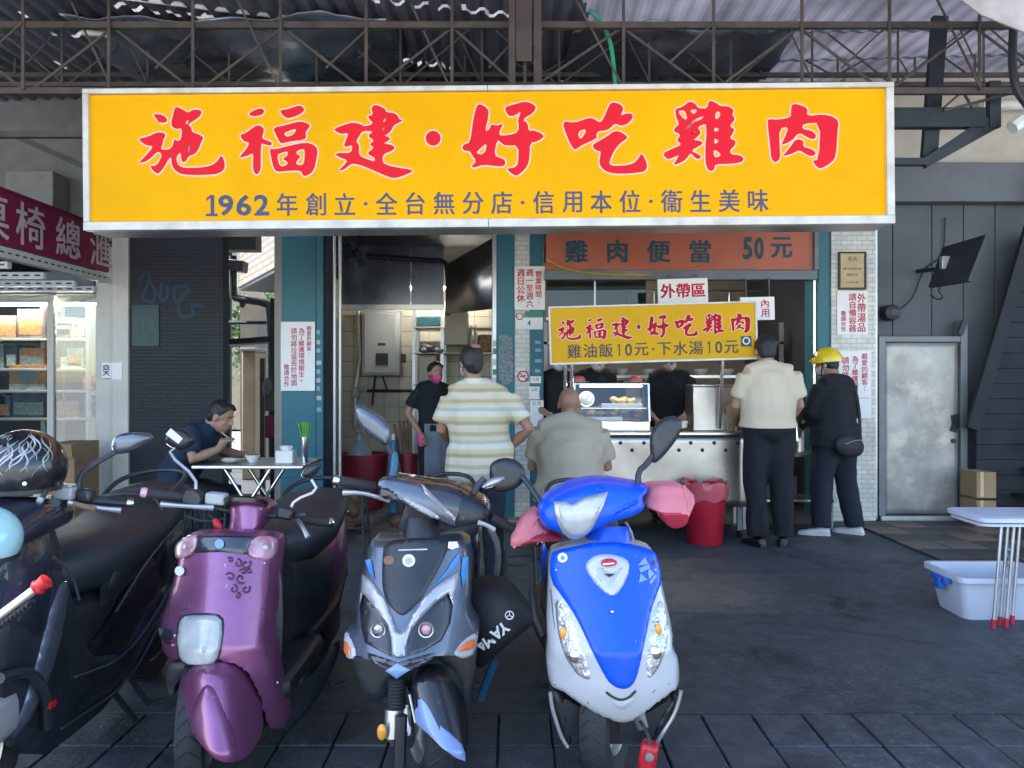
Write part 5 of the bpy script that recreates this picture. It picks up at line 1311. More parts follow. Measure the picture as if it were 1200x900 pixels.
heap('greens', 'chopped green onions on the cart behind the case', WX(785, yc), yc + .3, zc + .002, 10, 'greens', .1, .08, .03)
heap('offal', 'heap of pale cooked offal on the cart', WX(800, yc), yc + .15, zc + .002, 12, 'rice', .06, .06, .04)
# shelf with bowls behind the cart
T = Thing('back_shelf', 'steel shelf of bowls at the back of the stall', 'shelf', (1.7, 8.6, 0))
for z in (1.0, 1.38, 1.75): T.add('shelf', B().box(.35, 3.0, 8.45, 8.85, z, z + .03), 'steel')
for x in (.37, 1.7, 2.97): T.add('post', B().box(x - .02, x + .02, 8.45, 8.49, 0, 1.99), 'galv')
bm_ = B().lathe([(.03, 0), (.07, .04), (.085, .07), (.08, .07), (.065, .043), (.02, .012)], (0, 0, 0), n=18).mesh('bowl')
bm_.materials.append(MATS['porcelain'])
sp = ['far left', 'second', 'third', 'fourth', 'fifth', 'sixth', 'seventh', 'far right']
for k in range(8):
    o = bpy.data.objects.new('bowl', bm_); COL.objects.link(o); o.location = (.62 + k * .3, 8.62, 1.411)
    tag(o, sp[k] + ' white bowl on the stall back shelf, counted from the left', 'bowl', 'bowls on the back shelf')

# ------------------------------------------------------------------ bucket, storage box, stools on the right
d = 6.43; r = 26 * d / F; zt_ = WZ(566, d)
T = Thing('red_bucket', 'bright red plastic bucket lined with a red bag', 'bucket', (WX(826, d), d, 0))
T.add('wall', B().lathe([(r * .76, 0), (r * .78, .01), (r * .95, zt_ - .03), (r, zt_ - .03), (r, zt_), (r * .92, zt_), (r * .74, .03), (.01, .03)], (WX(826, d), d, 0), n=30), 'red_plastic')
bag = B(); rings = []
for k, (rr_, z) in enumerate([(r * .90, zt_ - .05), (r * .96, zt_ + .012), (r * 1.03, zt_ + .016), (r * 1.04, zt_ - .05), (r * .97, zt_ - .13)]):
    rings.append([(WX(826, d) + rr_ * math.cos(a) * (1 + .025 * math.sin(a * 9 + k)), d + rr_ * math.sin(a) * (1 + .025 * math.sin(a * 9 + k)), z + .012 * math.sin(a * 7 + k * 2)) for a in [2 * math.pi * j / 48 for j in range(48)]])
bag.loft(rings, cap=False); T.add('bag_liner', bag, 'bag_film')
mk('box_plastic', (0.66, 0.68, 0.78), .35, var=.05, trans=.15)
mk('blue_plastic', (0.02, 0.12, 0.5), .35)
d = 4.15
def storage():
    x0, x1, y0, y1, zt_ = 2.52, 3.08, 4.30, 4.70, .25
    T = Thing('storage_box', 'translucent white plastic storage box with blue latch', 'storage box', ((x0 + x1) / 2, 4.5, 0))
    def ring(i, z):
        r_ = .05; pts = []
        for (cx, cy, a0) in ((x1 - i - r_, y0 + i + r_, -90), (x1 - i - r_, y1 - i - r_, 0), (x0 + i + r_, y1 - i - r_, 90), (x0 + i + r_, y0 + i + r_, 180)):
            for k in range(5): a = R(a0 + k * 22.5); pts.append((cx + r_ * math.cos(a), cy + r_ * math.sin(a), z))
        return pts
    T.add('body', B().loft([ring(.05, .0), ring(.045, .02), ring(.012, zt_ - .03), ring(-.012, zt_ - .03), ring(-.012, zt_), ring(.012, zt_), ring(.052, .03)], cap=True), 'box_plastic')
    T.add('latch', B().box(x0 - .03, x0 + .012, 4.42, 4.58, zt_ - .065, zt_ - .03).box(x0 - .035, x0 + .0, 4.47, 4.53, zt_ - .11, zt_ - .04), 'blue_plastic', bev=.005)
    T.add('latch', B().box(x1 - .012, x1 + .03, 4.42, 4.58, zt_ - .065, zt_ - .03).box(x1 - .0, x1 + .035, 4.47, 4.53, zt_ - .11, zt_ - .04), 'blue_plastic', bev=.005)
storage()
def folding_stool():
    mk('stool_top', (0.60, 0.63, 0.74), .35, dirt=.2, dcol=(.4, .42, .5)); mk('foot_red', (0.45, 0.02, 0.04), .5)
    d = 4.2; x0 = WX(1146, d); zt_ = WZ(606, d)
    T = Thing('folding_stool', 'pale plastic topped folding stool with red tipped steel legs at right edge', 'stool', (x0 + .2, d + .15, 0))
    def ring(i, z):
        r_ = .06; pts = []
        for (cx, cy, a0) in ((x0 + .5 - i - r_, d - .04 + i + r_, -90), (x0 + .5 - i - r_, d + .34 - i - r_, 0), (x0 + i + r_, d + .34 - i - r_, 90), (x0 + i + r_, d - .04 + i + r_, 180)):
            for k in range(5): a = R(a0 + k * 22.5); pts.append((cx + r_ * math.cos(a), cy + r_ * math.sin(a), z))
        return pts
    T.add('top', B().loft([ring(.02, zt_ - .03), ring(.0, zt_ - .025), ring(0, zt_ - .004), ring(.012, zt_), ring(.05, zt_ + .002)]), 'stool_top')
    T.add('top', B().loft([ring(.03, zt_ - .052), ring(.012, zt_ - .048), ring(.012, zt_ - .034), ring(.03, zt_ - .031)]), 'stool_top')
    for k, (px, dy) in enumerate(((1166, .30), (1164, .0), (1172, .05), (1179, .02), (1186, .07), (1205, .03), (1215, .28))):
        x = WX(px, d + dy)
        L = T.add('leg', B().tube([(x + .05, d + dy + .01, zt_ - .05), (x, d + dy, .02)], .0085, 10), 'galv')
        T.add('foot', B().tube([(x + .002, d + dy, .05), (x - .001, d + dy, .001)], .0125, 10), 'foot_red', L)
    for z in (.30, .36, .42): T.add('rung', B().tube([(WX(1190, d), d + .05, z), (WX(1216, d), d + .26, z)], .006, 8), 'galv')
folding_stool()

# ------------------------------------------------------------------ diner's table on the left
d = 5.5; zt_ = .75
T = Thing('dining_table', 'small stainless folding table where the diner eats', 'table', (-1.9, 5.75, 0))
tx0, tx1 = WX(225, d), WX(356, d)
T.add('table_top', B().box(tx0, tx1, 5.48, 6.05, zt_ - .03, zt_), 'steel', bev=.008)
for y in (5.55, 5.98):
    T.add('leg', B().tube([(tx0 + .1, y, .01), (tx1 - .25, y, zt_ - .03)], .014, 10), 'chrome')
    T.add('leg', B().tube([(tx1 - .15, y + .03, .01), (tx0 + .2, y + .03, zt_ - .03)], .014, 10), 'chrome')
T.add('stretcher', B().tube([(-1.9, 5.55, .36), (-1.9, 6.0, .36)], .012, 8), 'chrome')
c = Vector((WX(334, 5.6), 5.6, zt_ + .001))
T = Thing('tissue_box', 'white tissue box on the dining table', 'tissue box', c)
T.add('carton', B().box(c.x - .06, c.x + .065, 5.56, 5.68, zt_ + .001, zt_ + .095), 'porcelain', bev=.006)
T.add('tissue', B().loft([[(c.x + r_ * math.cos(a) * (1 + .3 * math.sin(3 * a)), 5.62 + r_ * .5 * math.sin(a), zt_ + z) for a in [k * math.pi / 6 for k in range(12)]] for r_, z in ((.03, .093), (.04, .105), (.045, .125), (.02, .13))]), 'porcelain')
c = Vector((WX(357, 5.62), 5.62, zt_ + .001)); 
T = Thing('chopstick_tube', 'steel tube holding a fan of green straws on the dining table', 'container', c)
T.add('tube', B().lathe([(.02, 0), (.022, .005), (.022, .19), (.019, .19), (.018, .01)], c, n=18), 'chrome')
for k in range(26):
    a = rg.uniform(-.55, .55); q = rg.uniform(-.4, .4); T.add('straw', B().bar((c.x + a * .015, c.y + q * .012, c.z + .12), (c.x + a * .1, c.y + q * .08, c.z + .30 - abs(a) * .03), .008, .004), 'green_brush')
for px, py, rr_, lab, mat in ((271, 0, .075, 'white plate of food in front of the diner', 'rice'), (296, 0, .055, 'white bowl of soup on the dining table', 'greens')):
    c = Vector((WX(px, 5.62), 5.62, zt_ + .001))
    T = Thing('food_plate' if mat == 'rice' else 'soup_bowl', lab, 'plate' if mat == 'rice' else 'bowl', c)
    hh = .03 if mat == 'rice' else .06
    T.add('dish', B().lathe([(rr_ * .5, 0), (rr_ * .95, hh * .8), (rr_, hh), (rr_ * .95, hh), (rr_ * .5, .008)], c, n=24), 'porcelain')
    b = B()
    for k in range(10): b.ell((c.x + rg.uniform(-.6, .6) * rr_, c.y + rg.uniform(-.6, .6) * rr_, c.z + hh * .8), (.022, .02, .016), 8, 6)
    T.add('food', fuse(b, .006, 1, 'food'), mat)
def stool(x, y, label, mat='black_plastic', h=.45, r=.15):
    T = Thing('round_stool', label, 'stool', (x, y, 0), group='round stools')
    T.add('seat', B().lathe([(r * .92, h - .03), (r, h - .025), (r, h - .005), (r * .95, h), (.01, h + .003)], (x, y, 0), n=26), mat)
    T.add('seat_band', B().lathe([(r * 1.005, h - .032), (r * 1.012, h - .028), (r * 1.012, h - .02), (r * 1.005, h - .018)], (x, y, 0), n=26, cap=False), 'chrome')
    for a in (45, 135, 225, 315):
        c, s_ = math.cos(R(a)), math.sin(R(a)); T.add('leg', B().tube([(x + r * .75 * c, y + r * .75 * s_, h - .03), (x + r * .95 * c, y + r * .95 * s_, .004)], .011, 8), 'black_steel')
    T.add('foot_ring', B().lathe([(r * .83, .2), (r * .86, .2), (r * .86, .212), (r * .83, .212)], (x, y, 0), n=24, cap=False), 'black_steel')
stool(WX(385, 5.2), 5.2, 'black stool nearest the teal column behind the purple scooter', h=.5)
stool(WX(415, 6.1), 6.1, 'black stool in front of the net sack', h=.5)
stool(WX(668, 5.5), 5.5, 'stool under the bald man in the grey shirt', h=.45)
stool(WX(610, 4.9), 4.9, 'empty black stool between the grey and blue scooters', h=.46)
stool(WX(245, 5.75) - .1, 5.8, 'purple topped stool the diner sits on', 'maroon_plastic', .44)
stool(WX(279, 5.6), 5.66, 'maroon stool tucked under the dining table', 'maroon_plastic', .5)

# ------------------------------------------------------------------ more things in the stall and kitchen
rk = random.Random(21)
for k in range(6):
    x = .55 + k * .42; h = rk.uniform(.12, .22); r = rk.uniform(.09, .13)
    T = Thing('stock_pot', ('leftmost', 'second', 'third', 'fourth', 'fifth', 'rightmost')[k] + ' steel pot on the upper back shelf of the stall', 'pot', (x, 8.65, 1.781), group='pots on the back shelf')
    T.add('pot', B().lathe([(r * .9, 0), (r, .01), (r, h), (r * 1.06, h + .006), (r * .9, h + .012), (.02, h + .03)], (x, 8.65, 1.781), n=22), 'steel')
    T.add('lid_knob', B().ell((x, 8.65, 1.781 + h + .04), (.018, .018, .014)), 'black_plastic')
for k in range(7):
    x = .7 + k * .26; zt_ = 2.28
    T = Thing('ladle', ('leftmost', 'second', 'third', 'middle', 'fifth', 'sixth', 'rightmost')[k] + ' steel ladle hanging in the row behind the small yellow sign', 'ladle', (x, 8.0, 1.75), group='hanging ladles')
    T.add('handle', B().tube([(x, 8.0, zt_), (x, 8.0, 1.95)], .006, 6), 'chrome'); T.add('cup', B().lathe([(.01, -.04), (.04, -.02), (.045, .02), (.042, .02), (.035, -.015)], (x, 7.97, 1.93), n=14), 'chrome')
single('ladle_rail', B().tube([(.5, 8.0, 2.285), (2.6, 8.0, 2.285)], .01, 8), 'chrome', 'steel rail carrying the hanging ladles', 'rail')
for k in range(5):
    x = 1.28 + k * .13; c_ = (x, 8.6, 1.031)
    T = Thing('bowl_stack', ('leftmost', 'second', 'middle', 'fourth', 'rightmost')[k] + ' stack of upturned bowls on the lower back shelf', 'bowls', c_, group='bowl stacks')
    for j in range(5): T.add('bowl', B().lathe([(.058, 0), (.055, .02), (.03, .045), (.01, .046)], (x, 8.6, 1.031 + j * .022), n=16), 'porcelain' if k % 2 else 'pink_plastic')
for k in range(4):
    x = 2.15 + k * .17; T = Thing('sauce_bottle', ('leftmost', 'second', 'third', 'rightmost')[k] + ' sauce bottle on the prep table', 'bottle', (x, 7.25, .691), group='sauce bottles')
    T.add('body', B().lathe([(.03, 0), (.034, .01), (.034, .16), (.014, .2), (.012, .25)], (x, 7.25, .691), n=14), ('meat_red', 'hose_yellow', 'black_gloss' if 'black_gloss' in MATS else 'black_plastic', 'green_brush')[k]); T.add('cap', B().lathe([(.014, .25), (.014, .275)], (x, 7.25, .691), n=12), 'red_plastic')
T = Thing('ceiling_fan', 'dim wall fan at the top of the kitchen opening', 'fan', W(418, 300, 8.2))
c = W(418, 296, 8.2)
for k in range(3): T.add('guard_ring', B().lathe([(.17 - k * .05, -.05 - k * .015), (.174 - k * .05, -.05 - k * .015), (.174 - k * .05, -.045 - k * .015), (.17 - k * .05, -.045 - k * .015)], c, 'Y', 26, cap=False), 'black_steel')
for k in range(4):
    a = k * math.pi / 2 + .4; T.add('blade', B().obox(c + Vector((math.cos(a) * .08, 0, math.sin(a) * .08)), (.13, .008, .07), (.3, -a, 0)), 'interior_dark')
T.add('motor', B().ell(c + Vector((0, .05, 0)), (.06, .08, .06)), 'black_plastic'); T.add('bracket', B().tube([c + Vector((0, .1, 0)), c + Vector((0, .15, .25)), c + Vector((0, .2, .5))], .015, 8), 'black_steel')
# ------------------------------------------------------------------ scooters
mk('rubber', (0.022, 0.023, 0.026), .75, var=.2, bump=.3, bscale=120)
mk('black_vinyl', (0.020, 0.024, 0.031), .48, var=.15, bump=.15, bscale=160)
mk('dark_plastic', (0.016, 0.019, 0.025), .4, var=.25, dirt=.35, dcol=(.045, .05, .06), dscale=9)
mk('black_gloss', (0.007, 0.008, 0.011), .3, coat=.5, var=.2, dirt=.2, dcol=(.03, .032, .037), dscale=12)
mk('navy_gloss', (0.016, 0.02, 0.032), .25, coat=.8, var=.2, dirt=.2, dcol=(.08, .085, .1), dscale=10)
mk('grey_metal_paint', (0.10, 0.12, 0.155), .3, metal=.55, coat=.6, var=.08, dirt=.2, dcol=(.3, .31, .33), dscale=14)
mk('silver_paint', (0.42, 0.41, 0.42), .32, metal=.5, coat=.5, var=.06, dirt=.2, dcol=(.4, .38, .36), dscale=12)
mk('purple_paint', (0.27, 0.085, 0.20), .36, metal=.6, coat=.7, var=.14, dirt=.35, dcol=(.27, .10, .21), dscale=12)
mk('blue_paint', (0.0, 0.075, 0.62), .4, spec=.3, coat=.3, var=.05, dirt=.12, dcol=(.05, .16, .62), dscale=12)
mk('white_paint', (0.45, 0.455, 0.475), .3, coat=.6, var=.04, dirt=.25, dcol=(.48, .48, .5), dscale=9)
mk('lens_white', (0.40, 0.42, 0.42), .14, coat=1, var=.12, scale=14, bump=.25, bscale=26)
mk('lens_orange', (0.75, 0.16, 0.03), .2, coat=1, var=.15, scale=20)
mk('lens_red', (0.5, 0.01, 0.01), .2, coat=1)
mk('lens_pink', (0.50, 0.26, 0.32), .2, coat=1, var=.3, scale=16)
mk('reflector', (0.55, 0.55, 0.56), .3, metal=.7, var=.25, scale=30, bump=.8, bscale=45)
mk('mitt_pink', (0.66, 0.20, 0.22), .85, var=.15, bump=.2, bscale=80)
mk('mitt_pink_shaded', (0.36, 0.02, 0.045), .75, var=.15, bump=.2, bscale=80)  # darker copy of the pink cloth: shade painted on the lower side
mk('caliper_red', (0.45, 0.012, 0.02), .35)
mk('decal_blue', (0.03, 0.19, 0.48), .3, coat=.5)
mk('decal_pale', (0.19, 0.28, 0.50), .3, coat=.5)
mk('decal_dark', (0.07, 0.015, 0.055), .4)
mk('fork_silver', (0.5, 0.5, 0.5), .35, metal=.8, var=.15)
mk('mirror_face', (0.8, 0.82, 0.84), .04, metal=1, var=.01)
mk('cloth_black', (0.014, 0.014, 0.018), .7, bump=.3, bscale=40)
mk('hose_blue', (0.008, 0.075, 0.15), .4)
mk('amber', (0.75, 0.30, 0.02), .25, coat=.8)

def scuffs(name, col, scale=60, lo=.70, amt=.6):
    m = MATS[name]; nt = m.node_tree; n = nt.nodes; l = nt.links; b = n['Principled BSDF']
    old = b.inputs['Base Color'].links[0].from_socket
    tc = n.new('ShaderNodeTexCoord'); mp = n.new('ShaderNodeMapping'); mp.inputs['Rotation'].default_value = (.4, .7, .2); mp.inputs['Scale'].default_value = (1, 1, .35)
    nz = n.new('ShaderNodeTexNoise'); nz.inputs['Scale'].default_value = scale; nz.inputs['Detail'].default_value = 3
    l.new(tc.outputs['Object'], mp.inputs[0]); l.new(mp.outputs[0], nz.inputs['Vector'])
    r = n.new('ShaderNodeValToRGB'); r.color_ramp.elements[0].position = lo; r.color_ramp.elements[0].color = (0, 0, 0, 1); r.color_ramp.elements[1].position = lo + .03; r.color_ramp.elements[1].color = (amt, amt, amt, 1)
    l.new(nz.outputs['Fac'], r.inputs[0])
    mx = n.new('ShaderNodeMix'); mx.data_type = 'RGBA'; l.new(r.outputs[0], mx.inputs[0]); l.new(old, mx.inputs[6]); mx.inputs[7].default_value = tuple(col) + (1,)
    l.new(mx.outputs[2], b.inputs['Base Color'])
scuffs('purple_paint', (.45, .30, .40)); scuffs('blue_paint', (.25, .35, .6), 70, .72); scuffs('white_paint', (.22, .22, .23), 70, .72); scuffs('dark_plastic', (.09, .09, .095), 60, .69); scuffs('grey_metal_paint', (.35, .36, .38), 70, .71); scuffs('black_gloss', (.12, .12, .125), 70, .70)
def sring(x, y, zc, w, h, n=22, p=2.7):
    out = []
    for k in range(n):
        a = 2 * math.pi * k / n; c, s = math.cos(a), math.sin(a)
        out.append((x + w * math.copysign(abs(c) ** (2 / p), c), y, zc + h * math.copysign(abs(s) ** (2 / p), s)))
    return out
def yloft(x, rows, p=2.7, n=22):
    """rows of (y, half width, z low, z high[, x shift])"""
    return B().loft([sring(x + (r[4] if len(r) > 4 else 0), r[0], (r[2] + r[3]) / 2, r[1], (r[3] - r[2]) / 2, n, p) for r in rows])
def turn(b, c, yaw):
    m = Matrix.Translation(Vector(c)) @ Matrix.Rotation(yaw, 4, 'Z') @ Matrix.Translation(-Vector(c)); return place(b, m)
def wheel(T, c, R_, w, yaw=0, rim='fork_silver', spokes=3, disc=True, side=1, name='front_wheel'):
    c = Vector(c); r1 = R_ * .66
    ty = B().lathe([(r1, -w * .38), (R_ * .82, -w * .5), (R_ * .94, -w * .44), (R_ * .985, -w * .22), (R_, 0), (R_ * .985, w * .22), (R_ * .94, w * .44), (R_ * .82, w * .5), (r1, w * .38), (r1 * .97, 0), (r1, -w * .38)], c, 'X', 40, cap=False)
    wh = T.add(name, turn(ty, c, yaw), 'rubber')
    g = B()
    for k in range(30):
        a = 2 * math.pi * k / 30
        for s_ in (-1, 1):
            P = lambda h, da: (c.x + h * w, c.y + (R_ * (1.0 - .32 * h * h) + .0008) * math.cos(a + da), c.z + (R_ * (1.0 - .32 * h * h) + .0008) * math.sin(a + da))
            g.tube([P(s_ * .05, 0), P(s_ * .2, .05), P(s_ * .38, .14)], .0028, 4)
    o = T.add('tread_grooves', turn(g, c, yaw), 'seam', wh); o['kind'] = 'stuff'
    rb = B().lathe([(r1 * 1.02, -w * .34), (r1 * .97, -w * .36), (r1 * .86, -w * .2), (r1 * .84, 0), (r1 * .86, w * .2), (r1 * .97, w * .36), (r1 * 1.02, w * .34)], c, 'X', 32, cap=False)
    T.add('rim', turn(rb, c, yaw), rim, wh)
    hb = B().lathe([(.035, -w * .5), (.04, -w * .4), (.04, w * .4), (.035, w * .5)], c, 'X', 16)
    for k in range(spokes):
        a = 2 * math.pi * k / spokes + .4
        d_ = Vector((0, math.cos(a), math.sin(a)))
        for q in (-.16, .16):
            e = Vector((0, math.cos(a + q), math.sin(a + q)))
            hb.tube([c + d_ * .03, c + (d_ + e) * .5 * r1 * .5, c + e * r1 * .87], [.016, .012, .013], 8)
    T.add('hub', turn(hb, c, yaw), rim, wh)
    if disc:
        T.add('brake_disc', turn(B().lathe([(.06, side * w * .55), (.098, side * w * .55), (.098, side * w * .6), (.06, side * w * .6), (.06, side * w * .55)], c, 'X', 28, cap=False), c, yaw), 'chrome', wh)
    return wh

def rear_end(T, X, yF, body, seat='black_vinyl', trim='dark_plastic', sz=.77, w=.155, tail=1.0, L=0.0, lower='dark_plastic', lining=True, own_seat=False):
    y = lambda v: yF + v + (L if v > .5 else 0)
    T.add('floor_board', yloft(X, [(y(.16), .13, .25, .31), (y(.2), .17, .25, .33), (y(.66), .17, .25, .33), (y(.72), .13, .25, .33)], 5), trim)
    if lining: T.add('leg_shield_lining', yloft(X, [(y(.19), .10, .28, .76), (y(.21), .14, .27, .80), (y(.26), .13, .29, .79), (y(.28), .10, .32, .76)], 3.2), trim)
    if not own_seat: T.add('seat', yloft(X, [(y(.54), .06, sz - .08, sz - .02), (y(.58), .11, sz - .15, sz + .0), (y(.70), w * 1.0, sz - .17, sz + .02), (y(.86), w * 1.1, sz - .15, sz + .01), (y(.98), w * 1.1, sz - .12, sz + .045), (y(1.18), w * 1.0, sz - .06, sz + .055), (y(1.32), w * .62, sz + .0, sz + .05), (y(1.36), w * .3, sz + .015, sz + .04)], 2.6), seat)
    T.add('seat_base', yloft(X, [(y(.57), .085, .30, sz - .11), (y(.64), .13, .29, sz - .11), (y(.80), w * 1.02, .32, sz - .11), (y(.94), w * .98, .36, sz - .1)], 3), trim)
    bm_ = T.add('rear_cowl', yloft(X, [(y(.86), w * .9, .40, sz - .13), (y(.90), w * 1.05, .38, sz - .10), (y(1.02), w * 1.1, .40, sz - .07), (y(1.22), w * .9, .50, sz + .012), (y(1.38 * tail), w * .55, .58, sz + .0), (y(1.44 * tail), w * .3, .62, sz - .03)], 3), body)
    T.add('tail_light', yloft(X, [(y(1.425 * tail), w * .36, .62, .70), (y(1.47 * tail), w * .28, .635, .69)], 3), 'lens_red', bm_)
    T.add('side_trim', yloft(X, [(y(.66), .14, .29, .36), (y(.9), w * 1.12, .34, .41), (y(1.15), w * 1.0, .44, .50), (y(1.3), w * .7, .52, .56)], 3), trim)
    T.add('engine', yloft(X + .02, [(y(.78), .08, .16, .34), (y(.86), .12, .14, .36), (y(1.15), .11, .15, .34), (y(1.28), .08, .18, .32)], 3.5), lower)
    T.add('muffler', B().tube([(X - .13, y(.95), .2), (X - .15, y(1.15), .22), (X - .16, y(1.5), .27)], [.04, .055, .05], 14), 'dark_plastic')
    T.add('rear_fender', yloft(X, [(y(1.28), .06, .34, .46), (y(1.45), .065, .30, .44), (y(1.55), .05, .26, .36)], 3), trim)
    T.add('grab_rail', B().tube([(X - w * .8, y(1.08), sz + .0), (X - w * .9, y(1.25), sz + .06), (X - w * .5, y(1.42), sz + .085), (X + w * .5, y(1.42), sz + .085), (X + w * .9, y(1.25), sz + .06), (X + w * .8, y(1.08), sz + .0)], .011, 8, smooth=2), 'black_steel')
    T.add('centre_stand', B().tube([(X + .1, y(.8), .2), (X + .14, y(.93), .006), (X + .19, y(.97), .006)], .012, 8), 'black_steel')
    T.add('centre_stand', B().tube([(X - .1, y(.8), .2), (X - .14, y(.93), .006), (X - .19, y(.97), .006)], .012, 8), 'black_steel')
    wheel(T, (X, y(1.22), .235), .232, .095, 0, 'dark_plastic', 5, False, name='rear_wheel')
def mirror(T, shell_px, d, stalk, mat='dark_plastic', thick=.035, r=.008, sm='black_steel', step=3, dk=0.0):
    m = T.add('mirror', panel(shell_px, lambda x, y: d + dk * (x - shell_px[0][0]), thick, 9, .022, step), mat)
    c = chaikin(shell_px, 2); cx = sum(p[0] for p in c) / len(c); cy = sum(p[1] for p in c) / len(c)
    T.add('mirror_glass', panel([(cx + (x - cx) * .86, cy + (y - cy) * .86) for x, y in shell_px], lambda x, y: d + thick + .001 + dk * (x - shell_px[0][0]), .003, 0, 0, 6), 'mirror_face', m)
    T.add('mirror_stalk', B().tube([W(*p) for p in stalk], r, 8, smooth=1), sm, m)
    return m
def grip(T, a, b, mat='rubber', r=.018, endmat=None, parent=None):
    a = Vector(a); b = Vector(b); n = 12; pts = []; rad = []
    for k in range(n + 1):
        t = k / n; pts.append(a + (b - a) * t); rad.append(r * (1.0 if k % 2 else .92))
    g = T.add('grip', B().tube(pts, rad, 12), mat, parent)
    e = (a - b).normalized()
    T.add('bar_end', B().tube([a + e * .0, a + e * .012, a + e * .02], [r * .95, r * 1.02, r * .8], 12), endmat or 'chrome', g)
    return g
def lever(T, pts, mat='fork_silver', r=.007):
    T.add('brake_lever', B().tube([W(*p) for p in pts], [r * 1.5] * 1 + [r] * (len(pts) - 2) + [r * 1.5], 8, smooth=1), mat)
def sticker_disc(T, px, py, dfn, rpx, parent, mat='ink_white', name='round_sticker'):
    d = dfn(px, py)
    s = T.add(name, panel([(px + rpx * math.cos(k * .4488), py + rpx * math.sin(k * .4488)) for k in range(14)], dfn, .002, 0, 0, 2, ch=1, lift=.012), mat, parent)
    return s

# ------------------------------------------------------------------ blue and white scooter
def scooter_blue():
    yF = 2.46; X = WX(716, yF)
    T = Thing('scooter', 'blue and white scooter with pink handlebar mitts, parked at right', 'scooter', (X, yF, 0), group='scooters parked on the sidewalk')
    rear_end(T, X - .02, yF, 'blue_paint')
    cx = lambda py: 712 + (py - 650) * .1
    def D(px, py):
        u = (px - cx(py)) / 78
        return 2.40 + .11 * u * u + .00115 * max(0, 765 - py) + .00002 * max(0, py - 800) ** 2
    c1 = lambda pts: crop(590, 540, 5, pts); c2 = lambda pts: crop(590, 720, 5, pts)
    out = c1([(275,560),(300,530),(460,500),(520,482),(700,482),(870,520),(900,560),(930,690),(965,850)]) + c2([(1000,100),(1008,236),(1032,262),(1043,350),(1040,440),(1000,470),(920,530),(830,600),(740,655),(690,665),(560,610),(440,540),(345,465),(285,450),(262,380),(255,285),(266,240),(260,60)]) + c1([(266,820),(270,690)])
    sh = T.add('front_fairing', panel(out, D, .12, 6, .03, 4.5, ch=1), 'white_paint')
    blue = c1([(272,562),(300,528),(460,498),(520,480),(700,480),(870,518),(902,560),(932,700),(900,780),(868,870)]) + c2([(850,60),(820,200),(800,300),(775,390),(740,430),(700,440),(650,425),(610,390),(570,320),(520,220),(470,110),(415,0)]) + c1([(340,790),(275,705)])
    bl = T.add('blue_front_panel', panel(blue, D, .02, 4, .010, 4, ch=1, lift=.010), 'blue_paint', sh)
    bd_ = T.add('badge', panel(c1([(475,600),(530,550),(600,540),(690,555),(740,590),(730,660),(700,730),(660,780),(630,790),(590,770),(530,710),(490,650)]), D, .02, 5, .012, 3, lift=.022), 'white_paint', sh)
    T.add('badge_ring', panel(c1([(500,625),(560,585),(620,650),(690,590),(715,620),(680,680),(640,750),(600,740),(545,690)]), D, .012, 4, .008, 3, lift=.024), 'silver_paint', sh)
    T.add('emblem', panel(c1([(560,585),(580,565),(625,560),(660,575),(655,600),(610,608),(575,605)]), D, .006, 1, .002, 2, lift=.032), 'caliper_red', sh)
    T.add('emblem_line', panel(c1([(575,588),(640,582),(642,590),(577,596)]), D, .004, 0, 0, 2, ch=0, lift=.034), 'ink_white', sh)
    T.add('badge_slot', panel(c1([(585,650),(645,650),(615,668)]), D, .004, 0, 0, 2, ch=0, lift=.029), 'seam', sh)
    sticker_disc(T, 659, 652.5, D, 5.8, sh)
    T.add('sticker_ring', panel(c1([(345 + 12 * math.cos(k * .52), 563 + 12 * math.sin(k * .52)) for k in range(12)]), D, .002, 0, 0, 2, lift=.0135), 'decal_blue', sh)
    for tri in ([(825,558),(845,600),(785,608)], [(790,625),(850,600),(855,625),(800,650)], [(800,655),(840,690),(790,708)], [(850,625),(880,655),(850,690),(842,650)], [(850,705),(885,660),(895,668),(860,720)]):
        T.add('decal', panel(c1(tri), D, .002, 0, 0, 2, ch=0, lift=.0125), 'decal_pale', sh)
    T.add('decal', panel(c1([(865,585),(885,578),(887,596),(868,608)]), D, .002, 0, 0, 2, ch=0, lift=.0125), 'decal_dark', sh)
    T.add('screw', B().ell(W(717.5, 717, D(717, 717) - .012), (.006, .005, .006)), 'chrome', sh)
    for pts, bulb in ((c1([(300,815),(330,808)]) + c2([(372,-50),(410,30),(440,130),(480,240),(505,320),(515,390),(450,370),(400,320),(345,220),(315,100),(303,0)]), (352, 110)), (c2([(845,385),(835,320),(840,200),(860,80),(885,-40),(915,-90),(940,-60),(965,30),(970,120),(945,240),(900,340)]), (905, 90))):
        ln = T.add('turn_signal', panel(pts, D, .02, 3, .006, 3, ch=1, lift=.005), 'reflector', sh)
        q = (590 + bulb[0] / 5, 720 + bulb[1] / 5)
        T.add('bulb', B().ell(W(q[0], q[1], D(*q) - .006), (.013, .008, .02)), 'amber', ln)
        q2 = (q[0] + (14 if bulb[0] < 600 else -3), q[1] + 27)
        T.add('bulb_bowl', B().ell(W(q2[0], q2[1], D(*q2) - .004), (.02, .008, .022)), 'chrome', ln)
        T.add('bulb_socket', B().ell(W(q[0] - 1, q[1] - 11, D(q[0], q[1] - 11) - .006), (.009, .006, .01)), 'alu', ln)
    T.add('mouth_slot', B().tube([W(*p, D(*p) - .002) for p in c2([(602,455),(640,485),(690,503),(735,488),(775,448)])], .004, 6, smooth=1), 'seam', sh)
    T.add('lower_lip', panel(c2([(615,490),(690,515),(770,480),(750,530),(700,565),(650,545)]), D, .006, 3, .004, 3, lift=.004), 'white_paint', sh)
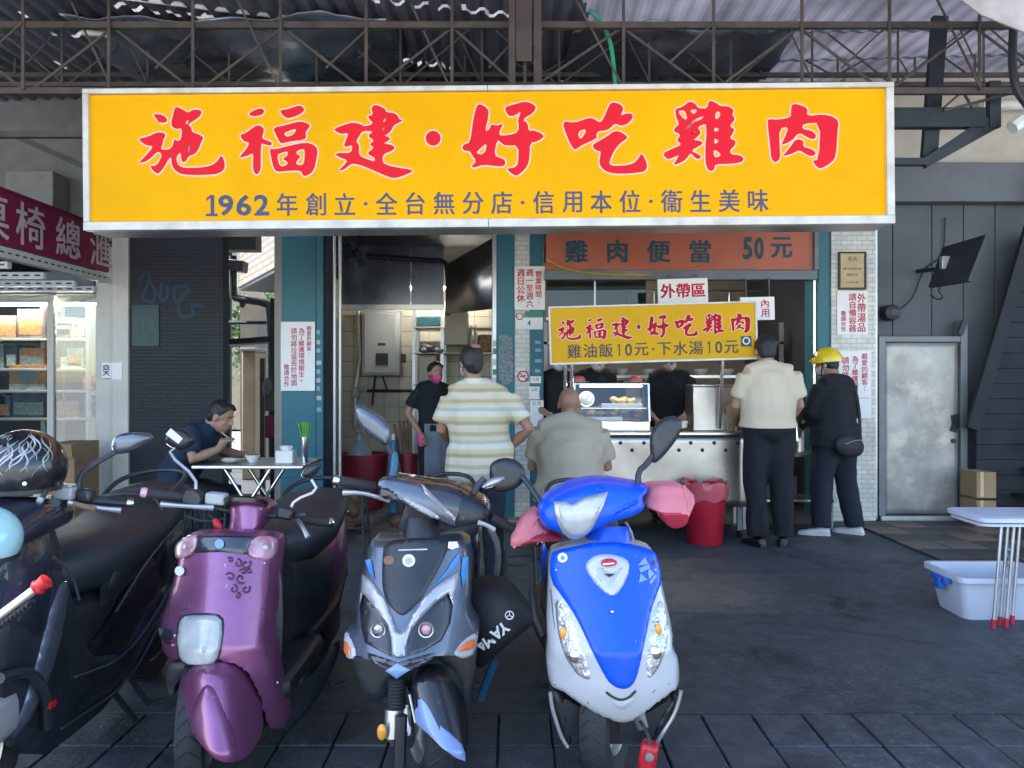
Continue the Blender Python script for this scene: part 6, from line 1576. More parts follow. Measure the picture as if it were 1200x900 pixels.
    for pts in (c2([(285,452),(345,468),(400,640),(405,760),(375,775),(340,720),(300,600),(275,480)]), c2([(1040,442),(1000,474),(905,620),(875,740),(882,775),(930,700),(1000,590),(1030,500)])):
        T.add('side_cowl', panel(pts, lambda x, y: 2.56, .10, 3, .01, 4, ch=1), 'dark_plastic', sh)
    for ed in (c2([(275,455),(280,520),(300,600),(340,720),(378,778)]), c2([(1040,445),(1030,500),(1000,590),(930,700),(882,778)])):
        T.add('cowl_edge', B().tube([W(*p, 2.545) for p in ed], .007, 8, smooth=2), 'silver_paint', sh)
    T.add('wheel_well', panel(c2([(330,470),(440,545),(690,662),(920,535),(1005,475),(900,640),(870,760),(420,760),(380,700)]), lambda x, y: 2.56, .05, 0, 0, 6), 'dark_plastic', sh)
    for q in ([(645, 690), (650, 740), (665, 790), (690, 825)], [(786, 690), (790, 740), (785, 785), (765, 812)]):
        T.add('panel_seam', B().tube([W(*p, D(*p) - .001) for p in q], .0014, 5, smooth=2), 'seam', sh)
    for q in ((652, 668), (768, 668), (650, 800), (784, 800)): T.add('screw', B().ell(W(*q, D(*q) - .011 if q[1] < 700 else D(*q) - .001), (.005, .004, .005)), 'alu', sh)
    # handlebar cover, turned and tilted
    def H(px, py):
        u = (px - 686) / 75; v = (py - (602 - (px - 686) * .12)) / 36
        return 2.50 + .07 * u * u + .07 * v * v - .0004 * (px - 686)
    hc = T.add('handlebar_cover', panel(c1([(205,300),(240,240),(330,185),(420,140),(560,118),(700,128),(800,152),(850,142),(862,190),(822,230),(850,285),(800,330),(650,375),(540,420),(480,455),(410,468),(340,440),(250,410),(215,360)]), H, .17, 8, .045, 4, ch=1), 'blue_paint')
    hl = c1([(296,238),(350,236),(402,257),(470,215),(614,180),(600,220),(585,260),(545,350),(520,395),(500,420),(470,445),(440,458),(412,462),(385,455),(345,420),(320,370),(305,310)])
    T.add('headlight_rim', panel(hl, H, .02, 2, .004, 3, ch=0, lift=.006), 'silver_paint', hc)
    hx, hy = 683, 600; inner = [(hx + (x - hx) * .88, hy + (y - hy) * .9) for x, y in hl]
    T.add('headlight', panel(inner, H, .02, 4, .008, 3, ch=0, lift=.012), 'lens_white', hc)
    for poly in ([(560,370),(640,280),(780,215),(830,240),(700,300),(600,350)],):
        T.add('cover_crease', panel(c1(poly), H, .012, 8, .010, 4, lift=.008), 'blue_paint', hc)
    T.add('steering_neck', B().tube([W(712, 618, 2.66), W(714, 650, 2.64)], [.075, .085], 16), 'blue_paint', hc)
    for hand, (pts, d0, low) in enumerate(((c1([(858,152),(960,148),(1065,145),(1140,225),(1095,330),(1070,385),(1010,402),(962,385),(930,312),(822,265),(850,195)]), 2.53, c1([(825,268),(930,300),(1085,300),(1092,335),(1070,385),(1010,402),(962,385),(930,315)])), (c1([(205,295),(140,320),(90,385),(35,495),(60,515),(180,482),(330,472),(352,455),(250,420),(215,380)]), 2.60, c1([(200,420),(60,515),(180,482),(330,472),(352,455),(250,418)])))):
        mx = sum(p[0] for p in pts) / len(pts); my = sum(p[1] for p in pts) / len(pts)
        f = lambda x, y, mx=mx, my=my, d0=d0: d0 + .0034 * max(0, my + 9 - y) + .0028 * max(0, y - my - 9) + .0016 * max(0, abs(x - mx) - 12)
        m = T.add('handlebar_mitt', panel(pts, f, .14, 4, .014, 2.4, ch=1), 'mitt_pink', ang=50)
        T.add('mitt_underside', panel(low, f, .10, 3, .008, 2.4, ch=1, lift=.003), 'mitt_pink_shaded', m, ang=50)
        T.add('mitt_seam', B().tube([W(*p, f(*p) - .002) for p in (c1([(1060,148),(1085,250),(1085,300)]) if hand == 0 else c1([(205,330),(150,400),(60,510)]))], .004, 6, smooth=1), 'mitt_pink', m)
    T.add('brake_cable', B().tube([W(733, 612, 2.66), W(742, 628, 2.68), W(744, 650, 2.7)], .005, 6, smooth=1), 'fork_silver')
    mirror(T, [(764, 535), (763, 512), (770, 497), (783, 488), (797, 488), (802, 497), (797, 513), (780, 535), (767, 546)], 2.62, [(747.5, 572, 2.62), (748, 552, 2.63), (757, 545, 2.64), (768, 530, 2.645)], r=.0105)
    mirror(T, [(572, 548), (580, 540), (592, 537), (606, 540), (615, 549), (616, 562), (606, 574), (590, 578), (576, 577)], 2.72, [(634, 590, 2.68), (622, 571, 2.71), (612, 558, 2.735), (600, 556, 2.74)], r=.0105)
    # fork, wheel
    ax = Vector((WX(724, yF + .2), yF + .2, .225)); yaw = R(-22)
    T.add('fork_leg', B().tube([W(736, 805, 2.56), Vector((ax.x + .07, yF + .12, .2))], [.026, .028], 14), 'fork_silver')
    wheel(T, ax - Vector((.03, 0, 0)), .225, .10, yaw, 'fork_silver', 3, True, 1)
    cal = W(760, 885, 2.46)
    cp = T.add('brake_caliper', B().obox(cal, (.055, .06, .085), (0, .15, -.3)), 'caliper_red', bev=.012)
    T.add('caliper_bolt', B().lathe([(.014, -.04), (.014, -.028)], cal + Vector((-.004, 0, .012)), 'Y', 10), 'chrome', cp)
    T.add('brake_hose', B().tube([W(750, 845, 2.5), W(760, 860, 2.46), W(762, 875, 2.44)], .006, 6, smooth=1), 'dark_plastic', cp)
    return T
scooter_blue()

# ------------------------------------------------------------------ grey and black scooter
def scooter_grey():
    yF = 2.46; X = WX(478, yF)
    T = Thing('scooter', 'grey and black sport scooter with twin slanted headlights', 'scooter', (X, yF, 0), group='scooters parked on the sidewalk')
    rear_end(T, X + .02, yF, 'navy_gloss', sz=.80, lower='dark_plastic')
    cx = lambda py: 492 - (py - 640) * .17
    def D(px, py):
        u = (px - cx(py)) / 76
        return 2.41 + .12 * u * u + .0014 * max(0, 775 - py)
    c = lambda pts: crop(390, 540, 5, pts)
    out = c([(215,460),(300,466),(640,463),(785,455),(806,560),(806,800),(795,900),(852,990),(855,1015),(838,1125),(770,1165),(640,1150),(480,1235),(380,1275),(300,1240),(200,1180),(130,1165),(66,1150),(60,1020),(80,1000),(130,1000),(125,860),(140,720),(180,600)])
    sh = T.add('front_fairing', panel(out, D, .13, 5, .025, 4.5, ch=1), 'grey_metal_paint')
    T.add('centre_panel', panel(c([(300,470),(480,452),(640,464),(692,470),(640,600),(560,740),(520,810),(440,890),(400,905),(350,870),(310,810),(290,740),(290,600)]), D, .02, 4, .008, 4, ch=1, lift=.012), 'dark_plastic', sh)
    T.add('silver_fork_trim', panel(c([(160,840),(175,665),(220,690),(300,795),(345,900),(372,985),(400,1000),(425,985),(470,900),(540,790),(640,705),(735,645),(745,690),(705,835),(680,770),(600,825),(520,905),(460,985),(435,1060),(425,1135),(380,1145),(350,1130),(345,1040),(325,960),(280,900),(225,825),(180,770)]), D, .025, 3, .008, 3, ch=0, lift=.020), 'silver_paint', sh)
    for pts, bc in ((c([(180,775),(225,830),(285,910),(325,970),(345,1060),(345,1145),(190,1065),(165,960),(160,850)]), (268, 985)), (c([(435,1140),(440,1060),(470,985),(525,915),(600,835),(680,775),(705,850),(690,950),(640,1050),(540,1110)]), (548, 985))):
        hl = T.add('headlight', panel(pts, D, .02, 2, .004, 3, ch=0, lift=.008), 'black_gloss', sh)
        q = (390 + bc[0] / 5, 540 + bc[1] / 5); p = W(*q, D(*q) - .012)
        T.add('projector_ring', B().lathe([(.021, -.012), (.0245, -.013), (.025, .0), (.021, .0)], p, 'Y', 22, cap=False), 'alu', hl)
        T.add('projector_lens', B().ell(p, (.019, .010, .019)), 'reflector' if bc[0] < 400 else 'lens_pink', hl)
    for pts, inn in ((c([(62,1005),(100,1025),(142,1130),(112,1168),(68,1145)]), c([(66,1050),(88,1055),(112,1120),(95,1135),(68,1120)])), (c([(712,1118),(770,1045),(852,998),(840,1122),(770,1162),(712,1142)]), c([(730,1100),(780,1055),(838,1030),(830,1100),(740,1110)]))):
        ts = T.add('turn_signal', panel(pts, D, .03, 3, .008, 2.5, ch=1, lift=.008), 'lens_white', sh)
        T.add('amber_insert', panel(inn, D, .01, 2, .004, 2, ch=1, lift=.014), 'lens_orange', ts)
    T.add('chin', panel(c([(310,1228),(380,1182),(452,1222),(376,1272)]), D, .012, 2, .005, 3, ch=0, lift=.012), 'decal_pale', sh)
    T.add('chin_groove', panel(c([(200,1120),(380,1180),(600,1120),(590,1150),(380,1235),(210,1160)]), D, .008, 2, .004, 3, ch=0, lift=.004), 'navy_gloss', sh)
    for poly in ([(190,580),(225,572),(245,690),(215,650)], [(690,600),(745,528),(735,592),(655,680),(600,720),(670,640)], [(760,560),(795,560),(790,650),(765,740),(752,660)]):
        T.add('decal', panel(c(poly), D, .002, 0, 0, 2.5, ch=0, lift=.006), 'decal_blue', sh)
    sticker_disc(T, 390 + 448 / 5, 540 + 580 / 5, lambda x, y: D(x, y) - .003, 7.5, sh)
    T.add('sticker_ring', panel(c([(448 + 22 * math.cos(k * .52), 580 + 22 * math.sin(k * .52)) for k in range(12)]), D, .002, 0, 0, 2, lift=.0165), 'grey_box', sh)
    T.add('white_sticker', panel(c([(680,470),(730,468),(742,500),(700,515),(676,505)]), D, .002, 0, 0, 2, ch=0, lift=.014), 'ink_white', sh)
    T.add('rust_sticker', panel(c([(300,555),(360,550),(365,600),(305,605)]), D, .002, 0, 0, 2, ch=1, lift=.0135), 'straw', sh)
    T.add('inlet_slot', B().tube([W(*p, D(*p) - .014) for p in c([(385, 525), (555, 520)])], .004, 6), 'alu', sh)
    # handlebar cover
    def H(px, py):
        u = (px - 492) / 80; v = (py - (575 + (px - 440) * .28)) / 34
        return 2.58 + .05 * u * u + .05 * v * v + .0004 * (px - 492)
    hc = T.add('handlebar_cover', panel(c([(248,215),(262,92),(400,108),(540,130),(700,140),(800,190),(900,250),(922,330),(850,372),(760,395),(700,412),(560,345),(400,262),(300,240)]), H, .16, 7, .04, 4, ch=1), 'navy_gloss')
    T.add('silver_cover', panel(c([(263,160),(278,90),(400,108),(525,130),(560,170),(722,330),(712,395),(560,318),(400,245),(350,185)]), H, .02, 4, .010, 3.5, ch=1, lift=.012), 'grey_metal_paint', hc)
    T.add('running_light', panel(c([(400,198),(440,208),(620,308),(632,346),(560,322),(430,247)]), H, .012, 3, .008, 3, ch=1, lift=.018), 'lens_white', hc)
    T.add('cover_edge', panel(c([(520,132),(560,170),(722,330),(715,350),(545,190)]), H, .012, 2, .006, 3, ch=0, lift=.018), 'silver_paint', hc)
    T.add('side_scoop', panel(c([(720,330),(740,240),(770,180),(720,165),(760,190),(905,260),(920,330),(850,370),(730,392)]), H, .02, 5, .012, 4, ch=1, lift=.008), 'dark_plastic', hc)
    T.add('steering_column', B().tube([W(495, 610, 2.72), W(492, 650, 2.68)], [.06, .07], 14), 'dark_plastic', hc)
    grip(T, W(396, 563, 2.60), W(440, 571, 2.66))
    lever(T, [(402, 577.5, 2.57), (420, 577, 2.57), (438, 581, 2.59), (456, 586, 2.62)])
    grip(T, W(628, 634, 2.78), W(575, 606, 2.72))
    lever(T, [(579, 621, 2.65), (570, 615, 2.64), (560, 612, 2.64)])
    T.add('frame_tube', B().tube([W(575, 620, 2.75), W(584, 640, 2.8), W(583, 670, 2.9), W(576, 690, 3.0)], .012, 8, smooth=1), 'fork_silver')
    k = 4.286
    mirror(T, [(360 + x / k, 400 + y / k) for x, y in [(233, 330), (245, 314), (275, 325), (375, 382), (412, 440), (412, 505), (395, 532), (330, 492), (240, 420)]], 2.66, [(452, 522, 2.67), (462, 535, 2.68), (464, 545, 2.68), (460, 565, 2.68)], mat='grey_metal_paint', r=.011)
    T.add('mirror_base', B().tube([W(457, 572, 2.66), W(463, 545, 2.67), W(462, 530, 2.68)], [.016, .014, .011], 10, smooth=1), 'hose_blue')
    mirror(T, [(563, 571), (575, 561), (592, 558), (593, 562), (582, 570), (566, 574)], 2.70, [(552, 586, 2.72), (557, 573, 2.73), (568, 560, 2.74)], mat='silver_paint', thick=.03, r=.012, sm='dark_plastic', step=2)
    # fork, fender, wheel turned to the right
    c4 = lambda pts: crop(390, 720, 5, pts)
    T.add('fork_boot', B().tube([W(465, 795 + k_ * 2.0, 2.47) for k_ in range(19)], [(.030 if k_ % 2 else .023) for k_ in range(19)], 14), 'rubber')
    ax = Vector((WX(497, yF + .15), yF + .15, .225)); yaw = R(22)
    T.add('fork_leg', B().tube([W(462, 832, 2.46), W(460, 860, 2.44), Vector((ax.x - .075, yF + .03, .2))], [.03, .026, .028], 14), 'fork_silver')
    T.add('fork_plate', B().tube([W(470, 838, 2.43), W(468, 905, 2.41)], [.02, .02], 8), 'dark_plastic')
    wheel(T, ax, .225, .10, yaw, 'fork_silver', 5, True, -1)
    def FD(px, py):
        u = (px - (500 + (py - 800) * .28)) / 38
        return 2.28 + .1 * u * u + .0014 * max(0, 880 - py)
    fd = T.add('front_fender', panel(c4([(450,400),(520,370),(640,370),(700,400),(745,520),(775,650),(785,780),(782,862),(740,850),(660,800),(560,710),(485,640),(460,540)]), FD, .11, 5, .025, 4, ch=1), 'black_gloss')
    T.add('fender_stripe', panel(c4([(498,500),(520,494),(545,520),(570,560),(630,680),(628,650),(680,690),(755,760),(775,810),(778,860),(720,838),(640,780),(560,700),(488,640),(480,560),(500,540)]), FD, .006, 2, .003, 3, ch=0, lift=.005), 'decal_pale', fd)
    T.add('fender_edge', B().tube([W(*p, FD(*p) - .002) for p in c4([(450, 470), (465, 540), (485, 635)])], .004, 6), 'silver_paint', fd)
    rf_ = W(447.5, 858, 2.41)
    T.add('side_reflector', B().ell(rf_, (.016, .01, .026)), 'amber')
    T.add('under_cowl', panel(c4([(80,170),(200,190),(380,280),(640,160),(830,170),(845,260),(800,500),(790,620),(700,420),(480,380),(330,380),(300,520),(200,520),(120,330)]), lambda x, y: 2.58, .1, 3, .01, 6, ch=1), 'dark_plastic')
    T.add('blue_hose', B().tube([W(580, 775, 2.8), W(570, 800, 2.8), W(563, 820, 2.8)], .016, 8, smooth=1), 'hose_blue')
scooter_grey()

def seat_bag():
    pts = [(550, 688), (575, 684), (597, 690), (612, 708), (630, 731), (612, 748), (592, 764), (572, 782), (560, 792), (552, 770), (549, 730)]
    f = lambda x, y: 2.72 + .05 * (((x - 586) / 36) ** 2 + ((y - 728) / 40) ** 2)
    T = Thing('seat_cover_bag', 'black cloth bag with white lettering hanging beside the grey scooter', 'bag', W(588, 775, 2.75))
    b = T.add('cloth', panel(pts, f, .14, 12, .05, 4), 'cloth_black')
    g = B(); ang = math.atan2(-(764 - 730), (561 - 594))
    d = 2.70; sc = d / F
    for i, ch in enumerate('YAMAHA'):
        if i > 3: continue
        px, py = ((590, 736), (582, 742.5), (573, 751), (564, 756), (0, 0), (0, 0))[i]
        co, fs, _ = glyph(ch, .03); mn, mx_ = co.min(0), co.max(0); cc = (mn + mx_) / 2
        a = R(216)
        if i > 3: continue
        q = W(px, py, f(px, py) - .006)
        g.add([(q.x + ((x - cc[0]) * math.cos(a) - (y - cc[1]) * math.sin(a)) * .052, q.y, q.z + ((x - cc[0]) * math.sin(a) + (y - cc[1]) * math.cos(a)) * .058) for x, y in co], fs)
    T.add('lettering', g, 'ink_white', b, smooth=False, recalc=False)
    q = W(597, 721, f(597, 721) - .007)
    T.add('round_logo', B().lathe([(.0125, -.001), (.016, -.001), (.016, .002), (.0125, .002)], q, 'Y', 22, cap=False), 'ink_white', b)
    for a in (90, 210, 330): T.add('logo_spoke', B().bar(q, q + Vector((math.cos(R(a)) * .013, 0, math.sin(R(a)) * .013)), .003, .002), 'ink_white', b)
seat_bag()

# ------------------------------------------------------------------ purple scooter
def scooter_purple():
    yF = 2.46; X = WX(250, yF)
    T = Thing('scooter', 'purple retro scooter with square headlight and small square mirrors', 'scooter', (X, yF, 0), group='scooters parked on the sidewalk')
    rear_end(T, X + .02, yF, 'purple_paint', sz=.78, w=.165)
    c = lambda pts: crop(170, 540, 5, pts)
    cx = lambda py: 262 - (py - 640) * .06
    def D(px, py):
        u = (px - cx(py)) / 62
        return 2.42 + .10 * min(u * u, 2.2) + .0010 * max(0, 760 - py) + .0006 * max(0, py - 790)
    out = c([(200,470),(230,440),(330,430),(640,435),(750,450),(770,480),(765,560),(748,700),(728,900),(705,1000),(730,1150),(760,1300),(800,1480),(822,1560),(780,1600),(700,1580),(660,1400),(600,1270),(540,1220),(450,1190),(300,1190),(200,1180),(130,1190),(80,1120),(60,1000),(100,860),(150,700),(180,570),(183,500)])
    sh = T.add('front_shield', panel(out, D, .10, 6, .03, 4.5, ch=1), 'purple_paint')
    T.add('dark_strip', panel(c([(305,440),(640,440),(602,546),(440,530),(288,536)]), D, .012, 2, .005, 3.5, ch=0, lift=.010), 'navy_gloss', sh)
    for pts in (c([(183,492),(230,450),(312,440),(287,535),(212,572),(178,548)]), c([(640,448),(750,455),(768,482),(762,552),(700,574),(600,546)])):
        mx = sum(p[0] for p in pts) / len(pts); my = sum(p[1] for p in pts) / len(pts)
        l = T.add('turn_signal', panel([(mx + (x - mx) * 1.12, my + (y - my) * 1.14) for x, y in pts], D, .025, 4, .010, 2.5, ch=1, lift=.014), 'lens_pink', sh)
        T.add('bulb', B().ell(W(mx, my, D(mx, my) - .012), (.012, .008, .012)), 'lens_white', l)
    sticker_disc(T, 170 + 443 / 5, 540 + 482 / 5, lambda x, y: D(x, y) - .006, 5.6, sh, 'decal_pale')
    sticker_disc(T, 212, 668, lambda x, y: D(x, y) + .003, 5.6, sh)
    hl = c([(203,925),(250,902),(400,900),(450,920),(457,980),(442,1100),(422,1170),(380,1197),(300,1200),(230,1182),(198,1130),(191,1030)])
    T.add('headlight_recess', panel([(235 + (x - 235) * 1.07, 750 + (y - 750) * 1.06) for x, y in hl], D, .02, 3, .006, 3.5, ch=1, lift=.008), 'dark_plastic', sh)
    T.add('headlight', panel(hl, D, .03, 8, .02, 3, ch=1, lift=.026), 'lens_white', sh)
    T.add('headlight_bulb', B().ell(W(240, 762, D(240, 762) - .024), (.008, .006, .012)), 'grey_box', sh)
    T.add('horn_slot', panel(c([(80,980),(160,975),(165,1055),(120,1050),(90,1020)]), D, .006, 1, .003, 3, lift=.004), 'dark_plastic', sh)
    T.add('horn_lip', B().tube([W(*p, D(*p) - .006) for p in c([(82, 985), (90, 1025), (115, 1055), (158, 1080)])], .004, 6, smooth=1), 'chrome', sh)
    # dark scroll decal on the shield
    rg = random.Random(8)
    for ax_, ay_, rr_ in ((590,605,34),(545,600,28),(500,680,30),(560,690,34),(520,750,28),(590,752,30),(545,790,20),(610,640,20),(500,580,18),(575,650,22)):
        pts = [(ax_ + rr_ * (1 - .1 * k) * math.cos(k * .75 + ax_), ay_ + rr_ * (1 - .1 * k) * math.sin(k * .75 + ax_)) for k in range(9)]
        T.add('scroll_decal', B().tube([W(*p, D(*p) - .0015) for p in c(pts)], .0035, 5, smooth=1), 'decal_dark', sh)
    def FD(px, py):
        u = (px - (245 + (py - 800) * .12)) / 44
        return 2.26 + .13 * u * u + .0010 * max(0, 880 - py) + .012 * max(0, 1 - abs(u + .25) * 3) * 0
    fpts = c([(200,1260),(250,1225),(350,1220),(540,1250),(590,1300),(605,1400),(602,1600),(592,1760),(540,1787),(430,1772),(340,1690),(230,1540),(170,1470),(170,1380)])
    fd = T.add('front_fender', panel(fpts, FD, .14, 8, .04, 4, ch=1), 'purple_paint')
    T.add('fender_ridge', panel(c([(350,1300),(410,1330),(470,1480),(545,1620),(550,1770),(430,1770),(340,1690),(235,1535),(300,1390)]), FD, .03, 10, .018, 4, ch=1, lift=.016), 'purple_paint', fd)
    T.add('inner_arch', panel(c([(130,1192),(200,1182),(450,1192),(560,1225),(620,1290),(665,1410),(700,1580),(640,1620),(600,1500),(580,1300),(300,1230),(180,1290),(150,1400),(110,1300)]), lambda x, y: 2.58, .05, 2, .005, 6, ch=1), 'dark_plastic')
    T.add('side_skirt', panel(c([(705,1010),(735,1000),(830,1240),(880,1330),(1000,1240),(1120,1050),(1130,1150),(1000,1420),(840,1600),(800,1560),(760,1300)]), lambda x, y: 2.62 + .004 * max(0, x - 315), .05, 3, .01, 5, ch=1), 'dark_plastic')
    for q in ([(212, 715), (225, 712), (300, 712), (314, 716)], [(318, 660), (316, 700), (311, 735), (314, 770)], [(200, 700), (196, 730), (192, 760)]):
        T.add('panel_seam', B().tube([W(*p, D(*p) - .001) for p in q], .0014, 5, smooth=2), 'seam', sh)
    for q in ((215, 655), (310, 660), (205, 745), (325, 800)): T.add('screw', B().ell(W(*q, D(*q) - .001), (.005, .004, .005)), 'alu', sh)
    # handlebar: bare bar, speedometer pod
    pod = T.add('speedometer_pod', panel(c([(478,262),(520,240),(660,240),(716,275),(712,300),(690,335),(650,430),(560,440),(465,430),(490,335)]), lambda x, y: 2.66 + .05 * ((x - 288) / 24) ** 2 + .0006 * (640 - y), .12, 5, .02, 3, ch=1), 'purple_paint')
    q = W(288, 588, 2.72)
    T.add('speedometer_rim', place(B().lathe([(.074, -.012), (.078, 0), (.07, .008)], (0, 0, 0), 'Z', 26), Matrix.Translation(q) @ Matrix.Rotation(R(-20), 4, 'X')), 'black_gloss', pod)
    T.add('handlebar', B().tube([W(180, 578, 2.66), W(225, 586, 2.70), W(255, 596, 2.74), W(290, 602, 2.76), W(330, 605, 2.76), W(360, 603, 2.74)], .011, 10, smooth=1), 'black_steel')
    grip(T, W(172, 577.5, 2.64), W(217, 583, 2.69), mat='rubber', endmat='lens_pink')
    grip(T, W(384, 612, 2.86), W(352, 608, 2.80))
    lever(T, [(188, 591, 2.62), (215, 593, 2.64), (250, 595, 2.68)])
    lever(T, [(361, 630, 2.72), (355, 618, 2.74), (348, 608, 2.78)])
    T.add('clamp', B().lathe([(.03, -.02), (.034, -.012), (.034, .012), (.03, .02)], W(227, 584, 2.68), 'Y', 18), 'dark_plastic')
    T.add('brake_reservoir', B().obox(W(254, 584, 2.70), (.07, .05, .04), (0, .1, 0)), 'grey_box', bev=.008)
    T.add('switch_box', B().obox(W(335, 601, 2.74), (.06, .05, .045), (0, .2, 0)), 'dark_plastic', bev=.012)
    T.add('red_knob', B().ell(W(255, 615, 2.68), (.014, .014, .026), rot=(0, -.5, 0)), 'caliper_red')
    for p in ([(218, 598, 2.72), (215, 630, 2.76), (213, 680, 2.85)], [(232, 600, 2.72), (233, 640, 2.8)], [(245, 604, 2.72), (262, 622, 2.74), (268, 640, 2.76)], [(218, 605, 2.7), (240, 612, 2.7), (262, 608, 2.74)]):
        T.add('control_cable', B().tube([W(*q_) for q_ in p], .005, 6, smooth=1), 'black_steel')
    mirror(T, [(189, 512), (205, 499), (226, 513), (222, 522), (210, 530), (192, 522)], 2.70, [(229, 578, 2.68), (230, 560, 2.69), (197, 532, 2.70), (206, 524, 2.715)], mat='dark_plastic', r=.006, sm='fork_silver', step=2)
    T.add('mirror_tag', panel([(194, 509), (200, 502), (214, 514), (209, 520)], lambda x, y: 2.697, .003, 0, 0, 2, ch=0), 'ink_white')
    mirror(T, [(351, 556), (360, 545), (374, 543), (374, 549), (364, 561), (352, 560)], 2.78, [(340, 598, 2.76), (345, 586, 2.77), (373, 575, 2.80), (365, 562, 2.80)], mat='dark_plastic', r=.006, sm='fork_silver', step=2)
    wheel(T, (WX(235, yF+.1), yF + .1, .225), .225, .09, R(12), 'fork_silver', 3, False)
    for px in (207, 250): T.add('fork_leg', B().tube([W(px, 858, 2.5), (WX(px, yF), yF + .06, .21)], .017, 10), 'fork_silver')
scooter_purple()

# ------------------------------------------------------------------ black scooter cut by the left edge
def scooter_black():
    yF = 2.28; X = -1.66
    T = Thing('scooter', 'black maxi scooter cut off by the left edge, helmet on its handlebar', 'scooter', (X, yF, 0), group='scooters parked on the sidewalk')
    y = lambda v: yF + v
    rear_end(T, X, yF, 'black_gloss', sz=.84, w=.175, lining=False, own_seat=True)
    T.add('seat', yloft(X, [(y(.40), .07, .62, .73), (y(.46), .13, .58, .76), (y(.62), .18, .56, .785), (y(.82), .20, .58, .795), (y(.98), .205, .62, .82), (y(1.08), .20, .66, .87), (y(1.3), .17, .70, .885), (y(1.45), .11, .76, .86)], 2.8), 'black_vinyl')
    T.add('tunnel', yloft(X, [(y(.1), .15, .26, .78), (y(.25), .14, .26, .70), (y(.42), .15, .26, .60), (y(.7), .16, .26, .58)], 3.2), 'dark_plastic')
    T.add('seat_seam', B().tube([(X + .17, y(1.0), .80), (X + .10, y(1.05), .865), (X - .10, y(1.05), .865), (X - .17, y(1.0), .80)], .004, 6, smooth=2), 'dark_plastic')
    T.add('front_cowl', yloft(X, [(y(-.28), .05, .55, .72), (y(-.22), .13, .48, .82), (y(-.05), .20, .42, .95), (y(.12), .21, .40, .98), (y(.25), .18, .42, .96), (y(.3), .12, .5, .92)], 2.6), 'navy_gloss')
    T.add('front_fender', yloft(X, [(y(-.3), .04, .30, .40), (y(-.2), .07, .36, .48), (y(0), .08, .42, .50), (y(.15), .07, .36, .46)], 2.6), 'black_gloss')
    wheel(T, (X, yF, .235), .235, .11, R(-6), 'fork_silver', 5)
    for s_ in (-1, 1): T.add('fork_leg', B().tube([(X + s_ * .08, yF + .06, .55), (X + s_ * .075, yF - .01, .22)], .022, 10), 'chrome')
    XL = X + .20
    def side(pts, XL_, mat, name, th=.02, bev=5, bd=.012, step=5, ch=1, par=None):
        """body panels on the scooter's left flank, drawn in the upright plane x = XL_ as (y, z)"""
        b = panel(pts, lambda a, c: 0.0, th, bev, bd, step, ch, mapper=lambda a, c, d: Vector((a, d, c)))
        b.v = [(XL_ - p[1], p[0], p[2]) for p in b.v]
        return T.add(name, b, mat, par)
    S = lambda pts: [(yF + a, z) for a, z in pts]
    side(S([(-.12, .42), (-.05, .36), (.06, .22), (.18, .16), (.62, .17), (.70, .30), (.52, .36), (.40, .40), (.32, .58), (.26, .72), (.14, .80), (0, .80), (-.1, .66)]), XL, 'dark_plastic', 'leg_shield_side', .06, .03, .02, .03)
    side(S([(.18, .70), (.26, .70), (.20, .50), (.08, .34), (-.06, .30), (.04, .42)]), XL + .012, 'grey_metal_paint', 'shield_trim', .02, .015, .01, .02)
    side(S([(.30, .36), (.64, .30), (.92, .44), (1.2, .60), (1.30, .72), (1.1, .71), (.8, .60), (.55, .46)]), XL - .015, 'black_gloss', 'flank_panel', .04, .03, .015, .03)
    side(S([(.54, .50), (.8, .64), (1.1, .745), (1.0, .755), (.7, .70), (.56, .62)]), XL - .02, 'dark_plastic', 'flank_insert', .04, .02, .012, .03)
    side(S([(.22, .22), (.62, .20), (.86, .34), (1.05, .50), (.9, .48), (.62, .32), (.3, .30)]), XL + .003, 'navy_gloss', 'lower_skirt', .03, .02, .012, .03)
    for q in ([(.28, .37), (.62, .31), (.92, .45), (1.22, .62)], [(.54, .51), (.8, .65), (1.08, .745)], [(.2, .235), (.62, .205), (.86, .345), (1.04, .50)], [(.30, .62), (.26, .72), (.14, .80)]):
        T.add('edge_highlight', B().tube([(XL + .006 + .01 * (i == 2), yF + a, z) for i, (a, z) in enumerate(q)], .0045, 6, smooth=2), 'grey_metal_paint')  # lighter tubes paint highlights along the flank creases
    for k in range(5): T.add('foot_rib', B().tube([(XL - .02, y(.36 + k * .05), .262), (XL - .14, y(.36 + k * .05), .262)], .004, 5), 'rubber')
    T.add('side_stand', B().tube([(XL - .06, y(.6), .22), (XL - .02, y(.75), .008)], .012, 8), 'black_steel')
    # low lamp pod and arch at the bottom corner
    T.add('lower_lamp', yloft(XL - .06, [(y(-.20), .05, .32, .44), (y(-.14), .075, .30, .47), (y(-.02), .07, .31, .46)], 3), 'silver_paint')
    T.add('lower_lens', B().ell((XL - .05, y(-.205), .36), (.035, .02, .035)), 'lens_orange')
    T.add('arch_edge', B().tube([(XL + .02, y(-.12), .52), (XL + .03, y(.0), .50), (XL + .03, y(.08), .40), (XL + .02, y(.1), .28)], .016, 8, smooth=2), 'dark_plastic')
    T.add('red_reflector', B().obox((XL + .04, y(.09), .36), (.012, .03, .02)), 'lens_red')
    # handlebar
    d = 2.62
    T.add('handlebar', B().tube([W(148, 590, 2.62), W(100, 586, 2.58), W(60, 584, 2.55), W(0, 590, 2.5), W(-40, 590, 2.48)], .012, 10, smooth=1), 'black_steel')
    grip(T, W(149, 589, 2.63), W(110, 586, 2.59), r=.015)
    lever(T, [(142, 598, 2.57), (120, 596, 2.55), (95, 592, 2.53), (80, 589, 2.52)])
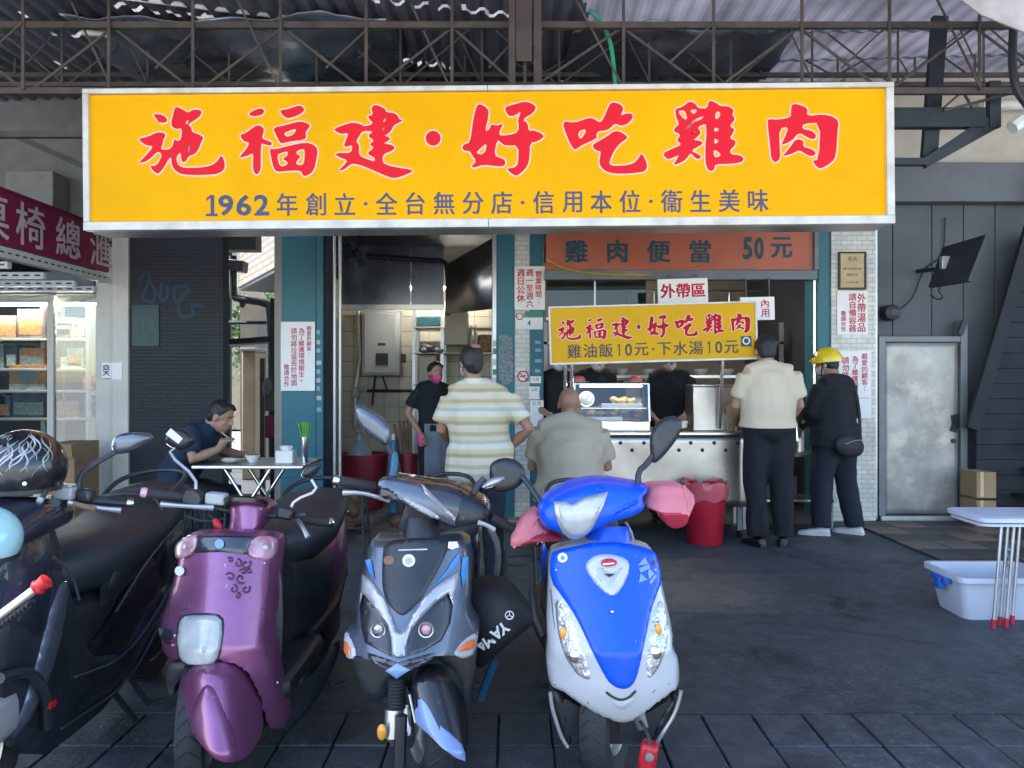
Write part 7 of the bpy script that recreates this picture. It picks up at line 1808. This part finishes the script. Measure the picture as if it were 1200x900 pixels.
    T.add('clamp', B().obox(W(101, 581, 2.58), (.05, .05, .05)), 'dark_plastic', bev=.012)
    T.add('brake_reservoir', B().obox(W(77, 577, 2.56), (.062, .05, .045), (0, .05, 0)), 'grey_box', bev=.006)
    T.add('reservoir_cap', B().obox(W(77, 569, 2.56), (.066, .052, .008), (0, .05, 0)), 'alu', bev=.003)
    T.add('brass_fitting', B().tube([W(86, 590, 2.52), W(112, 597, 2.53)], .009, 8), 'straw')
    mirror(T, [(127, 526), (130, 513), (140, 507.5), (165, 507), (176, 512), (170, 520), (152, 530), (133, 534)], 2.60, [(92, 578, 2.58), (94, 556, 2.58), (108, 545, 2.585), (136, 529, 2.62)], mat='grey_metal_paint', r=.0095, step=2.5)
    T.add('front_shoulder', yloft(X + .05, [(y(-.1), .1, .80, .90), (y(.1), .16, .84, .99), (y(.28), .15, .86, .98), (y(.34), .1, .86, .95)], 2.6), 'navy_gloss')
scooter_black()

def helmet(px, py, d, r, label, mat, flames=True):
    c = W(px, py, d)
    T = Thing('helmet', label, 'helmet', c - Vector((0, 0, r)))
    prof = []; b = B()
    rings = []
    for i in range(13):
        ph = R(4 + i * 9.6); rings.append([c + Vector((r * 1.0 * math.sin(ph) * math.cos(a), r * 1.12 * math.sin(ph) * math.sin(a), r * 1.02 * math.cos(ph))) for a in [2 * math.pi * k / 30 for k in range(30)]])
    rings.append([c + (Vector(p) - c) * .93 for p in rings[-1]]); rings.append([c + (Vector(p) - c) * .9 for p in rings[-4]])
    b.loft(rings); sh = T.add('shell', b, mat)
    if flames:
        rg = random.Random(4)
        for k in range(36):
            a0 = R(-178 + k * 4.8 + rg.uniform(-3, 3)); pts = []; st = rg.uniform(22, 55)
            for j in range(8):
                ph = R(st + j * 6.5 + rg.uniform(-1.5, 1.5)); a = a0 + .14 * math.sin(j * .8 + k * 1.7) - .04 * j
                pts.append(c + Vector((r * math.sin(ph) * math.cos(a), r * 1.12 * math.sin(ph) * math.sin(a), r * 1.02 * math.cos(ph))) * 1.0)
            T.add('flame_decal', B().tube(pts, [.0005, .0015, .0028, .0035, .003, .0025, .0015, .0005], 5, smooth=1), 'silver_paint' if k % 3 else 'flake', sh)
        T.add('vent', B().obox(c + Vector((-.012, -r * .80, r * .72)), (.035, .02, .022), (.7, .3, .2)), 'black_plastic', sh)
    T.add('rim_trim', B().loft([[c + (Vector(p) - c) * k for p in rings[12]] for k in (.96, 1.015)] + [[c + (Vector(p) - c) * 1.015 + Vector((0, 0, -.012)) for p in rings[12]]], cap=False), 'black_plastic', sh)
    T.add('strap', B().tube([c + Vector((r * .85, -.05, -r * .55)), c + Vector((r * .75, -.06, -r * .85)), c + Vector((r * .45, -.07, -r * 1.0))], .008, 6, smooth=1), 'black_plastic', sh)
    T.add('strap_buckle', B().obox(c + Vector((r * .75, -.065, -r * .82)), (.018, .01, .03), (0, .5, 0)), 'silver_paint', sh)
    T.add('rivet', B().ell(c + Vector((r * .62, -r * .95, -r * .30)), (.007, .005, .007)), 'ink_white', sh)
helmet(28, 548, 2.50, .122, 'black helmet with silver flame streaks on the left scooter', 'black_gloss')
mk('aqua_gloss', (0.36, 0.62, 0.64), .25, coat=.8)
helmet(-18, 632, 2.25, .095, 'pale aqua helmet peeking in at the left edge', 'aqua_gloss', False)
T = Thing('bar_lock', 'grey steering lock bar with red end cap at the left edge', 'lock', W(20, 705, 2.0))
a, b_ = W(-15, 733, 1.98), W(50, 684, 2.0)
T.add('rod', B().tube([a, b_], .012, 12), 'fork_silver')
T.add('end_cap', B().tube([b_ - (b_ - a).normalized() * .022, b_ - (b_ - a).normalized() * .014, b_ - (b_ - a).normalized() * .008, b_ + (b_ - a).normalized() * .012, b_ + (b_ - a).normalized() * .016], [.017, .021, .017, .020, .014], 14), 'caliper_red')
T.add('coil', B().tube([a + (b_ - a) * t + Vector((0, .012 * math.sin(t * 90), -.026 + .008 * math.cos(t * 90))) for t in [k / 110 * .8 for k in range(110)]], .004, 5), 'rubber')
# ------------------------------------------------------------------ people
mk('skin', (0.36, 0.20, 0.13), .55, var=.1, scale=12)
mk('skin_tan', (0.30, 0.155, 0.095), .55, var=.1, scale=12)
mk('hair_black', (0.012, 0.011, 0.012), .5, var=.3, scale=40, bump=.5, bscale=120)
mk('hair_grey', (0.05, 0.045, 0.042), .6, var=.4, scale=40, bump=.5, bscale=120)
mk('shirt_cream', (0.60, 0.50, 0.36), .85, var=.05, scale=4, bump=.2, bscale=200)
mk('shirt_grey', (0.40, 0.34, 0.255), .85, var=.06, scale=4, bump=.2, bscale=200)
mk('shirt_navy', (0.010, 0.022, 0.05), .85, var=.15, bump=.2, bscale=200)
mk('shirt_black', (0.004, 0.006, 0.010), .85, var=.2, bump=.2, bscale=200)
mk('trousers_dark', (0.004, 0.006, 0.010), .85, var=.2, bump=.2, bscale=150)
mk('trousers_navy', (0.006, 0.011, 0.022), .85, var=.2, bump=.2, bscale=150)
mk('apron_grey', (0.16, 0.18, 0.21), .85, var=.08)
mk('mask_pink', (0.70, 0.06, 0.25), .7)
mk('mask_white', (0.62, 0.62, 0.62), .7)
mk('shoe_black', (0.012, 0.012, 0.013), .4)
mk('shoe_white', (0.62, 0.60, 0.55), .6)
mk('eye_white', (0.42, 0.40, 0.38), .3); mk('iris', (0.02, 0.012, 0.01), .2); mk('lip', (0.32, 0.12, 0.10), .5)
mk('helmet_yellow', (0.72, 0.52, 0.01), .3, coat=.6)
mk_stripes('shirt_striped', [(0.0, (.56, .50, .36)), (.12, (.58, .52, .38)), (.17, (.40, .31, .19)), (.24, (.38, .30, .19)), (.28, (.52, .44, .25)), (.38, (.53, .46, .27)), (.42, (.60, .56, .45)), (.55, (.60, .56, .46)), (.59, (.42, .40, .33)), (.66, (.42, .41, .34)), (.70, (.56, .52, .40)), (.80, (.54, .49, .33)), (.84, (.44, .35, .2)), (.92, (.46, .37, .22)), (.96, (.57, .51, .37)), (1.0, (.56, .50, .36))], .21)

def folds(me, amp, seed=0, f=1.0):
    n = len(me.vertices); co = np.empty(n * 3); me.vertices.foreach_get('co', co); co = co.reshape(-1, 3)
    nr = np.empty(n * 3); me.vertices.foreach_get('normal', nr); nr = nr.reshape(-1, 3)
    rg = np.random.default_rng(seed); d = np.zeros(n)
    for k in range(7):
        v = rg.normal(0, 1, 3) * np.array((14, 14, 9)) * f * (1 + k * .28); d += np.sin(co @ v + rg.uniform(0, 6.3)) / (1 + k * .35)
    d = np.abs(d) ** 1.2 * np.sign(d)
    co += nr * (amp * d / 2.0)[:, None]; me.vertices.foreach_set('co', co.ravel()); me.update()
    return me
def lerp(a, b, t): return Vector(a) + (Vector(b) - Vector(a)) * t
def frame(f, up=(0, 0, 1)):
    f = Vector(f).normalized(); r = f.cross(Vector(up)).normalized(); u = r.cross(f)
    return Matrix((r, f, u)).transposed()        # columns: right, forward, up
def hand(b, wr, fdir, palm, side, curl=.5, s=1.0):
    """palm, four fingers of their own length with two bends, thumb from the side of the palm"""
    wr = Vector(wr); f = Vector(fdir).normalized(); n = Vector(palm); n = (n - f * n.dot(f)).normalized(); r = f.cross(n) * side
    b.tube([wr - f * .02 * s, wr + f * .03 * s, wr + f * .085 * s], [.024 * s, .032 * s, .036 * s], 10, flat=1)
    for k, (o, L) in enumerate(((-.030, .062), (-.010, .075), (.010, .08), (.029, .072))):
        p = wr + f * .08 * s + r * o * s; d = f.copy(); pts = [p]
        for seg, q in ((.42, .5), (.33, .9), (.25, .7)):
            a = curl * q; d = (d * math.cos(a) + n * math.sin(a)).normalized(); p = p + d * L * seg * s * 1.05; pts.append(p)
        b.tube(pts, [.0105 * s, .0098 * s, .009 * s, .0075 * s], 8)
    p = wr + f * .025 * s + r * .028 * s; d = (f * .6 + r * .75 + n * .25).normalized(); q = p + d * .04 * s; d2 = (f * .85 + r * .3 + n * .4).normalized()
    b.tube([p, q, q + d2 * .032 * s], [.014 * s, .012 * s, .009 * s], 8)
def standing(root, yaw, H, **kw):
    """default upright skeleton (facing yaw; 0 = away from the camera)"""
    k = H / 1.72
    base = dict(pelvis=(0, 0, .95), chest=(0, .01, 1.24), neck=(0, -.01, 1.44), head=(0, .03, 1.595), shL=(-.185, -.01, 1.375), shR=(.185, -.01, 1.375), elL=(-.23, -.02, 1.11), elR=(.23, -.02, 1.11), wrL=(-.24, .06, .86), wrR=(.24, .06, .86),
                hipL=(-.095, 0, .92), hipR=(.095, 0, .92), knL=(-.105, .02, .5), knR=(.105, .02, .5), anL=(-.11, -.02, .085), anR=(.11, -.02, .085))
    base.update(kw)
    m = Matrix.Translation(Vector((root[0], root[1], root[2] if len(root) > 2 else 0))) @ Matrix.Rotation(yaw, 4, 'Z')
    J = {a: m @ (Vector(v) * k) for a, v in base.items()}
    J['_m'] = m; J['_k'] = k; J['_face'] = m.to_3x3() @ Vector((0, 1, 0))
    J['foot'] = m.to_3x3() @ Vector((0, 1, 0))
    return J
def person(label, J, shirt, trousers, shoe='shoe_black', skin='skin', hair='hair_black', face=None, sleeve=.62, hairline=.0, bald=False, tuck=False, collar=True, hands=None, long_sleeve=False, hem=None, width=1.0, jacket=False, feet=None, hair_full=False, seed=0, bg=1.0):
    k = J['_k']; f = Vector(face or J['_face']).normalized(); Fm = frame(f)
    hp = J['head']
    base = Vector(((J['hipL'].x + J['hipR'].x) / 2, (J['hipL'].y + J['hipR'].y) / 2, 0))
    T = Thing('person', label, 'person', base)
    sv = J['shR'] - J['shL']; yawt = math.atan2(sv.y, sv.x); rt = (0, 0, yawt)
    def torso(b, g, top=True, low=True):
        w = width
        if low: b.ell(J['pelvis'], (.165 * w * k + g, .115 * w * k + g, .13 * k + g * .5), 18, 11, rt)
        for t, (wx, dy, h) in [(q / 12, (.150 + .02 * (q / 12) ** 1.5, .110 + .009 * q / 12, .13)) for q in range(1, 13)]:
            b.ell(lerp(J['pelvis'], J['chest'], t), (wx * w * k + g, dy * w * k + g, h * k), 18, 11, rt)
        if top:
            b.ell(lerp(J['chest'], J['neck'], .5), (.155 * w * k + g, .10 * w * k + g, .10 * k), 18, 11, rt)
            b.tube([J['shL'], lerp(J['chest'], J['neck'], .82), J['shR']], [(.056 if g > 0 else .044) * k + g, (.077 if g > 0 else .07) * k + g, (.056 if g > 0 else .044) * k + g], 12)
    sk = B(); torso(sk, -.022)
    fm = Fm
    H_ = lambda x, y, z: hp + fm @ (Vector((x, y, z)) * k)
    re = fm.to_euler()
    sk.tube([J['neck'] - Vector((0, 0, .03)), lerp(J['neck'], hp, .35), H_(0, -.01, -.06)], [.062 * k, .056 * k, .055 * k], 14)
    sk.ell(hp + fm @ Vector((0, -.008 * k, .025 * k)), (.077 * k, .094 * k, .092 * k), 22, 14, re)
    sk.ell(H_(0, .025, -.045), (.060 * k, .068 * k, .078 * k), 20, 12, re)
    sk.ell(H_(0, .058, -.095), (.026 * k, .024 * k, .02 * k), 12, 8, re)
    sk.tube([H_(0, .083, .012), H_(0, .100, -.02), H_(0, .108, -.033)], [.010 * k, .012 * k, .015 * k], 10)
    for s in (-1, 1):
        sk.ell(H_(s * .078, -.005, -.012), (.010 * k, .022 * k, .034 * k), 10, 8, re)
        sk.ell(H_(s * .04, .06, -.03), (.022 * k, .02 * k, .02 * k), 10, 8, re)
    for S_, s in (('L', -1), ('R', 1)):
        sk.tube([J['sh' + S_], lerp(J['sh' + S_], J['el' + S_], .5), J['el' + S_], lerp(J['el' + S_], J['wr' + S_], .4), J['wr' + S_]], [.030 * k, .042 * k, .041 * k, .040 * k, .027 * k], 12)
        fd = (J['wr' + S_] - J['el' + S_]).normalized(); pn = Vector((0, 0, -1)) if abs(fd.z) < .8 else (J['_face'])
        cu = .5
        if hands and S_ in hands: fd, pn, cu = hands[S_]
        hand(sk, J['wr' + S_], fd, pn, s, cu, k * .97)
        sk.tube([J['hip' + S_], lerp(J['hip' + S_], J['kn' + S_], .5), J['kn' + S_], lerp(J['kn' + S_], J['an' + S_], .35), J['an' + S_]], [.085 * k, .075 * k, .055 * k, .053 * k, .036 * k], 12)
    body = T.add('body', fuse(sk, .0068, 4, 'body'), skin)
    # face
    for s in (-1, 1):
        e = T.add('eye', B().ell(H_(s * .031, .0755, .004), (.0125 * k, .006 * k, .005 * k), 12, 8, re), 'eye_white', body)
        T.add('iris', B().ell(H_(s * .031, .0805, .004), (.0065 * k, .0035 * k, .0055 * k), 10, 6, re), 'iris', body)
        T.add('eyebrow', B().tube([H_(s * .014, .088, .024), H_(s * .032, .086, .030), H_(s * .05, .074, .024)], .0035 * k, 6), hair, body)
    T.add('mouth', B().tube([H_(-.022, .083, -.066), H_(0, .092, -.064), H_(.022, .083, -.066)], [.003 * k, .006 * k, .003 * k], 8), 'lip', body)
    # hair
    if not bald:
        hb = B()
        hb.ell(H_(0, -.014, .034), (.086 * k, .098 * k, .096 * k), 24, 14, re)
        hb.ell(H_(0, -.055, -.005), (.074 * k, .056 * k, .08 * k), 20, 12, re)
        if hair_full: hb.ell(H_(0, .02, .07), (.075 * k, .075 * k, .05 * k), 18, 10, re)
        me = fuse(hb, .008, 3, 'hair')
        # cut the hair back from the face
        bm = bmesh.new(); bm.from_mesh(me)
        for co_, no_ in ((H_(0, .052 + hairline, .052), fm @ Vector((0, 1, -.75)).normalized()), (H_(0, .0, -.075), fm @ Vector((0, .0, -1)))):
            g = bmesh.ops.bisect_plane(bm, geom=bm.verts[:] + bm.edges[:] + bm.faces[:], plane_co=co_, plane_no=no_, clear_outer=True)
        bm.to_mesh(me); bm.free()
        folds(me, .004, seed, 3.0)
        T.add('hair', me, hair)
    # shirt
    sb = B(); torso(sb, .024)
    hm = hem if hem is not None else J['pelvis'].z - .06 * k
    if not tuck:
        for q_ in (.05, -.15, -.35): sb.ell(lerp(J['pelvis'], J['chest'], q_), (.178 * width * k + .028, .13 * width * k + .028, .13 * k), 18, 11, rt)
    for S_ in 'LR':
        a, e, w_ = J['sh' + S_], J['el' + S_], J['wr' + S_]
        if long_sleeve: sb.tube([a, e, lerp(e, w_, .94)], [.078 * k, .064 * k, .046 * k], 14)
        else: sb.tube([a, lerp(a, e, .4), lerp(a, e, sleeve), lerp(a, e, sleeve + .08)], [.078 * k, .076 * k, .076 * k, .074 * k], 14)
    me = folds(fuse(sb, .0125, 14, 'shirt'), .0105, seed)
    bm = bmesh.new(); bm.from_mesh(me)
    if not (J['chest'] - J['pelvis']).normalized().z < .8:
        bmesh.ops.bisect_plane(bm, geom=bm.verts[:] + bm.edges[:] + bm.faces[:], plane_co=(J['pelvis'].x, J['pelvis'].y, hm), plane_no=(0, .06, -1), clear_outer=True)
    bm.to_mesh(me); bm.free()
    so = T.add('jacket' if jacket else 'shirt', me, shirt)
    if collar:
        nk = lerp(J['neck'], hp, .12); fo = J['_face']
        rr_ = [[nk + Vector((math.cos(a) * .068 * k, math.sin(a) * .07 * k, z)) - fo * .004 for a in [2 * math.pi * q / 20 for q in range(20)]] for z in (-.03, .022)]
        rr_ += [[nk + Vector((math.cos(a) * .082 * k, math.sin(a) * .084 * k, -.022)) for a in [2 * math.pi * q / 20 for q in range(20)]]]
        T.add('collar', B().loft(rr_, cap=False), shirt, so)
    # trousers
    tb = B(); tb.ell(J['pelvis'] + Vector((0, 0, -.01)), (.165 * width * k + .006, .12 * width * k + .004, .13 * k), 18, 11, rt)
    for S_ in 'LR':
        h_, n_, a = J['hip' + S_], J['kn' + S_], J['an' + S_]
        tb.tube([h_, lerp(h_, n_, .5), n_, lerp(n_, a, .5), lerp(n_, a, 1.02)], [.105 * k * bg, .098 * k * bg, .085 * k * bg, .078 * k * bg, .076 * k * bg], 14)
    T.add('trousers', folds(fuse(tb, .0125, 5, 'trousers'), .009, seed + 3), trousers)
    for i, S_ in enumerate('LR'):
        a = J['an' + S_]; fd = Vector((feet or {}).get(S_, J['foot'])); fd.z = 0; fd.normalize(); rg_ = Vector((fd.y, -fd.x, 0))
        z0 = a.z - .085 * k
        rows = []
        for t, w_, h_ in ((-.075, .026, .055), (-.06, .036, .075), (0, .038, .085), (.06, .042, .065), (.13, .046, .048), (.175, .038, .04), (.195, .02, .03)):
            c = Vector((a.x, a.y, 0)) + fd * t * k
            rows.append([c + rg_ * w_ * k * math.cos(q) + Vector((0, 0, z0 + h_ * k * .5 + h_ * k * .5 * math.sin(q) if False else z0 + max(0, h_ * k * (.5 + .5 * math.sin(q))))) for q in [2 * math.pi * j / 16 for j in range(16)]])
        sh_ = T.add('shoe', B().loft(rows), shoe)
        T.add('sole', B().loft([[Vector((p[0], p[1], z0 + .002)) for p in [(c_.x, c_.y) for c_ in [Vector((a.x, a.y, 0)) + fd * t * k + rg_ * w_ * k * s_ for t, w_, s_ in ((-.08, .03, 1), (.06, .047, 1), (.15, .047, 1), (.2, .018, 1), (.2, .018, -1), (.15, .047, -1), (.06, .047, -1), (-.08, .03, -1))]]], [Vector((p[0], p[1], z0 + .02)) for p in [(c_.x, c_.y) for c_ in [Vector((a.x, a.y, 0)) + fd * t * k + rg_ * w_ * k * s_ for t, w_, s_ in ((-.08, .03, 1), (.06, .047, 1), (.15, .047, 1), (.2, .018, 1), (.2, .018, -1), (.15, .047, -1), (.06, .047, -1), (-.08, .03, -1))]]]]), shoe, sh_)
    T.H = H_; T.re = re; T.k = k; T.body = body
    return T
def face_mask(T, mat):
    k = T.k; H_ = T.H; rows = []
    for z, w, y in ((-.015, .060, .088), (-.035, .066, .112), (-.06, .064, .112), (-.085, .054, .098), (-.103, .04, .075)):
        rows.append([H_(w * math.sin(q), y - (y + .005) * (1 - math.cos(q)) * .9, z) for q in [R(-80 + j * 16) for j in range(11)]])
    m = T.add('face_mask', B().loft(rows, cap=False, closed=False), mat); m.modifiers.new('s', 'SOLIDIFY').thickness = .003
    for s in (-1, 1): T.add('ear_loop', B().tube([H_(s * .06, .045, -.03), H_(s * .082, -.02, .0), H_(s * .08, -.028, -.03), H_(s * .06, .04, -.08)], .0018, 5, smooth=1), mat, m)

# man in the cream shirt, back to the camera
x, y = WX(901, 6.3), 6.3
J = standing((x, y), R(2), 1.76, head=(0, .085, 1.565), neck=(0, .015, 1.445), chest=(0, .02, 1.25), elL=(-.255, .03, 1.12), wrL=(-.20, .22, .98), elR=(.26, .03, 1.12), wrR=(.20, .16, .97), anL=(-.10, -.03, .085), anR=(.11, -.02, .085))
T = person('tall man in cream short sleeved shirt and black trousers ordering at the stall', J, 'shirt_cream', 'trousers_dark', hair='hair_black', tuck=True, width=1.28, hem=.98, sleeve=.66, seed=1, bg=1.1, hands={'L': (Vector((.2, 1, -.1)), Vector((0, 0, -1)), .6), 'R': (Vector((-.2, 1, -.1)), Vector((0, 0, -1)), .6)}, feet={'L': (-.3, 1, 0), 'R': (.3, 1, 0)})
m = J['_m']; k = J['_k']
rb = [[m @ (Vector((.212 * math.cos(a), .155 * math.sin(a), z)) * k) for a in [2 * math.pi * q / 28 for q in range(28)]] for z in (.945, .985)]
T.add('belt', B().loft(rb, cap=False), 'shoe_black').modifiers.new('s', 'SOLIDIFY').thickness = .006
T.add('key_ring', B().tube([m @ (Vector((.21, -.03, .96)) * k), m @ (Vector((.215, -.035, .84)) * k)], [.006, .012], 6), 'chrome')

# delivery rider
x, y = WX(978, 6.72), 6.72
J = standing((x, y), R(28), 1.64, head=(-.0, .09, 1.575), elL=(-.24, .07, 1.13), wrL=(-.14, .26, .98), elR=(.245, .0, 1.10), wrR=(.18, .2, .95), anL=(-.12, .05, .085), anR=(.2, -.06, .085), knL=(-.1, .06, .5), knR=(.15, .0, .5))
T = person('delivery rider in black jacket and yellow helmet beside the tiled pillar', J, 'shirt_black', 'trousers_navy', 'shoe_white', long_sleeve=True, jacket=True, width=1.28, hem=.78, bg=1.2, face=(-.75, .66, -.1), seed=2, feet={'L': (-1, .35, 0), 'R': (-.6, .5, 0)})
face_mask(T, 'mask_white')
H_ = T.H; rings = []
fm = frame((-.75, .66, -.1)); c = H_(0, -.008, .03); r = .118
for i in range(11):
    ph = R(5 + i * 9.6); rings.append([c + fm @ Vector((r * math.sin(ph) * math.cos(a), r * 1.12 * math.sin(ph) * math.sin(a), r * .98 * math.cos(ph))) for a in [2 * math.pi * q / 28 for q in range(28)]])
rings.append([c + (p - c) * .9 for p in rings[-1]])
hm_ = Thing('safety_helmet', 'yellow half helmet worn by the delivery rider', 'helmet', c); hm_.add('shell', B().loft(rings), 'helmet_yellow')
hm_.add('peak', B().loft([[H_(q * .07, .12 - abs(q) ** 2 * .03, .055) for q in (-1, -.5, 0, .5, 1)] , [H_(q * .06, .165 - abs(q) ** 2 * .05, .04) for q in (-1, -.5, 0, .5, 1)]], cap=False, closed=False), 'helmet_yellow').modifiers.new('s', 'SOLIDIFY').thickness = .005
hm_.add('chin_strap', B().tube([H_(.09, 0, -.0), H_(.075, .03, -.08), H_(0, .05, -.128), H_(-.075, .03, -.08), H_(-.09, 0, 0)], .006, 6, smooth=1), 'black_plastic')
hm_.add('helmet_decal', B().obox(c + fm @ Vector((-.085, .07, .04)), (.01, .05, .02), (0, 0, .5)), 'black_plastic')
m = J['_m']; k = J['_k']
wb = Thing('waist_bag', 'black waist bag on the delivery rider', 'bag', m @ (Vector((.06, -.17, .80)) * k))
wb.add('pouch', fuse(B().ell(m @ (Vector((-.06, -.18, .84)) * k), (.14, .06, .10), 16, 10, (0, .15, R(28))).ell(m @ (Vector((.03, -.18, .82)) * k), (.09, .06, .09), 14, 9), .012, 4, 'pouch'), 'cloth_black')
wb.add('zip', B().tube([m @ (Vector((-.15, -.235, .86)) * k), m @ (Vector((-.06, -.252, .885)) * k), m @ (Vector((.03, -.25, .89)) * k)], .004, 6), 'alu')
wb.add('strap', B().tube([m @ (Vector((.16, -.15, .88)) * k), m @ (Vector((.12, -.165, 1.2)) * k), m @ (Vector((.10, -.11, 1.43)) * k), m @ (Vector((.06, .05, 1.47)) * k)], .014, 8, smooth=1), 'cloth_black')

# man in the striped polo, left hand on hip side
x, y = WX(561, 5.05), 5.05
J = standing((x, y), R(6), 1.58, head=(-.055, .02, 1.605), neck=(-.03, -.01, 1.45), shL=(-.205, -.01, 1.36), shR=(.20, -.01, 1.345), elL=(-.265, .04, 1.12), wrL=(-.19, .22, 1.02), elR=(.36, -.06, 1.13), wrR=(.22, .08, .98))
T = person('man in striped yellow polo shirt standing with hand on hip', J, 'shirt_striped', 'trousers_navy', skin='skin_tan', hair='hair_black', width=1.22, hem=.66, face=(-.45, .87, .05), seed=4, sleeve=.68)
face_mask(T, 'mask_white')
T.add('bald_spot', B().ell(T.H(.012, -.035, .112), (.038, .044, .022), 16, 8), 'skin_tan')

# seated man in the grey shirt
x, y = WX(668, 5.5), 5.5
J = standing((x, y), R(-2), 1.72, pelvis=(0, 0, .54), chest=(0, .06, .86), neck=(0, .09, 1.075), head=(0.0, .14, 1.185), shL=(-.215, .07, .985), shR=(.215, .07, .985), elL=(-.27, .12, .72), wrL=(-.17, .33, .76), elR=(.275, .12, .72), wrR=(.19, .33, .77), hipL=(-.11, .02, .52), hipR=(.11, .02, .52), knL=(-.16, .42, .48), knR=(.16, .42, .48), anL=(-.16, .40, .085), anR=(.16, .40, .085))
person('bald seated man in grey short sleeved shirt eating at the cart', J, 'shirt_grey', 'trousers_navy', skin='skin_tan', hair='skin_tan', bald=True, width=1.38, hem=.5, seed=6, sleeve=.72)

# diner at the left table, in profile
yD = 5.78
pw_ = lambda px, py, d: W(px, py, d)
J = dict(_k=.98, _face=Vector((1, 0, 0)), foot=Vector((1, 0, 0)), pelvis=Vector((-2.56, yD, .53)), chest=Vector((-2.42, yD, .83)), neck=Vector((-2.30, yD, 1.0)), head=Vector((-2.185, yD - .01, 1.085)),
         shR=Vector((-2.36, yD - .18, .95)), shL=Vector((-2.36, yD + .18, .95)), elR=Vector((-2.30, yD - .24, .785)), wrR=Vector((-2.145, yD - .16, .855)), elL=Vector((-2.26, yD + .22, .80)), wrL=Vector((-2.06, yD + .10, .785)),
         hipR=Vector((-2.54, yD - .1, .52)), hipL=Vector((-2.54, yD + .1, .52)), knR=Vector((-2.14, yD - .15, .5)), knL=Vector((-2.14, yD + .13, .5)), anR=Vector((-2.2, yD - .15, .085)), anL=Vector((-2.2, yD + .13, .085)))
T = person('young man in navy polo bent over his food at the left table', J, 'shirt_navy', 'trousers_dark', face=(.90, -.12, -.36), seed=8, hem=.44, sleeve=.7, hair_full=True, hands={'R': (Vector((.55, -.1, .75)), Vector((.7, .3, -.5)), 1.1), 'L': (Vector((1, -.2, 0)), Vector((0, 0, -1)), .5)})
hp_ = J['wrR'] + Vector((.05, -.0, .09))
for k_ in (0, .008):
    single('chopstick', B().tube([hp_ + Vector((-.03, k_ - .01, .035)), hp_ + Vector((.07, k_, -.06))], .003, 6), 'paper_tan', ('nearer' if k_ == 0 else 'farther') + ' chopstick held by the young man in navy', 'chopstick', group='chopsticks')

# woman with pink mask in the kitchen
x, y = WX(508, 7.75), 7.75
J = standing((x, y), R(215), 1.56, head=(0, .05, 1.575), elR=(.28, -.08, 1.13), wrR=(.22, .1, .92), elL=(-.24, -.02, 1.12), wrL=(-.18, .18, .98))
T = person('woman in black top, grey apron and pink mask in the kitchen', J, 'shirt_black', 'trousers_dark', face=(.5, -.86, -.05), seed=9, hem=.86, collar=False, hair_full=True)
face_mask(T, 'mask_pink')
m = J['_m']; k = J['_k']
ap = [[m @ (Vector((.175 * q, .155 - .05 * q * q + .006 * math.sin(q * 9), z)) * k) for q in [-1 + j * .2 for j in range(11)]] for z in (.38, .6, .85, 1.02)]
T.add('apron', B().loft(ap, cap=False, closed=False), 'apron_grey').modifiers.new('s', 'SOLIDIFY').thickness = .006
T.add('apron_belt', B().loft([[m @ (Vector((.185 * math.cos(a), .145 * math.sin(a), z)) * k) for a in [2 * math.pi * q / 24 for q in range(24)]] for z in (1.0, 1.04)], cap=False), 'apron_grey').modifiers.new('s', 'SOLIDIFY').thickness = .005
T.add('rubber_glove', B().tube([J['wrR'], J['wrR'] + Vector((.01, 0, -.06)), J['wrR'] + Vector((.02, -.01, -.13))], [.036, .045, .03], 10), 'mask_pink')
# stall staff behind the cart
for px, d, lab, sd, arm in ((655, 7.55, 'stall worker in black at the left behind the yellow stall sign', 11, dict(elR=(.25, .02, 1.12), wrR=(.12, .26, 1.05))), (700, 7.45, 'stall worker in black behind the display case', 12, dict(wrR=(.12, .28, 1.04), wrL=(-.12, .28, 1.04))), (783, 7.42, 'stall worker in black reaching over the cart beside the steel box', 13, dict(elL=(-.22, .14, 1.15), wrL=(-.10, .38, 1.05), wrR=(.16, .25, 1.0)))):
    J = standing((WX(px, d), d), R(178), 1.70, head=(0, .07, 1.58), **arm)
    T = person(lab, J, 'shirt_black', 'trousers_dark', face=(.1, -1, -.35), seed=sd, collar=False, sleeve=.6)
    face_mask(T, 'mask_white')
